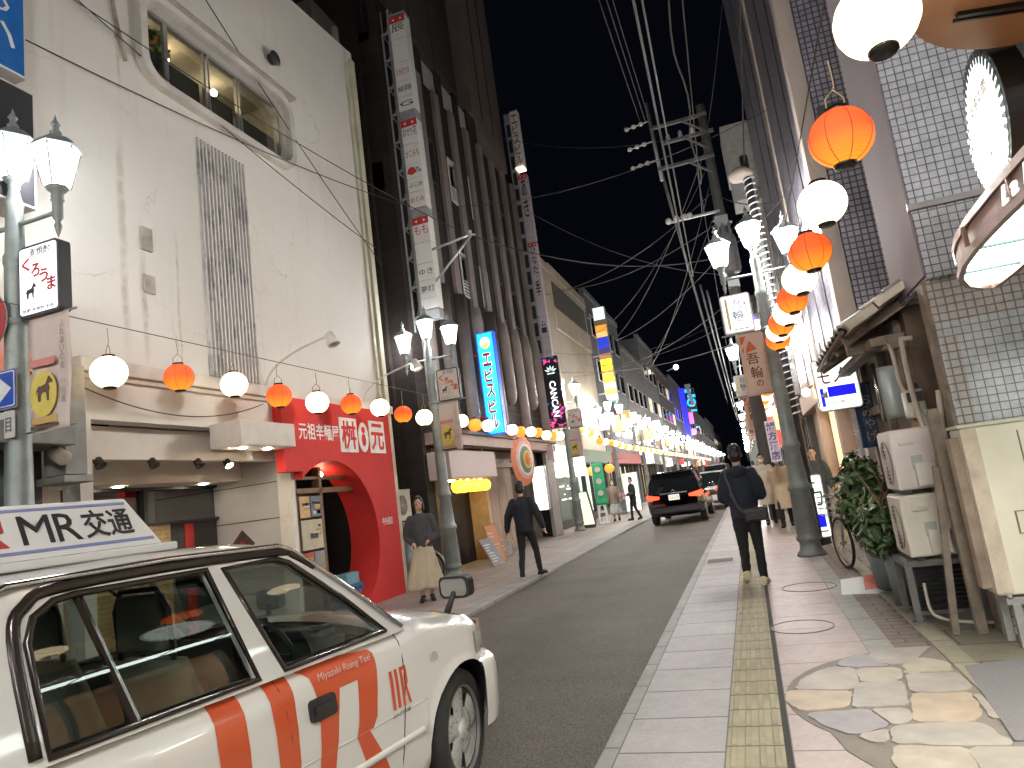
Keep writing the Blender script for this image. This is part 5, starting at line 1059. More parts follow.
def horse_sign(y, x0, lab, emit):
    F = FNY(y - .06); s = lightbox("lamp_sign", lab, "sign", F, x0, x0 + .50, 3.66, 4.34, .12, E("sign_face_lit", (.9, .93, 1.0), .95) if emit else M("sign_face_dull", (.62, .56, .50), .5), rad=.05, frame=M_CHAR, group="horse signs on the far lamp posts")
    m = MB(); m.text(F, "麦焼酎", x0 + .15, x0 + .41, 4.22, 4.30, 1, c=.010, bold=.01)
    for i, (ch, a, b) in enumerate((("く", .05, 4.09), ("ろ", .17, 4.02), ("う", .27, 3.95), ("ま", .36, 3.86))): m.text(F, ch, x0 + a, x0 + a + .11, b, b + .13, 0, c=.010, bold=.03)
    m.tube([F(x0 + .16 + .115 * math.cos(R(k)), 3.88 + .14 * math.sin(R(k)), .012) for k in range(0, 360, 12)], .0025, 4, m=1, closed=True); horse(m, F, x0 + .16, 3.89, .13, 2, .010)
    m.text(F, "飫肥 麦焼酎 本格", x0 + .06, x0 + .44, 3.70, 3.735, 1, c=.010)
    m.build("lettering", [M_SIGNR, M("sign_grey_letter", (.22, .23, .25), .5), M_SIGNK], s); return s
def horse_banner(y, x0, lab, seed, pinkish=True):
    F = FNY(y - .01); t = thing("banner", lab, "banner", (x0 + .24, y, 2.62), group="horse banners on the far lamp posts")
    m, dz = cloth_panel(F, x0, x0 + .48, 2.60, 3.65, seed, None); m.build("cloth", M("banner_cloth", (.56, .47, .43), .85, var=.1), t, solid=.003)
    m = MB(); m.slab(F, circ(x0 + .17, 2.94, .16, 28, .21), c0=.022, c1=.025, m=0); horse(m, F, x0 + .18, 2.97, .20, 1, .028); m.fbox(F, x0 + .02, x0 + .32, 3.19, 3.26, .022, .026, 2); m.fbox(F, x0 + .01, x0 + .35, 2.63, 2.66, .022, .026, 1); m.fbox(F, x0 + .02, x0 + .33, 2.67, 2.73, .022, .026, 3)
    m.vtext(F, "ふれあいの街", x0 + .38, x0 + .43, 3.12, 3.58, 4, c=.024); m.vtext(F, "中央通", x0 + .38, x0 + .43, 2.82, 3.05, 4, c=.024); m.vtext(F, "黒", x0 + .33, x0 + .39, 3.09, 3.2, 1, c=.026) if False else None
    m.build("lettering", [M_YEL, M("banner_dark", (.10, .06, .05), .8), M("banner_rose", (.55, .22, .20), .8), M_GOLD, M("banner_grey_print", (.34, .30, .30), .8)], t); return t
horse_sign(4.5, -6.0, "lit white horse sign with red characters on the lamp post by the white building", True)
horse_banner(4.5, -5.93, "pale cloth banner with a yellow horse disc beside the blue arrow plate", 1)
horse_sign(13.4, -5.90, "unlit cream horse sign on the lamp post beyond the red shop", False)
horse_banner(13.4, -5.98, "pale cloth banner with a yellow horse disc in front of the pink awning", 2)
horse_sign(24.7, -5.90, "horse sign on the lamp post in front of the green lit shop", False)
horse_banner(24.7, -5.98, "cloth banner with a yellow disc in front of the green lit shop's bright fascia", 3)
def brush_sign(y, lab, lit=True):
    F = FNY(y - .06); s = lightbox("lamp_sign", lab, "sign", F, .02, .50, 3.67, 4.33, .12, E("sign_face_lit2", (.88, .90, 1.0), .85) if lit else M_SIGNW, rad=.05, frame=M_WFRAME, group="brush lettered signs on the near lamp posts")
    m = MB(); m.fbox(F, .09, .13, 3.74, 4.27, .009, .0105, 1); m.text(F, "吾", .18, .36, 4.08, 4.24, 0, c=.010, bold=-.01); m.text(F, "輪", .18, .36, 3.90, 4.05, 0, c=.010); m.text(F, "の", .22, .32, 3.80, 3.89, 0, c=.010); m.slab(F, circ(.40, 4.15, .018, 10), c0=.009, c1=.012, m=2); m.vtext(F, "本格焼酎", .38, .43, 3.92, 4.12, 3, c=.010); m.fbox(F, .16, .44, 3.725, 3.74, .009, .011, 3)
    m.build("lettering", [M_SIGNK, M("sign_yellow_band", (.70, .62, .25), .5), M_SIGNR, M("sign_soft_letter", (.25, .25, .32), .5)], s); return s
def brush_banner(y, lab, seed):
    F = FNY(y - .01); t = thing("banner", lab, "banner", (.43, y, 2.6), group="brush lettered banners on the near lamp posts")
    m, dz = cloth_panel(F, .19, .66, 2.60, 3.65, seed, None); m.build("cloth", M("banner_peach", (.58, .42, .34), .85, var=.08), t, solid=.003)
    m = MB(); m.slab(F, [(.22, 3.60), (.32, 3.60), (.26, 3.48), (.22, 3.46)], c0=.02, c1=.023, m=0); m.slab(F, [(.30, 3.40), (.36, 3.52), (.46, 3.36), (.28, 3.32)], c0=.02, c1=.023, m=0); m.slab(F, [(.22, 3.36), (.26, 3.42), (.25, 3.32)], c0=.02, c1=.023, m=0)
    m.text(F, "吾", .27, .47, 3.12, 3.30, 1, c=.022, bold=.01); m.text(F, "輪", .30, .49, 2.88, 3.08, 1, c=.022, bold=.01); m.text(F, "の", .36, .47, 2.74, 2.85, 1, c=.022, bold=.01); m.vtext(F, "本格芋焼酎", .55, .60, 2.95, 3.45, 2, c=.02)
    m.build("lettering", [M("banner_vermilion", (.50, .13, .05), .8), M("banner_brush", (.12, .06, .04), .8), M("banner_soft", (.42, .26, .2), .8)], t); return t
brush_sign(12.0, "lit white sign with black brush characters on the lamp post by the walking man")
brush_banner(12.0, "large peach banner with brush characters hanging from the lamp post by the walking man", 5)
brush_sign(23.0, "smaller white brush sign behind the large peach banner", False); brush_banner(23.0, "smaller peach banner below the small white brush sign", 6)
brush_banner(33.0, "tiny peach banner on the third lamp post of the lantern side", 8)
# round no-stopping sign, arrow plate and name plate on the first post
M_PLATE = M("plate_back", (.4, .4, .4), .4, .6); M_PBLUE = M("plate_blue", (.02, .07, .40), .35); M_PRED = M("plate_red", (.42, .03, .03), .4); M_PWHITE = M("plate_white", (.72, .72, .72), .4)
F = FNY(4.36); t = thing("traffic_sign", "round blue no-stopping sign with a red ring on the lamp post by the white building", "traffic sign", (-6.34, 4.36, 3.4)); m = MB(); m.slab(F, circ(-6.35, 3.69, .30, 40), c0=-.01, c1=0); m.build("plate", M_PLATE, t)
m = MB(); m.slab(F, circ(-6.35, 3.69, .295, 40), c0=.001, c1=.003, m=0); m.slab(F, circ(-6.35, 3.69, .235, 40), c0=.004, c1=.006, m=1); m.slab(F, [(-6.35 - .19, 3.69 + .15), (-6.35 - .15, 3.69 + .19), (-6.35 + .19, 3.69 - .15), (-6.35 + .15, 3.69 - .19)], c0=.007, c1=.009, m=0); m.build("face", [M_PRED, M_PBLUE], t)
t = thing("traffic_sign", "blue one-way plate with a white arrow on the lamp post by the white building", "traffic sign", (-6.3, 4.36, 2.83)); m = MB(); m.slab(F, rrect(-6.62, -5.94, 2.84, 3.20, .02), c0=-.01, c1=0); m.build("plate", M_PLATE, t)
m = MB(); m.slab(F, rrect(-6.61, -5.95, 2.85, 3.19, .02), c0=.001, c1=.003, m=0); m.slab(F, rrect(-6.60, -5.96, 2.86, 3.18, .02), [rrect(-6.59, -5.97, 2.87, 3.17, .02)], .004, .006, 1)
m.slab(F, [(-6.52, 2.98), (-6.22, 2.98), (-6.26, 2.88), (-6.18, 2.88), (-6.0, 3.02), (-6.18, 3.16), (-6.26, 3.16), (-6.22, 3.06), (-6.52, 3.06)], c0=.004, c1=.007, m=1); m.build("face", [M_PBLUE, M_PWHITE], t)
t = thing("name_plate", "white street name plate with dark characters under the blue arrow plate", "sign", (-6.3, 4.36, 2.6)); m = MB(); m.slab(F, rrect(-6.62, -5.97, 2.58, 2.82, .01), c0=-.008, c1=0); m.build("plate", M("plate_grey", (.50, .50, .48), .5), t); m = MB(); m.text(F, "橘通東三丁目", -6.58, -6.01, 2.63, 2.77, 0, c=.003, bold=.01); m.build("lettering", M("plate_ink", (.12, .12, .12), .5), t)
# blue hanging sign and white framed board on the wall above
F = FX(-6.22); t = lightbox("wall_sign", "blue sign with white cursive characters high on the white building at the picture's corner", "sign", F, 3.3, 4.72, 6.30, 8.2, .38, M("wall_sign_blue", (.02, .14, .46), .4), frame=M_WFRAME)
m = MB(); m.vtext(F, "ああおい", 4.10, 4.60, 6.45, 8.1, 0, c=.012, gap=.2, bold=-.01); m.build("lettering", M_LETW, t)
t = lightbox("display_board", "white framed display board with a dark panel under the blue wall sign", "sign", F, 3.3, 4.80, 4.92, 6.18, .38, M("board_dark_face", (.045, .045, .05), .3, var=0), frame=M("board_frame_white", (.66, .64, .62), .5))
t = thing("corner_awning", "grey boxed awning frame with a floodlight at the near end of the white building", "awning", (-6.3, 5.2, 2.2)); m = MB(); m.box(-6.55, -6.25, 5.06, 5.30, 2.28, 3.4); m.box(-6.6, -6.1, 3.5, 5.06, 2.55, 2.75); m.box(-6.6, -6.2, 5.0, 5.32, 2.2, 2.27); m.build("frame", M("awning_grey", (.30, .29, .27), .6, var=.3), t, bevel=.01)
m = MB(); m.box(-6.59, -6.57, 2.5, 5.06, 0, 2.55); m.build("recess", M_CHAR, t)  # flat charcoal sheet painted as the shade inside an open shop front
m = MB(); m.lathe([(.05, -.09), (.07, -.06), (.075, .08), (.0, .06)], 14, F=Frame((-6.2, 4.95, 2.46), (0, 1, 0), (.5, 0, .86))); m.tube([(-6.45, 5.05, 2.5), (-6.2, 4.98, 2.5)], .015, 6); m.build("floodlight", M("flood_cream", (.50, .44, .36), .5), t)
t = thing("poster", "small blue poster with pale swirls under the awning frame behind the horse banner", "poster", (-6.2, 4.9, 2.76)); F = FX(-6.08); m = MB(); m.fbox(F, 4.42, 4.82, 2.76, 3.0, -.02, 0); m.build("sheet", M("poster_blue", (.04, .10, .34), .6), t); m = MB(); m.text(F, "さかな", 4.5, 4.75, 2.8, 2.96, 0, c=.003); m.build("lettering", M_LETW, t)

# ================================================================ paper lanterns on strings
M_LO = E("lantern_orange", (1.0, .17, .022), 1.05); M_LW = E("lantern_white", (1.0, .80, .50), 2.6)
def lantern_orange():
    g = N("lantern_orange_paper"); z = g.sep(g.obj())[2]; f = g.ramp(z, -.61, -.45, 1, 0)        # bulb glow painted into the emission colour, yellower below
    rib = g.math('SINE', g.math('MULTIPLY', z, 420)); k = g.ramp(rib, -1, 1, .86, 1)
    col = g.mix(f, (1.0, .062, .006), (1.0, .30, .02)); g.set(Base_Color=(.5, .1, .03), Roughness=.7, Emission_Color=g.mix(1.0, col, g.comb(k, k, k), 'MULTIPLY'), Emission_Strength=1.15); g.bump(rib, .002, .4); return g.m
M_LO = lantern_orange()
def make_lantern(kind, loc, label, group):
    t = thing("paper_lantern", label, "lantern", loc, group=group); n = 14; r, h = .172, .155; zc = -.46
    prof = [(max(.06, r * math.sin(math.pi * (.11 + .78 * i / n))), zc - h * math.cos(math.pi * (.11 + .78 * i / n)) / math.cos(math.pi * .11)) for i in range(n + 1)]
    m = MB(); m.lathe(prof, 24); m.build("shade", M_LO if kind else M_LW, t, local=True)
    if kind:
        m = MB()
        for k in range(8): a = 2 * math.pi * k / 8; m.tube([(p[0] * 1.004 * math.cos(a), p[0] * 1.004 * math.sin(a), p[1]) for p in prof], .0022, 4)
        m.build("seam", M("lantern_seam", (.10, .012, .008), .7), t, local=True)
    mc = M("lantern_cap", (.02, .017, .014), .25, .3, var=0); MB().lathe([(0, zc - h - .022), (.05, zc - h - .022), (.062, zc - h - .015), (.062, zc - h + .012), (0, zc - h + .012)], 18).build("cap", mc, t, local=True); m = MB(); m.lathe([(0, zc + h - .01), (.062, zc + h - .01), (.062, zc + h + .02), (.05, zc + h + .022), (.05, zc + h + .01), (0, zc + h + .01)], 18)
    m.build("cap", M("lantern_cap", (.02, .017, .014), .25, .3, var=0), t, local=True)
    m = MB(); m.tube([(.05, 0, zc + h + .01), (.05, 0, zc + h + .08), (0, 0, zc + h + .13), (-.05, 0, zc + h + .08), (-.05, 0, zc + h + .01)], .005, 5); m.tube([(0, 0, zc + h + .12), (.012, .004, -.14), (0, 0, .0)], .0045, 5); m.build("cord", M("cord_tan", (.42, .33, .2), .8), t, local=True); return t
def far_lantern(kind, loc, label, group):
    m = MB(); m.lathe([(.05, -.60), (.12, -.575), (.17, -.49), (.17, -.42), (.12, -.335), (.05, -.31)], 10); m.lathe([(0, -.31), (.05, -.31), (.0, -.2)], 6, m=1)
    v = [(p[0] + loc[0], p[1] + loc[1], p[2] + loc[2]) for p in m.v]; m.v = v; o = m.build("paper_lantern", [M_LOF if kind else M_LW, M_BLACK]); return tag(o, label, "lantern", group)
M_LOF = E("lantern_orange_far", (1.0, .24, .03), 1.3)
proto, protof = {}, {}
def put_lantern(kind, loc, label, group, far):
    D = protof if far else proto
    if kind not in D: D[kind] = (far_lantern if far else make_lantern)(kind, loc, label, group); o = D[kind]
    elif far:
        o = D[kind].copy(); COL.objects.link(o); o.location = Vector(loc) - Vector((0, 0, .60)); o['label'] = label; o['group'] = group
    else: o = dup(D[kind], loc, label=label); o['group'] = group
    if not far: o.rotation_euler = (rnd.uniform(-.05, .05), rnd.uniform(-.05, .05), rnd.uniform(0, 6)); k_ = rnd.uniform(.96, 1.03); o.scale = (k_, k_, k_)
    return o
CW = {1: "orange", 0: "white"}
ci = {0: 0, 1: 0}
for i, y in enumerate([3.08, 4.12, 5.23, 6.33, 7.35, 8.3, 9.05, 9.8, 10.5, 11.25]):
    k = i % 2; lab = ["large white paper lantern cut by the top edge beside the round wooden canopy", "large orange paper lantern hanging below the biggest white one against the dark tiles", "bright white paper lantern just below the large orange one"][i] if i < 3 else f"{CW[k]} paper lantern, {ORD[i]} down the string from the wooden canopy towards the lamp post"
    put_lantern(k, (.84 - .012 * i, y, 3.68 + (.03 if i < 6 else .03 + .02 * (i - 5))), lab, "lanterns strung over the walking man's pavement", False)
for i, y in enumerate([2.0, 0.0, -1.0, -2.0, -3.0, -4, -5, -6, -7]): put_lantern(i % 2 ^ 1, (.84, y, 3.7), f"{CW[i % 2 ^ 1]} paper lantern behind the camera, {ORD[i]} back along the string", "lanterns strung behind the camera", False)
ly = [4.46, 5.36, 6.28, 7.21, 8.11, 9.04, 9.98, 10.91, 11.86, 12.78, 14.0, 14.66, 15.52, 16.42, 17.3, 18.3, 19.02, 20.1, 20.8, 21.76, 22.5, 23.5]
names = {0: "orange paper lantern glowing behind the round no-stopping sign", 1: "white paper lantern at the near end of the white building's ledge", 2: "orange paper lantern second from the lamp post along the white building's ledge", 3: "white paper lantern below the corrugated patch", 4: "orange paper lantern at the near corner of the red shop front", 5: "white paper lantern over the round red doorway", 6: "orange paper lantern above the white boxed characters of the red shop", 7: "white paper lantern at the far end of the red shop front", 8: "orange paper lantern at the mouth of the alley", 9: "white paper lantern just before the lamp post beyond the red shop"}
for i, y in enumerate(ly):
    k = 1 - i % 2; put_lantern(k, (-6.0 if i else -6.36, y if i else 4.74, 3.79 - .03 * math.sin(i * 1.7) + (0 if i else .08)), names.get(i) or f"small {CW[k]} paper lantern, {ORD[i - 10]} beyond the lamp post in front of the brown building", "lanterns strung along the far shops", i > 11)
y = 25.6; i = 0
while y < 125:
    k = i % 2; z = 3.9 + (.25 if y < 30 else -.12 * min(1, (y - 30) / 10)); put_lantern(k, (-6.0 + .05 * math.sin(i), y, z), f"tiny {CW[k]} paper lantern in the distant row beyond the green lit shop", f"distant {CW[k]} lanterns along the far shops", True); y += 1.0 + .012 * (y - 25); i += 1
y = 13.6; i = 0
while y < 110:
    k = i % 2; put_lantern(k, (.80, y, 3.85), f"tiny {CW[k]} paper lantern in the distant row behind the peach banners", f"distant {CW[k]} lanterns behind the peach banners", True); y += 1.15 + .03 * (y - 13); i += 1
for k, (a, b, lab) in enumerate((((.84, -8, 3.7), (.70, 12, 3.74), "thin wire carrying the lanterns over the walking man's pavement"), ((-6.0, 3.6, 3.80), (-6.0, 24.7, 3.80), "thin wire carrying the lantern row along the white building and red shop"))):
    tag(MB().tube([Vector(a).lerp(Vector(b), t / 30) for t in range(31)], .005, 5).build("lantern_wire", M("wire_dark", (.05, .045, .04), .6)), lab, "wire")
for i, (yy, zz) in enumerate(((27.6, 2.0), (28.3, 2.0), (31.2, 2.1))):
    t = far_lantern(1, (-5.9, yy, zz + .5), f"red orange shop lantern, {ORD[i]} of the few hung low beyond the green lit shop", "low shop lanterns beyond the green lit shop"); t.scale = (1.3, 1.3, 1.3)

# ================================================================ utility pole, conduit and cables
up = thing("utility_pole", "tall concrete utility pole with cross arms, insulators and a transformer above the street lamp", "utility pole", (.49, 20, 0))
M_POLE = M("pole_concrete", (.11, .105, .10), .85, var=.25, scale=3); M_INS = M("insulator_white", (.62, .60, .58), .3)
m = MB(); m.lathe([(.19, 0), (.12, 12.0), (0, 12.02)], 14, (.49, 20, 0)); m.build("pole", M_POLE, up)
for z, x0, x1 in ((11.65, -1.0, .62), (11.1, -.75, .72), (10.35, -.98, .62)):
    m = MB(); m.bar((x0, 19.86, z), (x1, 19.86, z), .09); m.bar((x0 * .1, 19.84, z - .02), (.49, 19.88, z - .5), .05); m.build("cross_arm", M("arm_steel", (.11, .11, .11), .7), up)
m = MB(); m.tube([(-1.0, 19.9, 12.5), (-.93, 19.9, 10.0)], .05, 8); m.build("arm_mast", M_STEEL, up)
m = MB(); m.bar((-.95, 19.86, 8.68), (.49, 19.86, 8.68), .06); m.build("lower_arm", M_STEEL, up)
for z in (11.85, 11.2, 10.6):
    m = MB(); m.tube([(-1.0, 19.85, z + .05), (-1.72, 19.85, z - .02)], .02, 6)
    for k in range(3): m.ball((-1.25 - .22 * k, 19.85, z + .03 - .02 * k), .075, .075, .06, 8)
    m.build("insulator", M_INS, up)
for x in (-.95, -.72, -.5, -.35): MB().ball((x, 19.85, 8.74 if x > -.9 else 8.72), .09, n=8).build("insulator", M_INS, up)
for x in (-.55, -.2, .15): MB().lathe([(.05, 0), (.07, .04), (.04, .08), (.06, .12), (.03, .2)], 10, (x, 19.86, 11.15)).build("insulator", M_INS, up)
m = MB(); m.lathe([(0, 6.75), (.26, 6.76), (.28, 6.82), (.28, 7.75), (.24, 7.85), (0, 7.9)], 20, (.47, 19.62, 0)); 
for k in range(12): a = k * math.pi / 6; m.bar((.47 + .28 * math.cos(a), 19.62 + .28 * math.sin(a), 6.85), (.47 + .28 * math.cos(a), 19.62 + .28 * math.sin(a), 7.7), .03)
for x in (.3, .47, .64): m.lathe([(.04, 7.85), (.06, 7.95), (.03, 8.02), (.05, 8.1), (.02, 8.2)], 10, (x, 19.55, 0))
m.build("transformer", M("transformer_grey", (.15, .145, .15), .5, var=.2), up)
m = MB(); m.box(.30, .66, 19.75, 20.2, 8.2, 8.5); m.box(.34, .64, 19.7, 20.2, 6.4, 6.6); m.bar((.25, 19.8, 8.4), (.75, 19.8, 8.25), .05); m.build("clamp", M_STEEL, up)
sp = thing("cable_riser", "vertical riser pole wrapped in a pale spiral guard beside the lantern string", "pole", (.93, 13.2, 0))
m = MB(); m.tube([(.93, 13.2, 0), (.91, 13.2, 7.2)], .075, 12); m.build("pole", M_DKMETAL, sp)
m = MB(); m.tube([(.93 + .095 * math.cos(t * .5), 13.2 + .095 * math.sin(t * .5), 2.2 + t * .0098) for t in range(0, 470)], .013, 5); m.build("spiral_guard", M("spiral_pale", (.40, .40, .42), .5), sp)
m = MB(); m.lathe([(0, 6.75), (.20, 6.78), (.24, 6.86), (.12, 6.98), (0, 7.0)], 18, (.80, 13.2, 0)); m.build("disc", M("disc_beige", (.34, .30, .25), .6), sp)
M_CAB = M("cable_black", (.02, .02, .022), .6); M_CABG = M("cable_grey", (.075, .073, .07), .7)
def cable(p, q, d, r, lab, mt=None, grp="overhead cables"): return tag(MB().tube(sag(p, q, d, 22), r, 5).build("cable", mt or M_CABG), lab, "cable", grp)
for i, x in enumerate((-1.25, -1.1, -.98)): cable((x, 19.9, 11.9 - .02 * i), (x * 1.05 - .05, -8, 11.6), .25, .011, f"thin power line, {ORD[i]} of three parallel lines running overhead from the pole's mast", grp="parallel power lines")
for i, (z, x) in enumerate(((11.7, -1.0), (10.9, -.97), (10.4, -.95), (11.1, .1))): cable((x, 20, z), (x - .2, 95, z - .6), .5, .016, f"power line running away from the pole down the street, {ORD[i]} of four", M_CAB, "power lines running away")
cable((-.66, 20, 7.2), (-.15, 1.0, 7.9), .25, .020, "thick pale telephone cable running overhead down the middle of the sky")
cable((-.55, 20, 7.0), (-.05, 1.0, 7.7), .30, .014, "second pale cable lashed beside the thick telephone cable")
m = MB(); m.tube([Vector((.12 + .06 * math.sin(t * .9) - (t / 24) * .06, 20 - t * .62, 9.6 + .05 * math.cos(t * 1.3) - .3 * math.sin(math.pi * t / 30))) for t in range(31)], .018, 5); tag(m.build("cable", M_CABG), "wavy slack cable hanging among the overhead lines", "cable", "overhead cables")
cable((.0, 20, 8.7), (.55, 3.0, 9.5), .2, .012, "straight thin line passing over the lamp post by the walking man")
cable((.9, 13.2, 7.0), (1.5, 6, 11.5), .1, .014, "pale line rising steeply from the spiral riser along the dark tiled building")
for i, (x, z) in enumerate(((-.4, 6.7), (-.25, 6.5), (.2, 6.3), (.35, 6.0))): cable((x, 20, z), (x + .15, 80, z - .3), .6, .03, f"sagging telephone bundle beyond the transformer, {ORD[i]} of four", M_CAB, "telephone bundles")
for i, (p, q, d) in enumerate((((-6.6, 4.2, 7.0), (-6.3, 15.6, 8.8), .25), ((-6.55, 3.8, 8.4), (-6.45, 12.3, 6.9), .18), ((-6.5, 5.5, 7.9), (-4.95, 14.0, 7.36), .2), ((-6.55, 6.6, 10.4), (-6.5, 12.6, 6.6), .15))): cable(p, q, d, .008, ["cable rising across the white building under its window strip", "cable crossing the white building's upper corner", "cable running from the white building to the steel hook arm", "steep cable crossing the right end of the window strip"][i].replace("right", "far"), M_CAB, "cables on the white building")
cable((-6.5, 5.3, 3.3), (-6.5, 8.4, 3.3), .28, .007, "thin slack wire drooping under the white building's ledge", M_CAB, "cables on the white building")
LAT = [((-6.6, 40, 9.5), (.5, 20, 10.8), .9), ((-6.6, 45, 8.0), (.45, 20, 8.9), 1.1), ((1.6, 30, 8.0), (-6.6, 34, 7.4), .6), ((-6.6, 23, 12.2), (1.6, 26, 8.2), .9), ((-6.6, 52, 9.0), (.5, 20, 9.9), 1.2), ((.5, 20, 11.0), (1.7, 12, 12.5), .3), ((-6.6, 27, 6.2), (1.6, 25, 6.0), .5), ((-6.6, 22, 14.2), (.4, 20, 11.2), .5), ((-6.6, 26, 9.2), (.5, 20, 9.4), .6), ((-6.6, 28, 9.9), (.4, 20, 8.4), .5), ((-6.6, 33, 8.2), (.5, 20, 7.6), .7), ((-6.6, 36, 9.4), (.45, 20, 10.2), .8), ((-6.6, 30, 6.4), (.4, 24, 7.0), .6), ((1.7, 14, 8.4), (-6.5, 17, 9.6), .5), ((1.7, 16, 7.2), (.5, 20, 9.2), .2), ((1.7, 12, 6.2), (.45, 20, 7.6), .2), ((-4.95, 14.0, 7.36), (.4, 20, 7.4), .5), ((-6.5, 24, 6.6), (.3, 34, 8.6), .8)]
for i, (p, q, d) in enumerate(LAT): cable(p, q, d, .008 if i % 2 else .011, f"thin cable strung across the street to the utility pole, {ORD[i]} of the crossing lines", M_CAB if i % 3 else M_CABG, "cables crossing the street")
hk = thing("cable_bracket", "V shaped steel bracket arm reaching out from the first sign tower to hold cables", "bracket", (-6.2, 14, 6.8)); m = MB(); m.tube([(-6.3, 14.0, 7.22), (-4.93, 14, 7.40)], .03, 8); m.tube([(-6.0, 14, 6.45), (-4.95, 14, 7.38)], .03, 8); m.build("arm", M_STEEL, hk)
m = MB(); m.bar((-5.05, 14, 7.42), (-4.85, 14, 7.36), .03); m.ball((-4.97, 14, 7.46), .04, n=6); m.build("clamp", M_INS, hk)

# ================================================================ small signs and lights further on
def simple_sign(nm, lab, cat, F, a0, a1, b0, b1, mat, d=.15, **k): return lightbox(nm, lab, cat, F, a0, a1, b0, b1, d, mat, **k)
og = simple_sign("shop_sign", "vertical purple and white shop sign with dark characters above the couple in beige coats", "sign", FNY(16.6), .50, .72, 1.50, 2.42, M("ogata_lilac", (.42, .36, .48), .5)); m = MB(); m.vtext(FNY(16.6), "緒方酒店", .515, .705, 1.53, 2.40, 0, c=.012, gap=.1, bold=.03); m.build("lettering", M("ogata_ink", (.10, .06, .16), .5), og)
E_BL = E("led_blue", (.015, .015, 1.0), 1.4); E_CY = E("led_cyan", (.02, .45, 1.0), 1.3); E_PK = E("led_pink", (1, .15, .75), 1.2); E_WH = E("led_white", (.85, .92, 1), 2.0)
F = FNY(90); t = thing("neon_strip", "tall thin blue light strip far along the shops with pink and cyan marks", "neon sign", (-6.4, 90, 5.2)); m = MB(); m.fbox(F, -6.7, -6.1, 5.3, 12.2, -.3, 0); m.build("strip", E_BL, t)
m = MB(); m.fbox(F, -6.0, -5.5, 7.6, 9.0, -.3, .0); m.fbox(F, -6.0, -5.4, 6.2, 6.9, -.3, 0); m.build("pink_board", E_PK, t); m = MB(); m.fbox(F, -5.6, -4.9, 9.1, 9.3, -.3, 0); m.fbox(F, -5.4, -4.9, 7.0, 7.15, -.3, 0); m.build("cyan_mark", E_CY, t); m = MB(); m.fbox(F, -5.9, -5.2, 12.2, 12.6, -.3, 0); m.bar((-5.6, 89.9, 12.2), (-5.2, 89.9, 9.8), .4); m.build("white_tube", M("tube_pale", (.5, .5, .55), .4), t)
F = FNY(103); t = thing("neon_sign", "cyan rooftop neon sign far beyond the blue light strip", "neon sign", (-6.3, 103, 12)); m = MB(); m.fbox(F, -6.9, -6.0, 13.0, 13.5, -.2, 0); m.fbox(F, -6.6, -5.5, 12.2, 12.6, -.2, 0); m.tube([F(-6.2 + .5 * math.cos(R(a)), 11.5 + .5 * math.sin(R(a)), 0) for a in range(0, 360, 20)], .15, 6, closed=True); m.build("tube", E_CY, t); m = MB(); m.box(-6.9, -5.5, 103.1, 103.2, 10.8, 13.6); m.build("frame", M_CHAR, t)
t = thing("wall_light", "single warm lamp high on the pale building in the distance", "lamp", (-5.6, 77, 13)); MB().ball((-5.6, 77, 13.05), .28, n=8).build("bulb", E("warm_far", (1, .85, .6), 8), t); MB().bar((-5.6, 77, 13.05), (-6.6, 77, 12.8), .08).build("arm", M_STEEL, t)
t = thing("neon_sign", "stacked blue and white lit sign squares behind the spiral riser", "neon sign", (.72, 17, 3.8)); F = FNY(17.0)
for k in range(4): MB().fbox(F, .56 + .01 * k, .76 + .01 * k, 4.60 - k * .36, 4.92 - k * .36, -.1, 0).build("blue_square", E_BL if k < 3 else E_WH, t); MB().fbox(F, .66 + .01 * k, .82 + .01 * k, 4.58 - k * .36, 4.82 - k * .36, .001, .02).build("white_square", E_WH, t)
MB().fbox(F, .5, .95, 3.4, 5.0, -.16, -.101).build("backing", M_CHAR, t)
cols_ = [E("sg_warm", (1, .62, .3), .8), E("sg_white", (.85, .93, 1), .9), E("sg_red", (1, .06, .04), .7), E("sg_green", (.1, .8, .4), .8), E("sg_yellow", (1, .65, .06), .75), E("sg_purple", (.5, .15, .9), .9), M("sg_dull", (.5, .45, .42), .5), E("sg_orange", (1, .28, .04), .8)]
q = random.Random(21)
CN = ["amber", "white", "red", "green", "yellow", "purple", "dull pink", "orange"]
for i in range(22):
    y = 36.0 + i * 3.0 + .05 * i * i; k = q.choice((0, 1, 1, 2, 4, 6, 7, 0, 7, 1)); w = q.uniform(.3, .6); z = q.choice((2.3, 2.5, 3.4, 4.3, 5.2)); h = q.uniform(.4, 1.1)
    simple_sign("shop_sign", f"small {CN[k]} projecting shop sign in the distant crowd of signs, about {ORD[min(28, i)] if i < 29 else 'last'} shop on", "sign", FNY(y), -6.98, -6.6 + w, z, z + h, cols_[k], .2, group="distant projecting signs on the far side")
for i in range(16):
    y = 21.0 + i * 3.4; k = q.choice((0, 1, 2, 4, 6, 7, 6, 1)); w = q.uniform(.3, .6); z = q.choice((2.0, 2.5, 3.0, 4.0)); h = q.uniform(.5, 1.3)
    simple_sign("shop_sign", f"small {CN[k]} projecting shop sign behind the peach banners, about {ORD[i]} shop on", "sign", FNY(y), 1.52 - w, 1.52, z, z + h, cols_[k], .15, group="distant projecting signs behind the banners")
wl = thing("wall_lamp", "warm round wall lamp glowing beside the lamp post above the couple", "lamp", (1.45, 15.2, 2.75)); MB().ball((1.35, 15.2, 2.8), .085, n=10).build("bulb", E("wall_bulb", (1, .75, .42), 14), wl); MB().bar((1.35, 15.2, 2.85), (1.6, 15.2, 2.95), .03).build("arm", M_DKMETAL, wl)
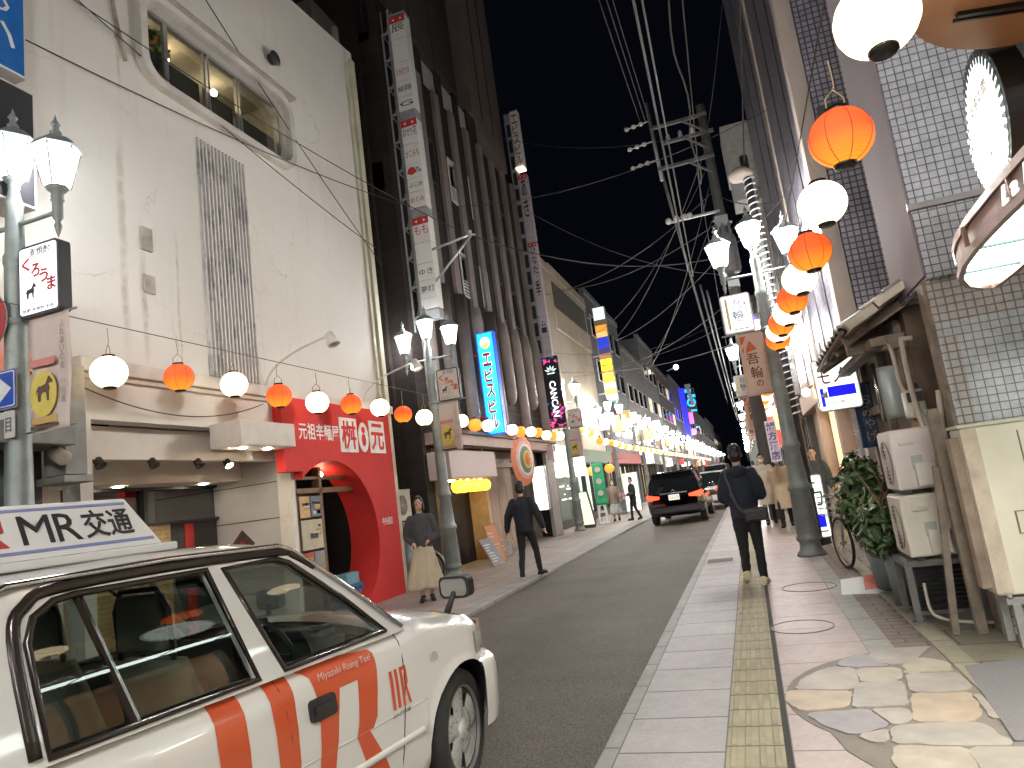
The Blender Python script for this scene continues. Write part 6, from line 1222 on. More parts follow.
# floor-standing things on the far pavement
t = thing("standing_sign", "rounded cream standing light sign behind the lamp post at the green lit shop", "sign", (-6.05, 25.6, 0)); F = FNY(25.6); m = MB(); m.slab(F, [(-6.42, .1), (-5.66, .1), (-5.7, .5), (-5.82, 1.35), (-6.38, 1.35), (-6.46, .6)], c0=-.2, c1=0); m.build("casing", M_CHAR, t); m = MB(); m.slab(F, [(-6.39, .13), (-5.69, .13), (-5.73, .5), (-5.85, 1.32), (-6.35, 1.32), (-6.43, .6)], c0=.001, c1=.01); m.build("face", E("cream_stand", (1, .86, .58), .85, .15, 3), t); MB().box(-6.4, -5.7, 25.58, 25.85, 0, .1).build("base", M_CHAR, t)
t = thing("banner", "green shop flag with pale round marks on the pavement beyond the cream standing sign", "banner", (-5.6, 26.6, 0)); F = FNY(26.6); m, dz = cloth_panel(F, -5.72, -5.28, .75, 2.35, 11, None); m.build("cloth", M("flag_green", (.03, .30, .13), .8), t, solid=.004); m = MB()
for k in range(3): m.slab(F, circ(-5.5, 2.1 - .45 * k, .11, 14), c0=.03, c1=.033)
m.build("lettering", M("flag_mark", (.5, .42, .38), .8), t); MB().tube([(-5.74, 26.6, 0), (-5.74, 26.6, 2.45)], .014, 6).build("pole", M_STEEL, t)
t = thing("display_stand", "white folding display stand on the pavement beside the strolling woman", "stand", (-5.75, 27.6, 0)); m = MB(); m.bar((-5.95, 27.6, .02), (-5.8, 27.6, 1.15), .09); m.bar((-5.55, 27.6, .02), (-5.7, 27.6, 1.15), .09); m.bar((-5.9, 27.6, .45), (-5.6, 27.6, .45), .07); m.box(-6.0, -5.45, 27.5, 27.7, 0, .05); m.build("frame", M("stand_white", (.75, .75, .70), .5), t); m = MB(); m.box(-5.85, -5.65, 27.57, 27.62, .7, 1.25); m.build("panel", M_LETW, t)
t = thing("standing_sign", "tall white glowing light box behind the man in dark clothes by the parked black car", "sign", (-5.4, 33, 0)); lb = MB().fbox(FNY(33.0), -5.72, -5.0, .1, 1.9, -.2, 0).build("casing", M_STEEL, t); MB().fbox(FNY(33.0), -5.69, -5.03, .13, 1.87, .001, .01).build("face", E("lb_white", (1, .93, .82), .9), t)

# ================================================================ taxi
def lerp_tab(tab, v):
    if v <= tab[0][0]: return tab[0][1]
    for (a, b), (c, d) in zip(tab, tab[1:]):
        if v <= c: t = (v - a) / (c - a); t = t * t * (3 - 2 * t) * .5 + t * .5; return b + (d - b) * t
    return tab[-1][1]
TW = M("taxi_white", (.72, .71, .68), .3, var=0, coat=1.0); TOR = M("taxi_orange", (.56, .085, .025), .32, var=0, coat=.5)
CHROME = M("chrome", (.7, .7, .7), .12, 1.0); RUB = M("rubber_black", (.018, .018, .018), .55); TYRE = M("tyre_rubber", (.022, .022, .022), .8, var=.3, bump=.15); RIM = M("rim_silver", (.52, .52, .51), .3, .25, var=.08, coat=.3)
SEAT = M("seat_greygreen", (.15, .155, .125), .85, var=.15, bump=.1); DASH = M("dash_dark", (.03, .03, .032), .6)
TGL = glass("taxi_glass", (.54, .60, .56), .03, .0)
sz = [(.16, .765), (.22, .79), (.32, .812), (.44, .826), (.56, .834), (.60, .840), (.72, .838), (.82, .828), (.92, .805), (1.0, .77)]
def taper(s):
    t = 0
    if s > .02: t = .50 * (s - .02) ** 1.9 * 1.6
    if s < -3.3: t = .35 * (-3.3 - s) ** 1.8
    return t
ztop = [(-3.9, .90), (-3.4, .945), (-2.7, .955), (-2.1, .935), (-.5, .935), (-.30, .945), (-.05, .915), (.2, .87), (.42, .81), (.6, .74)]
def zt(s): return lerp_tab(ztop, s)
AR = .352
def sx_(s, z):
    top = zt(s); x = lerp_tab(sz, z) - taper(s); d = max(0, 1 - (top - z) / .085)
    return x - .05 * d * d
def Side(a, b, c=0.0): return Vector((sx_(a, b) + c, a, b))
tx = thing("taxi", "white taxi with orange lettered stripes and a white roof sign, cut off by the frame", "taxi", (-1.68 * 1.0333 - math.cos(R(9)) * .80 * 1.0333, 3.64 * 1.0333 + math.sin(R(9)) * .80 * 1.0333, -.05), R(-9)); tx.scale = (1.0333,) * 3
TK = dict(parent=tx, local=True)
cols = sorted(set([round(-3.9 + .1 * i, 3) for i in range(46)] + [round(c + AR * math.cos(R(a)), 4) for c in (0, -2.785) for a in range(0, 181, 9)] + [.6]))
cols = [c for c in cols if c <= .47]
NR = 14
def zbot(s):
    z = .19
    for c in (0, -2.785):
        if abs(s - c) < AR: z = max(z, .31 + math.sqrt(AR * AR - (s - c) ** 2))
    return z
body = MB()
for sg in (1, -1):
    v = []
    for s in cols:
        b, t = zbot(s), zt(s)
        for j in range(NR + 1):
            u = j / NR; z = b + (t - b) * (u + .12 * math.sin(2 * math.pi * u) * -.3); x = sx_(s, z)
            dl = min(abs(math.hypot(s - c, z - .31) - AR) for c in (0, -2.785)); x += .012 * max(0, 1 - dl / .045) if z > .25 else 0
            v.append((sg * x, s, z))
    body.add(v, [(i * (NR + 1) + j, (i + 1) * (NR + 1) + j, (i + 1) * (NR + 1) + j + 1, i * (NR + 1) + j + 1)[::sg] for i in range(len(cols) - 1) for j in range(NR)], 0, True)
    for c in (0, -2.785):                                   # arch returns and dark wheel wells
        pts = [(c + AR * math.cos(R(a)), .31 + AR * math.sin(R(a))) for a in range(-18, 199, 9)]; v = []
        for s, z in pts: v += [(sg * (sx_(min(s, .45), max(.2, z)) + .008), s, z), (sg * .52, s, z)]
        body.add(v, [(2 * i, 2 * i + 1, 2 * i + 3, 2 * i + 2) for i in range(len(pts) - 1)], 1, True)
def topskin(s0, s1, n, crown, mb):
    v = []; K = 16
    for i in range(n + 1):
        s = s0 + (s1 - s0) * i / n; xe = sx_(s, zt(s)); ze = zt(s)
        for k in range(K + 1): q = -1 + 2 * k / K; v.append((xe * q, s, ze + crown(s) * (1 - abs(q) ** 2.6) ** .8 - .004 * (abs(q) > .995)))
    mb.add(v, [(i * (K + 1) + k, i * (K + 1) + k + 1, (i + 1) * (K + 1) + k + 1, (i + 1) * (K + 1) + k) for i in range(n) for k in range(K)], 0, True)
topskin(-2.62, -3.9, 12, lambda s: .04, body)
body.build("body", [TW, RUB], **TK)
hd = MB(); topskin(.46, -.56, 16, lambda s: .028 + .05 * min(1, max(0, (.46 - s) / .9)), hd); hd.build("bonnet", TW, **TK)
m = MB(); m.box(-.70, .70, -3.75, .35, .2, .26); m.build("underbody", RUB, **TK)
m = MB(); m.add([(-.6, .47, .30), (.6, .47, .30), (.6, .47, .82), (-.6, .47, .82)], [(0, 1, 2, 3)]); m.add([(-.74, -3.88, .3), (.74, -3.88, .3), (.72, -3.9, .92), (-.72, -3.9, .92)], [(0, 1, 2, 3)])
m.build("end_panel", TW, **TK)
m = MB()
for k in range(7): m.box(-.42, .42, .475, .50, .62 + k * .025, .632 + k * .025)
m.build("radiator_grille", CHROME, **TK)
def bumper(front):
    pl_ = [(.822, .20), (.818, .28), (.79, .38), (.72, .46), (.55, .53), (.3, .565), (0, .58)] if front else [(.83, -3.55), (.82, -3.75), (.76, -3.9), (.6, -3.98), (.3, -4.0), (0, -4.0)]
    pl_ = pl_ + [(-x, y) for x, y in pl_[-2::-1]]; prof = [(.0, .26), (.012, .33), (.02, .45), (.022, .55), (.012, .60), (-.02, .625), (-.07, .635)]
    v = []; n = len(prof)
    for i, (x, y) in enumerate(pl_):
        a = pl_[max(0, i - 1)]; b = pl_[min(len(pl_) - 1, i + 1)]; d = Vector((b[0] - a[0], b[1] - a[1], 0)).normalized(); nn = Vector((d.y, -d.x, 0)) * (1 if front else -1)
        v += [(x + nn.x * o, y + nn.y * o, z) for o, z in prof]
    m = MB(); m.add(v, [(i * n + j, i * n + j + 1, (i + 1) * n + j + 1, (i + 1) * n + j) for i in range(len(pl_) - 1) for j in range(n - 1)], 0, True)
    return m.build("bumper", TW, **TK)
bumper(True); bumper(False)
# doors: shut lines, mouldings, handles, livery
m = MB()
def sline(pts, w=.006, k=0): m.tube([Side(s, z, .001) for s, z in pts], w / 2, 4, m=k)
for s0, s1, z1 in ((-.50, -.58, .92), (-1.275, -1.20, .92)): sline([(s1 + (s0 - s1) * ((z - .22) / .7), z) for z in (.22, .4, .57, .7, .8, .88, z1)])
sline([(-2.15, z) for z in (.92, .85, .75, .70)] + [(-2.30, .62), (-2.36, .55)])
sline([(-2.36 + .0 * i + 1.8 * i / 12, .225) for i in range(13)])
m.build("shut_line", RUB, **TK)
m = MB()
v = []
for i in range(41):
    s = -.40 - 2.0 * i / 40
    v += [Side(s, .425, .002), Side(s, .43, .012), Side(s, .455, .013), Side(s, .46, .002)]
m.add(v, [(4 * i + j, 4 * i + j + 1, 4 * i + j + 5, 4 * i + j + 4) for i in range(40) for j in range(3)], 0, True); m.build("side_moulding", TW, **TK)
m = MB(); sl = [(s, .575) for s in [.0 - .05 * i for i in range(7, 50)]]; m.tube([Side(s, z, -.002) for s, z in sl], .005, 5); m.build("crease", TW, **TK)
def door_handle(s0, s1):
    m = MB(); m.slab(Side, rrect(s0, s1, .715, .80, .02), c0=.001, c1=.014); m.slab(Side, rrect(s0 + .015, s1 - .015, .74, .775, .012), c0=.014, c1=.028)
    return m.build("door_handle", RUB, bevel=.003, **TK)
door_handle(-1.15, -1.00); door_handle(-2.10, -1.97)
lv = MB()
def stripe(rows, c=.0025, k=0):
    """rows (z, s0, s1) from the top down"""
    R2_ = []
    for (z0, a0, b0), (z1, a1, b1) in zip(rows, rows[1:]):
        n = max(1, int((z0 - z1) / .03))
        for i in range(n): t = i / n; R2_.append((z0 + (z1 - z0) * t, a0 + (a1 - a0) * t, b0 + (b1 - b0) * t))
    R2_.append(rows[-1]); K = 4; v = []
    for z, a, b in R2_: v += [Side(a + (b - a) * k_ / K, z, c) for k_ in range(K + 1)]
    lv.add(v, [(i * (K + 1) + j, (i + 1) * (K + 1) + j, (i + 1) * (K + 1) + j + 1, i * (K + 1) + j + 1) for i in range(len(R2_) - 1) for j in range(K)], k, True)
B = .925
stripe([(B, -1.585, -1.455), (.75, -1.58, -1.45), (.5, -1.575, -1.445), (.24, -1.57, -1.44)])
stripe([(B, -1.335, -1.21), (.75, -1.325, -1.215), (.5, -1.315, -1.215), (.24, -1.31, -1.215)])
stripe([(B, -1.18, -1.0), (.90, -1.13, -.72), (.88, -1.11, -.705), (.80, -1.095, -.71)])
stripe([(.80, -1.095, -.96), (.7, -1.095, -.985), (.5, -1.11, -1.02), (.24, -1.12, -1.03)])
stripe([(.80, -.845, -.71), (.68, -.86, -.735), (.62, -.87, -.745), (.575, -.885, -.775)])
stripe([(.575, -.885, -.80), (.43, -.82, -.70), (.24, -.74, -.60)])
# the small copy of the mark on the wing
for s0, s1 in ((-.635, -.612), (-.597, -.574)): stripe([(.775, s0, s1), (.60, s0 + .005, s1 + .005)])
stripe([(.775, -.558, -.505), (.757, -.558, -.505)]); stripe([(.757, -.558, -.538), (.60, -.553, -.533)]); stripe([(.757, -.522, -.503), (.70, -.522, -.503)]); stripe([(.70, -.535, -.503), (.68, -.53, -.512)]); stripe([(.68, -.53, -.512), (.60, -.505, -.487)])
lv.text(Side, "みやざき交通", -.635, -.50, .565, .585, 1, c=.003, ex=.0005)
lv.text(Side, "Miyazaki Rising Taxi", -1.07, -.73, .848, .884, 2, c=.0045, ex=.0005, italic=.3)
lv.build("livery", [TOR, M("taxi_ink", (.05, .05, .05), .4), M("taxi_script", (.68, .45, .38), .4)], **TK)
m = MB(); m.slab(Side, rrect(-.30, -.245, .735, .775, .012), c0=.001, c1=.014); m.build("side_repeater", M("repeater_clear", (.5, .47, .42), .2), bevel=.003, **TK)
# headlamp corner
for sg, nm in ((1, "headlight"), (-1, "headlight")):
    m = MB(); v = []
    for i in range(9):
        s = .17 + .30 * i / 8; x0 = sx_(min(s, .46), .70) + .006 - (.02 if s > .4 else 0)
        for z in (.655, .70, .75, .79): v.append((sg * (x0 - (.02 if z > .78 else 0)), s, z))
    m.add(v, [(4 * i + j, 4 * i + 4 + j, 4 * i + 5 + j, 4 * i + 1 + j)[::sg] for i in range(8) for j in range(3)], 0, True)
    for q in range(8):
        for j in range(3): m.m[q * 3 + j] = 1 if q >= 4 else 0
    m.box(*sorted((sg * .28, sg * .66)), .46, .50, .64, .79, 2)
    m.build("headlight", [M("lens_clear", (.42, .45, .36), .12, .3, var=.2), M("lens_amber", (.60, .17, .03), .2), M("lens_front", (.6, .62, .6), .1, .5)], **TK)
    m = MB(); m.box(*sorted((sg * .45, sg * .74)), -3.93, -3.89, .68, .88); m.build("tail_light", M("lens_red", (.35, .01, .01), .2), **TK)
# greenhouse
tl = .150 / .47
Fg = Frame((.805, 0, .93), (0, 1, 0), (-tl, 0, 1)); kz = math.hypot(tl, 1)
def gh(pts): return [(s, (z - .93) * kz) for s, z in pts]
fw = gh([(-.585, .952), (-1.225, .945), (-1.375, 1.372), (-1.10, 1.368), (-1.04, 1.345), (-.80, 1.155)])
rw = gh([(-1.355, .945), (-2.115, .945), (-2.115, 1.26), (-2.085, 1.33), (-2.02, 1.368), (-1.95, 1.376), (-1.455, 1.376)])
outer = gh([(-.44, .925), (-.72, 1.16), (-1.0, 1.385), (-1.08, 1.415), (-1.6, 1.432), (-2.15, 1.425), (-2.32, 1.37), (-2.72, .95), (-2.5, .925)])
for sg in (1, -1):
    Fq = Fg if sg > 0 else (lambda a, b, c=0.0: Vector((-Fg(a, b, c).x, a, Fg(a, b, c).z)))
    m = MB(); m.slab(Fq, outer, [fw, rw], -.035, 0); m.build("pillars", TW, **TK)
    m = MB()
    def ins(poly, d):
        cx = sum(p[0] for p in poly) / len(poly); cy_ = sum(p[1] for p in poly) / len(poly); return [(cx + (p[0] - cx) * (1 - d / abs(p[0] - cx) if abs(p[0] - cx) > d else 1), cy_ + (p[1] - cy_) * (1 - d / abs(p[1] - cy_) if abs(p[1] - cy_) > d else 1)) for p in poly]
    for w in (fw, rw):
        m.tube([Fq(a, b, .002) for a, b in w], .013, 6, closed=True)
    top = gh([(-.90, 1.31), (-1.0, 1.376), (-1.08, 1.398), (-1.6, 1.412), (-2.0, 1.405), (-2.10, 1.37), (-2.15, 1.28), (-2.15, .95)])
    m.tube(smooth_pts([Fq(a, b, -.004) for a, b in top], 5), .021, 8)
    m.bar(Fq(*gh([(-1.84, .945)])[0], -.01), Fq(*gh([(-1.94, 1.378)])[0], -.01), .022)
    m.build("window_frame", M("frame_bronze", (.03, .022, .018), .2, .2), **TK)
    for lo_, hi_ in (((-1.285, -1.415), (-.50, -1.045)), ((-2.135, -2.135), (-1.295, -1.425))):       # curved door glass
        v = []; NB, NS = 16, 10
        for j in range(NB + 1):
            t = j / NB; b_ = .008 + .462 * t
            for i in range(NS + 1): u = i / NS; s0_ = lo_[0] + (lo_[1] - lo_[0]) * t; s1_ = hi_[0] + (hi_[1] - hi_[0]) * t; v.append(Fq(s0_ + (s1_ - s0_) * u, b_, -.033 + .029 * (1 - (2 * t - 1) ** 2)))
        m = MB(); m.add(v, [(j * (NS + 1) + i, j * (NS + 1) + i + 1, (j + 1) * (NS + 1) + i + 1, (j + 1) * (NS + 1) + i)[::sg] for j in range(NB) for i in range(NS)], 0, True); m.build("window", TGL, **TK)
    m = MB(); v = []
    for i in range(33):
        s = -.46 - 1.70 * i / 32; X_ = sx_(s, .925); v += [(sg * (X_ + .004), s, .918), (sg * (X_ + .008), s, .928), (sg * (X_ + .002), s, .942), (sg * (X_ - .03), s, .95)]
    m.add(v, [(4 * i + j, 4 * i + j + 1, 4 * i + j + 5, 4 * i + j + 4) for i in range(32) for j in range(3)], 0, True); m.tube([(sg * (sx_(-2.16, .93) - .035 - tl * .42 * t), -2.165 + .01 * t, .95 + .36 * t) for t in (0, .3, .6, .9, 1)], .011, 6); m.build("belt_trim", CHROME, **TK)
    m = MB(); m.tube([Fq(a, b, .012) for a, b in gh([(-.47, .945), (-.72, 1.165), (-1.0, 1.39), (-1.08, 1.42), (-1.6, 1.436), (-2.15, 1.43), (-2.35, 1.36)])], .011, 6); m.build("drip_rail", CHROME, **TK)
rfm = MB(); v = []; K = 16; SS = [-.98, -1.02, -1.08, -1.2, -1.4, -1.6, -1.85, -2.1, -2.2, -2.28, -2.33]
for s in SS:
    e = lerp_tab([(-2.33, 1.372), (-2.15, 1.425), (-1.6, 1.432), (-1.08, 1.415), (-.98, 1.37)], s); xe = .805 - tl * (e - .93) - .004; cz = lerp_tab([(-2.33, .03), (-2.1, .056), (-1.5, .06), (-1.1, .05), (-.98, .045)], s)
    for k in range(K + 1): q = -1 + 2 * k / K; v.append((xe * q, s, e + cz * (1 - abs(q) ** 3)))
rfm.add(v, [(i * (K + 1) + k, i * (K + 1) + k + 1, (i + 1) * (K + 1) + k + 1, (i + 1) * (K + 1) + k) for i in range(len(SS) - 1) for k in range(K)], 0, True); rfm.build("roof", TW, **TK)
m = MB(); v = []
for s, z, w in ((-.985, 1.40, .62), (-.75, 1.20, .68), (-.47, .985, .745)): v += [(w * q, s + .06 * (1 - q * q), z + .035 * (1 - q * q)) for q in (-1, -.6, -.2, .2, .6, 1)]
m.add(v, [(i * 6 + k, i * 6 + k + 1, (i + 1) * 6 + k + 1, (i + 1) * 6 + k) for i in range(2) for k in range(5)], 0, True); m.build("windscreen", TGL, **TK)
m = MB(); m.add([(-.62, -2.32, 1.39), (.62, -2.32, 1.39), (.72, -2.70, .965), (-.72, -2.70, .965)], [(0, 1, 2, 3)]); m.build("rear_window", TGL, **TK)
# interior
m = MB(); m.box(-.70, .70, -2.6, -.5, .26, .30); m.box(-.72, -.70, -2.6, -.55, .3, .92); m.box(.70, .72, -2.6, -.55, .3, .92); m.box(-.66, .66, -2.75, -2.62, .3, .95); m.build("cabin_lining", DASH, **TK)
m = MB(); v = [(-.7, -.48, .9), (.7, -.48, .9), (.7, -.75, .98), (-.7, -.75, .98), (.7, -.85, .8), (-.7, -.85, .8), (.7, -.8, .5), (-.7, -.8, .5)]; m.add(v, [(0, 1, 2, 3), (3, 2, 4, 5), (5, 4, 6, 7)]); m.box(.2, .6, -.80, -.7, .97, 1.01); m.build("dashboard", DASH, bevel=.01, **TK)
def seatback(x0, x1, s, z0, z1, lean, d=.14):
    m = MB(); n = 9; v = []
    for j in range(n):
        t = j / (n - 1); z = z0 + (z1 - z0) * t; y = s - lean * t; w = (x1 - x0) / 2 * (1 - .16 * t ** 3); c = (x0 + x1) / 2; dd = d * (1 - .3 * t)
        for k in range(12): a = 2 * math.pi * k / 12; v.append((c + w * math.copysign(abs(math.cos(a)) ** .5, math.cos(a)), y + dd / 2 * math.copysign(abs(math.sin(a)) ** .5, math.sin(a)), z))
    m.add(v, [(j * 12 + k, j * 12 + (k + 1) % 12, (j + 1) * 12 + (k + 1) % 12, (j + 1) * 12 + k) for j in range(n - 1) for k in range(12)] + [tuple(range(12))[::-1], tuple((n - 1) * 12 + k for k in range(12))], 0, True); return m
for x0, x1 in ((.12, .60), (-.60, -.12)):
    st_ = seatback(x0, x1, -1.30, .42, 1.06, .20).build("seat", SEAT, **TK); h = seatback(x0 + .10, x1 - .10, -1.50, 1.10, 1.31, .02, .10).build("headrest", SEAT, parent=st_, local=True)
    m = MB(); c = (x0 + x1) / 2; m.tube([(c - .16, -1.50, 1.02), (c - .165, -1.52, 1.25), (c - .11, -1.53, 1.33), (c + .11, -1.53, 1.33), (c + .165, -1.52, 1.25), (c + .16, -1.5, 1.02)], .011, 6); m.build("headrest_frame", RUB, parent=st_, local=True)
    m = MB(); m.box(x0, x1, -1.35, -.85, .36, .50); m.build("seat_cushion", SEAT, bevel=.04, **TK)
seatback(-.66, .66, -2.35, .45, 1.0, .22, .16).build("seat", SEAT, **TK); m = MB(); m.box(-.66, .66, -2.4, -1.85, .34, .5); m.build("seat_cushion", SEAT, bevel=.05, **TK)
for s, x, w, c in ((-1.95, .5, .22, (.10, .10, .12)), (-1.72, .45, .2, (.14, .14, .16))): m = MB(); m.box(x - w / 2, x + w / 2, s - .12, s + .12, .5, .86); m.build("parcel", M("parcel_grey%d" % int(c[0] * 100), c, .6, var=.3), bevel=.03, **TK)
m = MB(); m.tube([(.37 + .19 * math.cos(R(a)), -.93 - .06 * math.sin(R(a)), .92 + .18 * math.sin(R(a))) for a in range(0, 360, 20)], .014, 7, closed=True); m.bar((.2, -.93, .92), (.54, -.93, .92), .03); m.tube([(.37, -.93, .92), (.37, -.75, .85)], .03, 7); m.build("steering_wheel", RUB, **TK)
m = MB(); m.box(-.11, .11, -1.02, -.99, 1.27, 1.33); m.build("interior_mirror", RUB, bevel=.01, **TK)
m = MB(); m.box(.12, .26, -.82, -.79, .98, 1.08); m.build("meter", M("meter_navy", (.03, .03, .09), .4), bevel=.01, **TK)
# wheels: five-spoke covers
def car_wheel(x, s, turn, parent, r=.31, w=.19, name="wheel"):
    p = bpy.data.objects.new(name, None); COL.objects.link(p); p.parent = parent; p.location = (x, s, r); p.rotation_euler = (0, 0, turn); p.empty_display_size = .1
    Fw = Frame((0, 0, 0), (0, -1, 0) if x < 0 else (0, 1, 0))
    if x < 0: Fw = Frame((0, 0, 0), (0, -1, 0))
    m = MB(); m.lathe([(r * .64, -w + .02), (r * .70, -w), (r * .94, -w), (r * .995, -w + .035), (r, -w * .5), (r * .995, -.035), (r * .95, -.004), (r * .86, .004), (r * .72, .0), (r * .66, -.02)], 40, F=Fw, cap=False); m.build("tyre", TYRE, parent=p, local=True)
    m = MB(); m.lathe([(0, -.045), (r * .22, -.042), (r * .66, -.06), (r * .675, -.012), (r * .69, .002), (r * .715, .0)], 40, F=Fw, m=1, cap=False)
    for k in range(5):
        a = 2 * math.pi * k / 5 + .3
        for u0, u1, w0, w1 in ((.08, .36, .24, .20), (.36, .68, .20, .33)):
            P_ = []
            for u, ww, c in ((u0, w0, -.012), (u1, w1, -.016 if u1 < .5 else -.022)):
                for d in (-1, -.5, .5, 1): P_.append(Fw(r * (u * math.cos(a) - d * ww * math.sin(a)), r * (u * math.sin(a) + d * ww * math.cos(a)), c - (.014 if abs(d) == 1 else 0)))
            m.add(P_, [(j, j + 1, j + 5, j + 4) for j in range(3)], 0, True)
    m.lathe([(0, .004), (r * .13, .002), (r * .17, -.006), (r * .19, -.02)], 24, F=Fw); m.build("wheel_cover", [RIM, M("rim_shadow", (.16, .16, .16), .5, .3, var=0)], parent=p, local=True); return p
car_wheel(.80, 0, R(9.5), tx); car_wheel(-.80, 0, R(9.5), tx); car_wheel(.80, -2.785, 0, tx); car_wheel(-.80, -2.785, 0, tx)
# fender mirrors
for sg in (1, -1):
    m = MB(); P0 = Vector((sg * .70, .10, .90)); P1 = Vector((sg * .745, .13, 1.01)); m.tube([P0, P0.lerp(P1, .5), P1], [.022, .018, .016], 8)
    Fm_ = Frame((sg * .745, .14, 1.035), (1, .0, 0), (0, -.05, 1)); m.slab(Fm_, rrect(-.10, .10, -.062, .062, .035), c0=-.05, c1=.012)
    fm_ = m.build("fender_mirror", RUB, bevel=.008, **TK); m = MB(); m.slab(Fm_, rrect(-.085, .085, -.048, .048, .028), c0=.014, c1=.016); m.build("mirror_glass", M("mirror_silver", (.8, .8, .8), .03, 1.0, var=0), parent=fm_, local=True)
# roof sign
rsg = thing_sign = MB(); a0, a1 = -2.85, -1.44
pr_ = [(.40, 1.505), (.30, 1.70), (-.30, 1.70), (-.40, 1.505)]
rsg.add([(.40, a0, 1.505), (.40, a1, 1.505), (.30, a1 - .09, 1.70), (.30, a0 + .09, 1.70), (-.40, a0, 1.505), (-.40, a1, 1.505), (-.30, a1 - .09, 1.70), (-.30, a0 + .09, 1.70)], [(0, 1, 2, 3), (4, 7, 6, 5), (3, 2, 6, 7), (1, 5, 6, 2), (0, 3, 7, 4)])
rsg.add([(.44, a0 - .03, 1.47), (.44, a1 + .04, 1.47), (.44, a1 + .04, 1.503), (.44, a0 - .03, 1.503), (-.44, a0 - .03, 1.47), (-.44, a1 + .04, 1.47), (-.44, a1 + .04, 1.503), (-.44, a0 - .03, 1.503)], [(0, 1, 2, 3), (4, 7, 6, 5), (3, 2, 6, 7), (1, 5, 6, 2), (0, 3, 7, 4), (0, 4, 5, 1)])
so_ = rsg.build("roof_sign", M("roof_sign_white", (.70, .70, .68), .35, var=.03), bevel=.008, **TK)
Fr_ = Frame((.40, 0, 1.505), (0, 1, 0), (-.10, 0, .195)); m = MB(); ph = .219
m.fbox(Fr_, a0 + .03, a1 - .03, ph * .10, ph * .155, .001, .003, 2); m.fbox(Fr_, a0 + .09, a1 - .10, ph * .87, ph * .92, .001, .003, 2)
m.text(Fr_, "M", -1.95, -1.845, ph * .25, ph * .78, 0, c=.004); m.text(Fr_, "R", -1.83, -1.745, ph * .25, ph * .78, 0, c=.004); m.text(Fr_, "交通", -1.73, -1.54, ph * .25, ph * .80, 0, c=.004, bold=.01)
def flat(pts, k): m.slab(Fr_, [(a, b * ph) for a, b in pts], c0=.001, c1=.004, m=k)
flat([(-2.10, .24), (-2.07, .24), (-2.07, .66), (-2.03, .66), (-2.03, .5), (-2.06, .44), (-2.03, .24), (-1.995, .24), (-2.03, .46), (-2.0, .52), (-2.0, .76), (-2.10, .76)], 1)
for a in (-2.21, -2.155): flat([(a, .24), (a + .035, .24), (a + .035, .76), (a, .76)], 1)
m.build("lettering", [M("roof_sign_ink", (.03, .03, .032), .4), M("roof_sign_red", (.5, .05, .05), .4), M("roof_sign_blue", (.22, .25, .48), .4)], parent=so_, local=True)

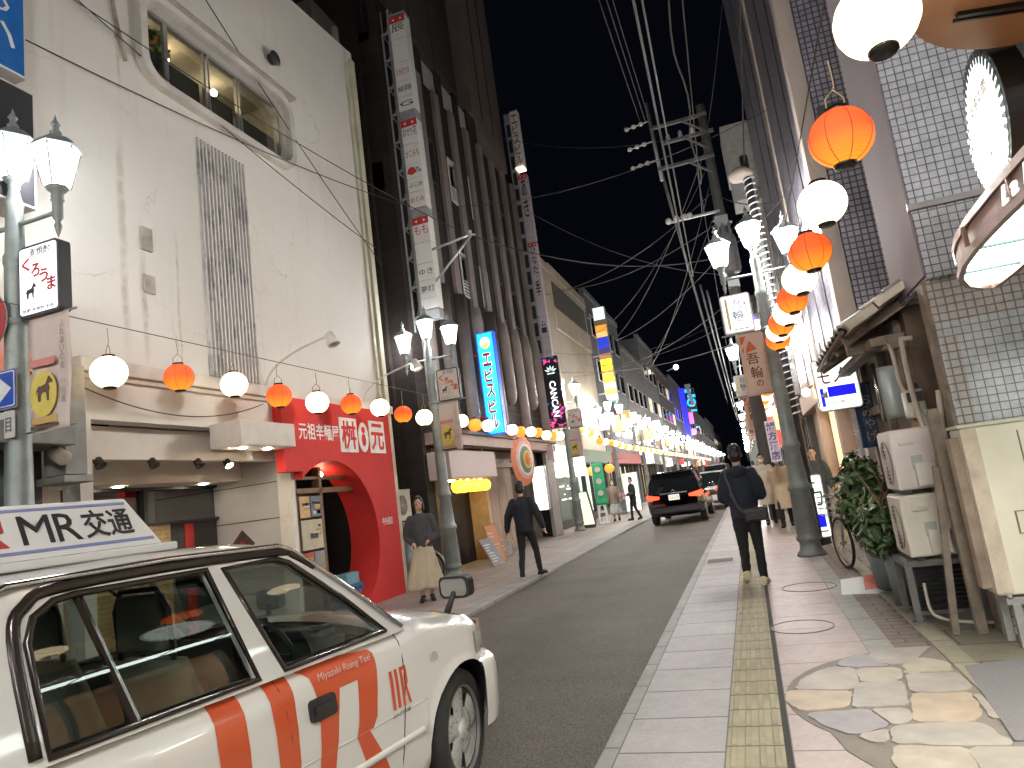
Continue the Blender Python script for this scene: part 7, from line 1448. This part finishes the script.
# ================================================================ other cars
def car(name, label, loc, rz, L, W, H, paint, lit=True, suv=True, group=None, plate_txt=True):
    """rear-facing car: y forward, origin at the middle of the tail on the road"""
    c = thing(name, label, "car", loc, rz, group); k = dict(parent=c, local=True); hw = W / 2; belt = H * (.60 if suv else .62)
    st_ = [(0, .80, .40, belt - .12), (.06, .93, .30, belt), (.25, 1, .26, belt + .02), (1.0, 1, .24, belt), (L * .55, 1, .24, belt - .02), (L * .72, .99, .24, belt - .08), (L * .9, .94, .28, belt - .2), (L * .98, .80, .34, belt - .3), (L, .6, .4, belt - .4)]
    m = MB(); n = 16; v = []
    for y, w, z0, z1 in st_:
        zc, zh = (z0 + z1) / 2, (z1 - z0) / 2
        for q in range(n): a = 2 * math.pi * (q + .5) / n; cx, sx = math.cos(a), math.sin(a); v.append((hw * w * math.copysign(abs(cx) ** .42, cx), y, zc + zh * math.copysign(abs(sx) ** .42, sx)))
    m.add(v, [(i * n + q, i * n + (q + 1) % n, (i + 1) * n + (q + 1) % n, (i + 1) * n + q) for i in range(len(st_) - 1) for q in range(n)] + [tuple(range(n)), tuple((len(st_) - 1) * n + q for q in range(n))[::-1]], 0, True); m.build("body", paint, **k)
    m = MB(); y0, y1, y2, y3 = (.05, .45, L * .48, L * .70) if suv else (.5, 1.0, L * .5, L * .7); rw_ = hw * .74
    def sec(y, w, z): return [(-w, y, z), (w, y, z)]
    bz = belt - .02; rows = [(y0, hw * .90, bz), (y0 + .12, hw * .86, bz + (H - bz) * .5), (y1, rw_, H - .05), (y1 + .3, rw_, H), (y2, rw_, H), (y3 - .35, hw * .8, bz + (H - bz) * .55), (y3, hw * .86, bz)]
    rv = []
    for y, w, z in rows: rv += [(-w, y, z), (-w * .6, y - .03, z + .02), (w * .6, y - .03, z + .02), (w, y, z)]
    m.add(rv, [(i * 4 + j, i * 4 + j + 1, i * 4 + j + 5, i * 4 + j + 4) for i in range(2, 4) for j in range(3)], 0, True); m.build("roof", paint, **k)
    g = MB(); g.add(rv, [(i * 4 + j, i * 4 + j + 1, i * 4 + j + 5, i * 4 + j + 4) for i in (0, 1) for j in range(3)], 0, True); g.build("rear_window", M("car_glass", (.012, .014, .016), .08, coat=.5), **k)
    g = MB(); g.add(rv, [(i * 4 + j, i * 4 + j + 1, i * 4 + j + 5, i * 4 + j + 4) for i in (4, 5) for j in range(3)], 0, True); g.build("windscreen", M("car_glass", (0, 0, 0)), **k)
    for sg in (-1, 1):
        P_ = [(sg * w, y, z) for y, w, z in rows]; low = [(sg * hw * .93, y, bz - .02) for y in (rows[0][0], rows[-1][0])]
        g = MB(); g.add(P_ + [low[1], low[0]], [tuple(range(len(P_) + 2))[::sg]]); g.build("side_window", M("car_glass", (0, 0, 0)), **k)
        g = MB(); g.bar((sg * (rw_ + .01), y1 + .1, H - .03), (sg * (rw_ + .01), y2, H - .01), .05); g.bar((sg * hw * .87, L * .36, bz), (sg * rw_, L * .36, H - .02), .09, .02, up=(0, 1, 0)); g.build("pillar", paint, **k)
        red = E("tail_red_lit", (1.0, .045, .015), 3.2) if lit else M("tail_red", (.4, .02, .015), .2, var=.1)
        tlm = MB(); zt_ = belt - .10; tlm.add([(sg * hw * .98, .16, zt_ + .10), (sg * hw * .93, .02, zt_ + .09), (sg * hw * .52, -.015, zt_ + .02), (sg * hw * .52, -.015, zt_ - .06), (sg * hw * .90, .0, zt_ - .10), (sg * hw * .985, .16, zt_ - .04)], [(0, 1, 4, 5)[::sg], (1, 2, 3, 4)[::sg]]); tlm.build("tail_light", red, solid=.03, **k)
        rfl = MB(); rfl.box(*sorted((sg * hw * .62, sg * hw * .86)), -.04, .0, .42, .47); rfl.build("reflector", E("reflector_glow", (1, .06, .03), .5) if lit else M("tail_red", (0, 0, 0)), **k)
        mr = MB(); mr.ball((sg * (hw + .11), L * .62, belt + .06), .11, .06, .08, 8); mr.build("side_mirror", paint, **k)
    b = MB(); b.box(-hw * .9, hw * .9, -.06, .12, .36, .60); b.build("bumper", paint if not suv else M("suv_lower", (.015, .015, .016), .35), bevel=.05, **k)
    p_ = MB(); p_.box(-.17, .17, -.045, -.03, .78, .95); po = p_.build("number_plate", E("plate_lit", (1, .92, .78), .55) if lit else M_LETW, **k)
    if plate_txt: t_ = MB(); t_.text(Frame((0, -.047, .78), (1, 0, 0)), "59-12", -.13, .13, .03, .11, 0, c=.002); t_.build("lettering", M("plate_green", (.05, .2, .1), .5), parent=po, local=True)
    gr = MB(); gr.box(-hw * .48, hw * .48, -.03, 0, .98, 1.02); gr.tube([(.06 * math.cos(R(a)), -.035, 1.06 + .035 * math.sin(R(a))) for a in range(0, 360, 30)], .006, 5, closed=True); gr.build("tailgate_trim", CHROME, **k)
    if suv: sp_ = MB(); sp_.box(-rw_, rw_, y1 - .22, y1 + .1, H - .05, H); sp_.build("spoiler", paint, bevel=.02, **k)
    for x in (hw - .02, -hw + .02):
        for y in (.78, L - .85): car_wheel(x, y, 0, c, r=.34 if suv else .30, w=.2)
    return c
car("suv", "black sport utility car with glowing red tail lights driving away down the street", (-2.42, 23.0, -.05), R(-1), 4.6, 1.82, 1.68, M("suv_black", (.012, .012, .014), .2, coat=.9, var=0))
car("parked_car", "white car ahead of the black one, half hidden behind it", (-1.85, 28.6, -.05), R(-4), 4.5, 1.75, 1.50, M("car_white", (.62, .6, .57), .3, coat=.5, var=0), True, False)
car("parked_car", "small dark car far down the street beyond the white one", (-2.1, 38, -.05), R(0), 4.2, 1.7, 1.5, M("car_dark", (.03, .03, .04), .25, coat=.5), True, False, plate_txt=False)
car("parked_car", "pale van far down the street beyond the dark car", (-2.2, 50, -.05), R(0), 4.6, 1.75, 1.9, M("car_pale", (.45, .45, .46), .3, coat=.5), True, True, plate_txt=False)

# ================================================================ people
from mathutils import noise as mnoise
def remesh(mb, voxel, it=6, amp=0.0, freq=9.0, seed=0, stretch=(1, 1, 1)):
    """fuse overlapping volumes into one continuous surface, then soften and crease it"""
    me = bpy.data.meshes.new("t"); me.from_pydata(mb.v, [], mb.f); o = bpy.data.objects.new("t", me); COL.objects.link(o)
    r = o.modifiers.new("r", 'REMESH'); r.mode = 'VOXEL'; r.voxel_size = voxel
    s = o.modifiers.new("s", 'SMOOTH'); s.iterations = it; s.factor = .5
    dg = bpy.context.evaluated_depsgraph_get(); e = bpy.data.meshes.new_from_object(o.evaluated_get(dg))
    v = [x.co.copy() for x in e.vertices]; nr = [x.normal.copy() for x in e.vertices]; f = [tuple(p.vertices) for p in e.polygons]
    bpy.data.objects.remove(o); bpy.data.meshes.remove(me); bpy.data.meshes.remove(e)
    if amp: v = [p + n * amp * (mnoise.noise(Vector((p.x * freq * stretch[0], p.y * freq * stretch[1], p.z * freq * stretch[2] + seed * 7.3))) + .5 * mnoise.noise(Vector((p.x * freq * 2.3, p.y * freq * 2.3, p.z * freq * 2.3 * stretch[2] + seed)))) for p, n in zip(v, nr)]
    out = MB(); out.add(v, f, 0, True); return out
def loft(mb, secs, n=20, m=0):
    """secs (x, y, z, rx, ry) stacked horizontal ellipses"""
    v = []
    for x, y, z, rx, ry in secs: v += [(x + rx * math.cos(2 * math.pi * k / n), y + ry * math.sin(2 * math.pi * k / n), z) for k in range(n)]
    L = len(secs); return mb.add(v, [(i * n + k, i * n + (k + 1) % n, (i + 1) * n + (k + 1) % n, (i + 1) * n + k) for i in range(L - 1) for k in range(n)] + [tuple(range(n))[::-1], tuple((L - 1) * n + k for k in range(n))], m, True)
def limb(mb, pts, rs):
    P = smooth_pts(pts, 4); n = len(pts) - 1; RR = [rs[min(n, i // 4)] + (rs[min(n, i // 4 + 1)] - rs[min(n, i // 4)]) * ((i % 4) / 4) for i in range(len(P))]
    mb.tube(P, RR, 12)
    for p, r in ((P[0], RR[0]), (P[-1], RR[-1])): mb.ball(p, r * .98, n=8)
SKIN = M("skin", (.50, .31, .22), .55, var=.08); HAIR = M("hair_black", (.012, .010, .009), .5, var=.3, bump=.4, bscale=60)
def hand(mb, w, d, side, curl=.5):
    """palm, four bent fingers of unequal length and a thumb; w wrist, d direction"""
    w = Vector(w); d = Vector(d).normalized(); s = Vector((0, 1, 0)) - d * d.y; s = s.normalized() if s.length > .1 else Vector((1, 0, 0)); nn = d.cross(s) * side
    mb.tube([w, w + d * .04, w + d * .085], [.024, .034, .034], 8); 
    for k, L in enumerate((.068, .078, .074, .058)):
        b = w + d * .08 + s * (.027 - .018 * k); q = b + d * L * .5 + nn * .006; e = q + (d * (1 - curl) + nn * curl).normalized() * L * .5; mb.tube([b - d * .02, b, q, e], [.0095, .0095, .009, .0075], 6)
    b = w + d * .03 + s * .03; mb.tube([b - s * .01, b + s * .018 + d * .025, b + s * .022 + d * .055 + nn * .012], [.012, .011, .009], 6)
def person(label, loc, rz, J, jacket=None, trousers=None, shoe=None, hair="short", coat=None, skirt=None, seed=1, h=1.0, mask=None, sole=None, group=None):
    p = thing("person", label, "person", loc, rz, group); p.scale = (h, h, h); k = dict(parent=p, local=True)
    pel = Vector(J.get('pelvis', (0, 0, .93))); ch = Vector(J.get('chest', (0, 0, 1.33))); nk = ch + Vector((0, .0, .16)); hd = Vector(J.get('head', tuple(nk + Vector((0, .025, .16)))))
    sh, el, wr, kn, an, toe = (J[x] for x in ('sh', 'el', 'wr', 'kn', 'an', 'toe')); hdir = J.get('hand', [None, None])
    b = MB(); loft(b, [(pel.x, pel.y, pel.z - .06, .15, .10), (pel.x, pel.y, pel.z + .1, .145, .10), ((pel.x + ch.x) / 2, (pel.y + ch.y) / 2, (pel.z + ch.z) / 2, .14, .09), (ch.x, ch.y, ch.z - .06, .165, .105), (ch.x, ch.y, ch.z + .06, .15, .085), (nk.x, nk.y, nk.z - .02, .07, .06)])
    b.tube([nk - Vector((0, 0, .05)), nk + Vector((0, .005, .04)), hd + Vector((0, -.01, -.05))], [.058, .052, .055], 12)
    b.ball(hd + Vector((0, -.008, .035)), .076, .094, .092, 12); b.ball(hd + Vector((0, .022, -.045)), .058, .062, .062, 10); b.ball(hd + Vector((0, .045, -.085)), .030, .026, .022, 8)
    b.add([hd + Vector(q) for q in ((-.010, .078, .01), (.010, .078, .01), (.017, .082, -.03), (-.017, .082, -.03), (0, .108, -.026), (0, .084, .018))], [(0, 1, 5), (0, 5, 4, 3), (1, 2, 4, 5), (2, 3, 4), (0, 3, 2, 1)])
    for s_ in (-1, 1): b.ball(hd + Vector((s_ * .079, -.005, -.005)), .012, .022, .032, 6)
    for i in (0, 1):
        s_ = -1 if i == 0 else 1; S, E_, W_ = Vector(sh[i]), Vector(el[i]), Vector(wr[i]); limb(b, [S, S.lerp(E_, .5), E_, E_.lerp(W_, .5), W_], [.05, .046, .038, .036, .026])
        hand(b, W_, hdir[i] or (W_ - E_), s_)
        Hp = pel + Vector((s_ * .085, 0, -.03)); K, A = Vector(kn[i]), Vector(an[i]); limb(b, [Hp, Hp.lerp(K, .5), K, K.lerp(A, .45), A], [.085, .075, .052, .05, .034])
        T = Vector(toe[i]); b.tube([A - (T - A).normalized() * .03 + Vector((0, 0, -.03)), A + Vector((0, 0, -.03)), A.lerp(T, .6) + Vector((0, 0, -.02)), T], [.03, .036, .034, .022], 10)
    body = remesh(b, .0095, 4).build("body", SKIN, **k)
    # face: eyes, brows and mouth
    fm_ = MB()
    for s_ in (-1, 1): fm_.ball(hd + Vector((s_ * .031, .079, .012)), .011, .006, .006, 6); fm_.bar(hd + Vector((s_ * .018, .086, .034)), hd + Vector((s_ * .046, .078, .034)), .006)
    fm_.ball(hd + Vector((0, .080, -.062)), .022, .007, .005, 6, 1); fm_.build("face", [M("eye_dark", (.02, .015, .012), .3), M("lip", (.38, .15, .13), .5)], parent=p, local=True)
    hm = MB(); q = random.Random(seed)
    hm.ball(hd + Vector((0, -.022, .050)), .085, .096, .084, 14); hm.ball(hd + Vector((0, -.045, .0)), .083, .072, .085, 12)
    if hair == "short": hm.ball(hd + Vector((0, -.05, -.045)), .066, .045, .05, 10)
    if hair in ("bob", "long"):
        for s_ in (-1, 1): hm.ball(hd + Vector((s_ * .072, -.01, -.03)), .028, .055, .09, 10)
        hm.ball(hd + Vector((0, -.06, -.06)), .08, .05, .10 if hair == "bob" else .18, 10)
    for _ in range(40): a = q.uniform(0, 6.28); t = q.uniform(.1, 1.2); hm.ball(hd + Vector((.075 * math.cos(a) * math.sin(t), -.022 + .085 * math.sin(a) * math.sin(t), .06 + .085 * math.cos(t))), q.uniform(.012, .024), n=6)
    hm = remesh(hm, .010, 2, .006, 30, seed); hm.build("hair", HAIR, **k)
    if mask: mm = MB(); mm.ball(hd + Vector((0, .045, -.045)), .060, .058, .048, 10); mm.build("face_mask", M("mask_white", (.75, .74, .72), .8), **k)
    def top_garment(nm, mat, hem, flare, slv, extra=.022, amp=.010):
        g = MB(); e = extra; w = flare
        secs = [(pel.x, pel.y, hem, .165 + w, .125 + w * .8), (pel.x, pel.y, (hem + pel.z) / 2 + .05, .168 + w * .6, .125 + w * .5), ((pel.x + ch.x) / 2, (pel.y + ch.y) / 2, 1.08, .162 + e, .115 + e), (ch.x, ch.y, ch.z - .10, .172 + e, .118 + e), (ch.x, ch.y - .005, ch.z + .03, .168 + e, .108 + e), (ch.x, ch.y - .005, ch.z + .10, .12 + e, .085 + e), (nk.x, nk.y, nk.z - .005, .066 + e * .5, .066 + e * .5), (nk.x, nk.y, nk.z + .02, .066, .066)]
        loft(g, secs, 24)
        for i in (0, 1): S, E_, W_ = Vector(sh[i]), Vector(el[i]), Vector(wr[i]); limb(g, [S + Vector((-(-1 if i == 0 else 1) * .03, 0, .0)), S.lerp(E_, .5), E_, E_.lerp(W_, .5), E_.lerp(W_, .97)], [.068 + e, .062 + e, .056 + e * .8, .052 + e * .6, .040 + e * .5])
        return remesh(g, .014, 5, amp, 8, seed, (1, 1, .8)).build(nm, mat, **k)
    if jacket: top_garment("jacket", jacket[0], jacket[1], jacket[2], True)
    if coat: top_garment("coat", coat[0], coat[1], coat[2], True, .028)
    if trousers:
        g = MB(); loft(g, [(pel.x, pel.y, pel.z - .10, .16, .115), (pel.x, pel.y, pel.z, .165, .12), (pel.x, pel.y, pel.z + .09, .158, .112)])
        for i in (0, 1):
            s_ = -1 if i == 0 else 1; Hp = pel + Vector((s_ * .085, 0, -.05)); K, A = Vector(kn[i]), Vector(an[i]); limb(g, [Hp, Hp.lerp(K, .5), K, K.lerp(A, .5), A.lerp(K, .04)], [.097, .085, .065, .060, .052])
        remesh(g, .013, 4, .009, 9, seed + 3, (1, 1, 1.3)).build("trousers", trousers, **k)
    if skirt:
        z1, z0, r1, r0, mat = skirt; g = MB(); v = []; n = 72; L = 14
        for j in range(L + 1):
            t = j / L; z = z1 + (z0 - z1) * t; r = r1 + (r0 - r1) * t
            for a in range(n): th = 2 * math.pi * a / n; rr = r * (1 + .11 * t * math.sin(th * 11 + 1.2 * math.sin(3 * th) + t)); v.append((pel.x + rr * math.cos(th), pel.y + rr * .78 * math.sin(th), z + .012 * math.sin(th * 5) * t))
        g.add(v, [(j * n + a, j * n + (a + 1) % n, (j + 1) * n + (a + 1) % n, (j + 1) * n + a) for j in range(L) for a in range(n)], 0, True); g.build("skirt", mat, solid=.006, **k)
    if shoe:
        for i in (0, 1):
            A, T = Vector(an[i]), Vector(toe[i]); d = (T - A); d.z = 0; d = d.normalized(); sd = MB(); heel = A - d * .055 + Vector((0, 0, -.055))
            sd.tube([heel, A + Vector((0, 0, -.045)), A.lerp(T, .55) + Vector((0, 0, -.010)), T + d * .005, T + d * .03], [.042, .050, .047, .041, .022], 12); sd.ball(A + Vector((0, 0, -.015)), .052, .06, .056, 8); o = remesh(sd, .008, 4).build("shoe", shoe, **k)
            if sole: sl_ = MB(); sl_.bar(heel + Vector((0, 0, -.028)), T + Vector((0, 0, -.026)), .07, .022); sl_.build("sole", sole, parent=o, local=True, bevel=.01)
    return p
def walk(step=.28, arm=.18, lift=.08, arms="swing"):
    """joints of a walking figure; index 0 is -x, 1 is +x; faces +y"""
    return dict(sh=[(-.19, 0, 1.40), (.19, 0, 1.40)], el=[(-.25, -.06 + arm * .4, 1.12), (.25, -.08 - arm * .4, 1.12)], wr=[(-.27, .06 + arm, .90), (.28, -.02 - arm * .5, .88)],
                kn=[(-.10, -step * .10, .50), (.10, step * .42, .51)], an=[(-.10, -step * .95, .09 + lift), (.10, step * .55, .085)], toe=[(-.11, -step * .95 + .13, .03), (.12, step * .55 + .17, .03)])
NAVY = M("jacket_navy", (.009, .013, .024), .85, var=.25, bump=.2); BLK = M("cloth_black", (.007, .007, .008), .8, var=.25); BEI = M("coat_beige", (.44, .34, .23), .85, var=.12); CRM = M("shoe_cream", (.62, .55, .38), .6)
J = walk(.24); J['sh'] = [(-.175, 0, 1.40), (.175, 0, 1.40)]; J['el'] = [(-.235, .0, 1.12), (.24, .0, 1.12)]; J['wr'] = [(-.14, .20, 1.10), (.12, .22, 1.12)]; J['kn'] = [(-.095, .06, .50), (.09, .05, .50)]; J['an'] = [(-.10, -.13, .17), (.09, -.06, .085)]; J['toe'] = [(-.14, .0, .045), (.12, .11, .03)]
man = person("man in a dark navy jacket and black trousers walking away on the yellow paving strip", (-.15, 9.62, 0), R(-2), J, jacket=(NAVY, .84, .02), trousers=BLK, shoe=CRM, seed=2, h=1.0)
hoodm = MB(); hoodm.ball((0, -.11, 1.44), .13, .07, .08, 12); remesh(hoodm, .014, 3, .01, 12, 5).build("hood", NAVY, parent=man, local=True)
bag = thing("shoulder_bag", "black shoulder bag with a dark strap slung across the walking man's back", "bag", (-.02, 9.42, .80))
m = MB(); m.box(-.15, .15, -.05, .05, 0, .17); m.build("body", M("bag_leather", (.018, .016, .016), .3, var=.2), bag, bevel=.03, local=True); m = MB(); m.box(-.155, .155, -.054, .02, .10, .175); m.build("flap", M("bag_flap", (.03, .026, .024), .35), bag, bevel=.02, local=True)
m = MB(); m.tube(smooth_pts([(-.15, 0, .12), (-.22, .03, .25), (-.26, .035, .45), (-.29, .10, .62), (-.26, .20, .70), (-.2, .32, .6)], 4), .016, 6); m.bar((-.235, .005, .30), (-.265, .005, .38), .05, .03); m.build("strap", M("bag_strap", (.05, .05, .055), .6), bag, local=True)
J = walk(.22, .05, .03); J['el'] = [(-.30, -.03, 1.12), (.30, -.02, 1.12)]; J['wr'] = [(-.36, .02, .88), (.35, .04, .89)]; J['an'] = [(-.12, -.15, .10), (.17, .12, .085)]; J['toe'] = [(-.15, -.03, .03), (.24, .27, .03)]; J['kn'] = [(-.11, .0, .50), (.14, .1, .51)]
person("man in a dark jacket seen from behind walking past the amber lit shop", (-4.16, 12.66, 0), R(4), J, jacket=(M("jacket_ink", (.009, .013, .02), .85, var=.25), .84, .015), trousers=BLK, shoe=BLK, sole=M("sole_white", (.6, .6, .58), .6), seed=5, h=.985)
wb_ = thing("carrier_bag", "white carrier bag in the hand of the man passing the amber lit shop", "bag", (-4.50, 12.68, .42)); m = MB(); m.lathe([(.0, 0), (.075, .02), (.085, .15), (.06, .27), (.02, .31)], 12, sx=1, sy=.6); remesh(m, .012, 2, .012, 14, 3).build("bag", M("bag_white", (.55, .54, .50), .6), wb_, local=True); MB().tube([(-.01, 0, .30), (0, 0, .38), (.01, 0, .30)], .006, 5).build("handle", M("bag_white", (0, 0, 0)), wb_, local=True)
J = walk(.04, .0, 0); J['el'] = [(-.24, -.03, 1.10), (.25, -.02, 1.10)]; J['wr'] = [(-.12, .17, 1.02), (.16, .16, 1.0)]; J['an'] = [(-.08, -.02, .085), (.08, .03, .085)]; J['toe'] = [(-.10, .13, .03), (.11, .18, .03)]; J['kn'] = [(-.09, .03, .5), (.09, .04, .5)]
person("woman in a dark grey jumper and long beige skirt standing by the alley", (-5.34, 10.72, 0), R(205), J, jacket=(M("jumper_grey", (.06, .06, .065), .9, var=.2), .90, .01), skirt=(.98, .22, .15, .32, M("skirt_beige", (.47, .40, .29), .85, var=.1)), shoe=M("boot_black", (.015, .014, .014), .3), seed=7, hair="bob", h=.955)
J = walk(.22, .10, .03); person("person in a beige coat and white face mask walking towards us beyond the lamp", (.62, 17.4, 0), R(176), J, coat=(BEI, .45, .06), trousers=BLK, shoe=BLK, seed=8, hair="bob", mask=True, h=.93)
J = walk(.18, .08, .03); person("person in a pale coat half hidden behind the walking man", (.30, 18.6, 0), R(184), J, coat=(M("coat_pale", (.50, .43, .34), .85), .5, .06), trousers=BLK, shoe=BLK, seed=9, mask=True, h=.98)
J = walk(.18, .08, .03); person("woman in a brown coat and grey skirt walking by the green lit shop", (-5.33, 28.2, 0), R(190), J, coat=(M("coat_brown", (.22, .16, .13), .85), .72, .04), skirt=(.9, .30, .16, .26, M("skirt_grey", (.42, .42, .43), .85)), shoe=BLK, seed=10, hair="bob", mask=True, h=.93)
J = walk(.2, .06, .03); J['wr'] = [(-.12, .24, 1.08), (.14, .22, 1.05)]; J['el'] = [(-.26, .02, 1.1), (.26, .0, 1.1)]
pk = person("man in black holding something pink on the pavement beside the black car", (-4.45, 27.4, 0), R(120), J, jacket=(BLK, .85, .02), trousers=BLK, shoe=BLK, seed=11, h=.93)
tag(MB().box(-4.83, -4.70, 27.2, 27.3, .82, 1.1).build("tote", M("tote_pink", (.6, .25, .42), .7), bevel=.03), "pink bag held by the man in black beside the black car", "bag")
for i, (x, y, rz, c, lab) in enumerate(((-.9, 33, 0, (.03, .03, .035), "dark figure walking away far down the street behind the walking man's shoulder"), (-4.9, 40, 180, (.2, .16, .13), "small brown clad figure far along the shop pavement"), (.2, 36, 0, (.35, .3, .25), "small pale clad figure far along the lantern pavement"), (1.25, 15.5, 180, (.04, .05, .06), "person in dark clothes glimpsed behind the large lamp post"))):
    person(lab, (x, y, 0), R(rz), walk(.2, .08, .03), coat=(M("cloth_far%d" % i, c, .85), .75, .02), trousers=BLK, shoe=BLK, seed=20 + i, h=.95)
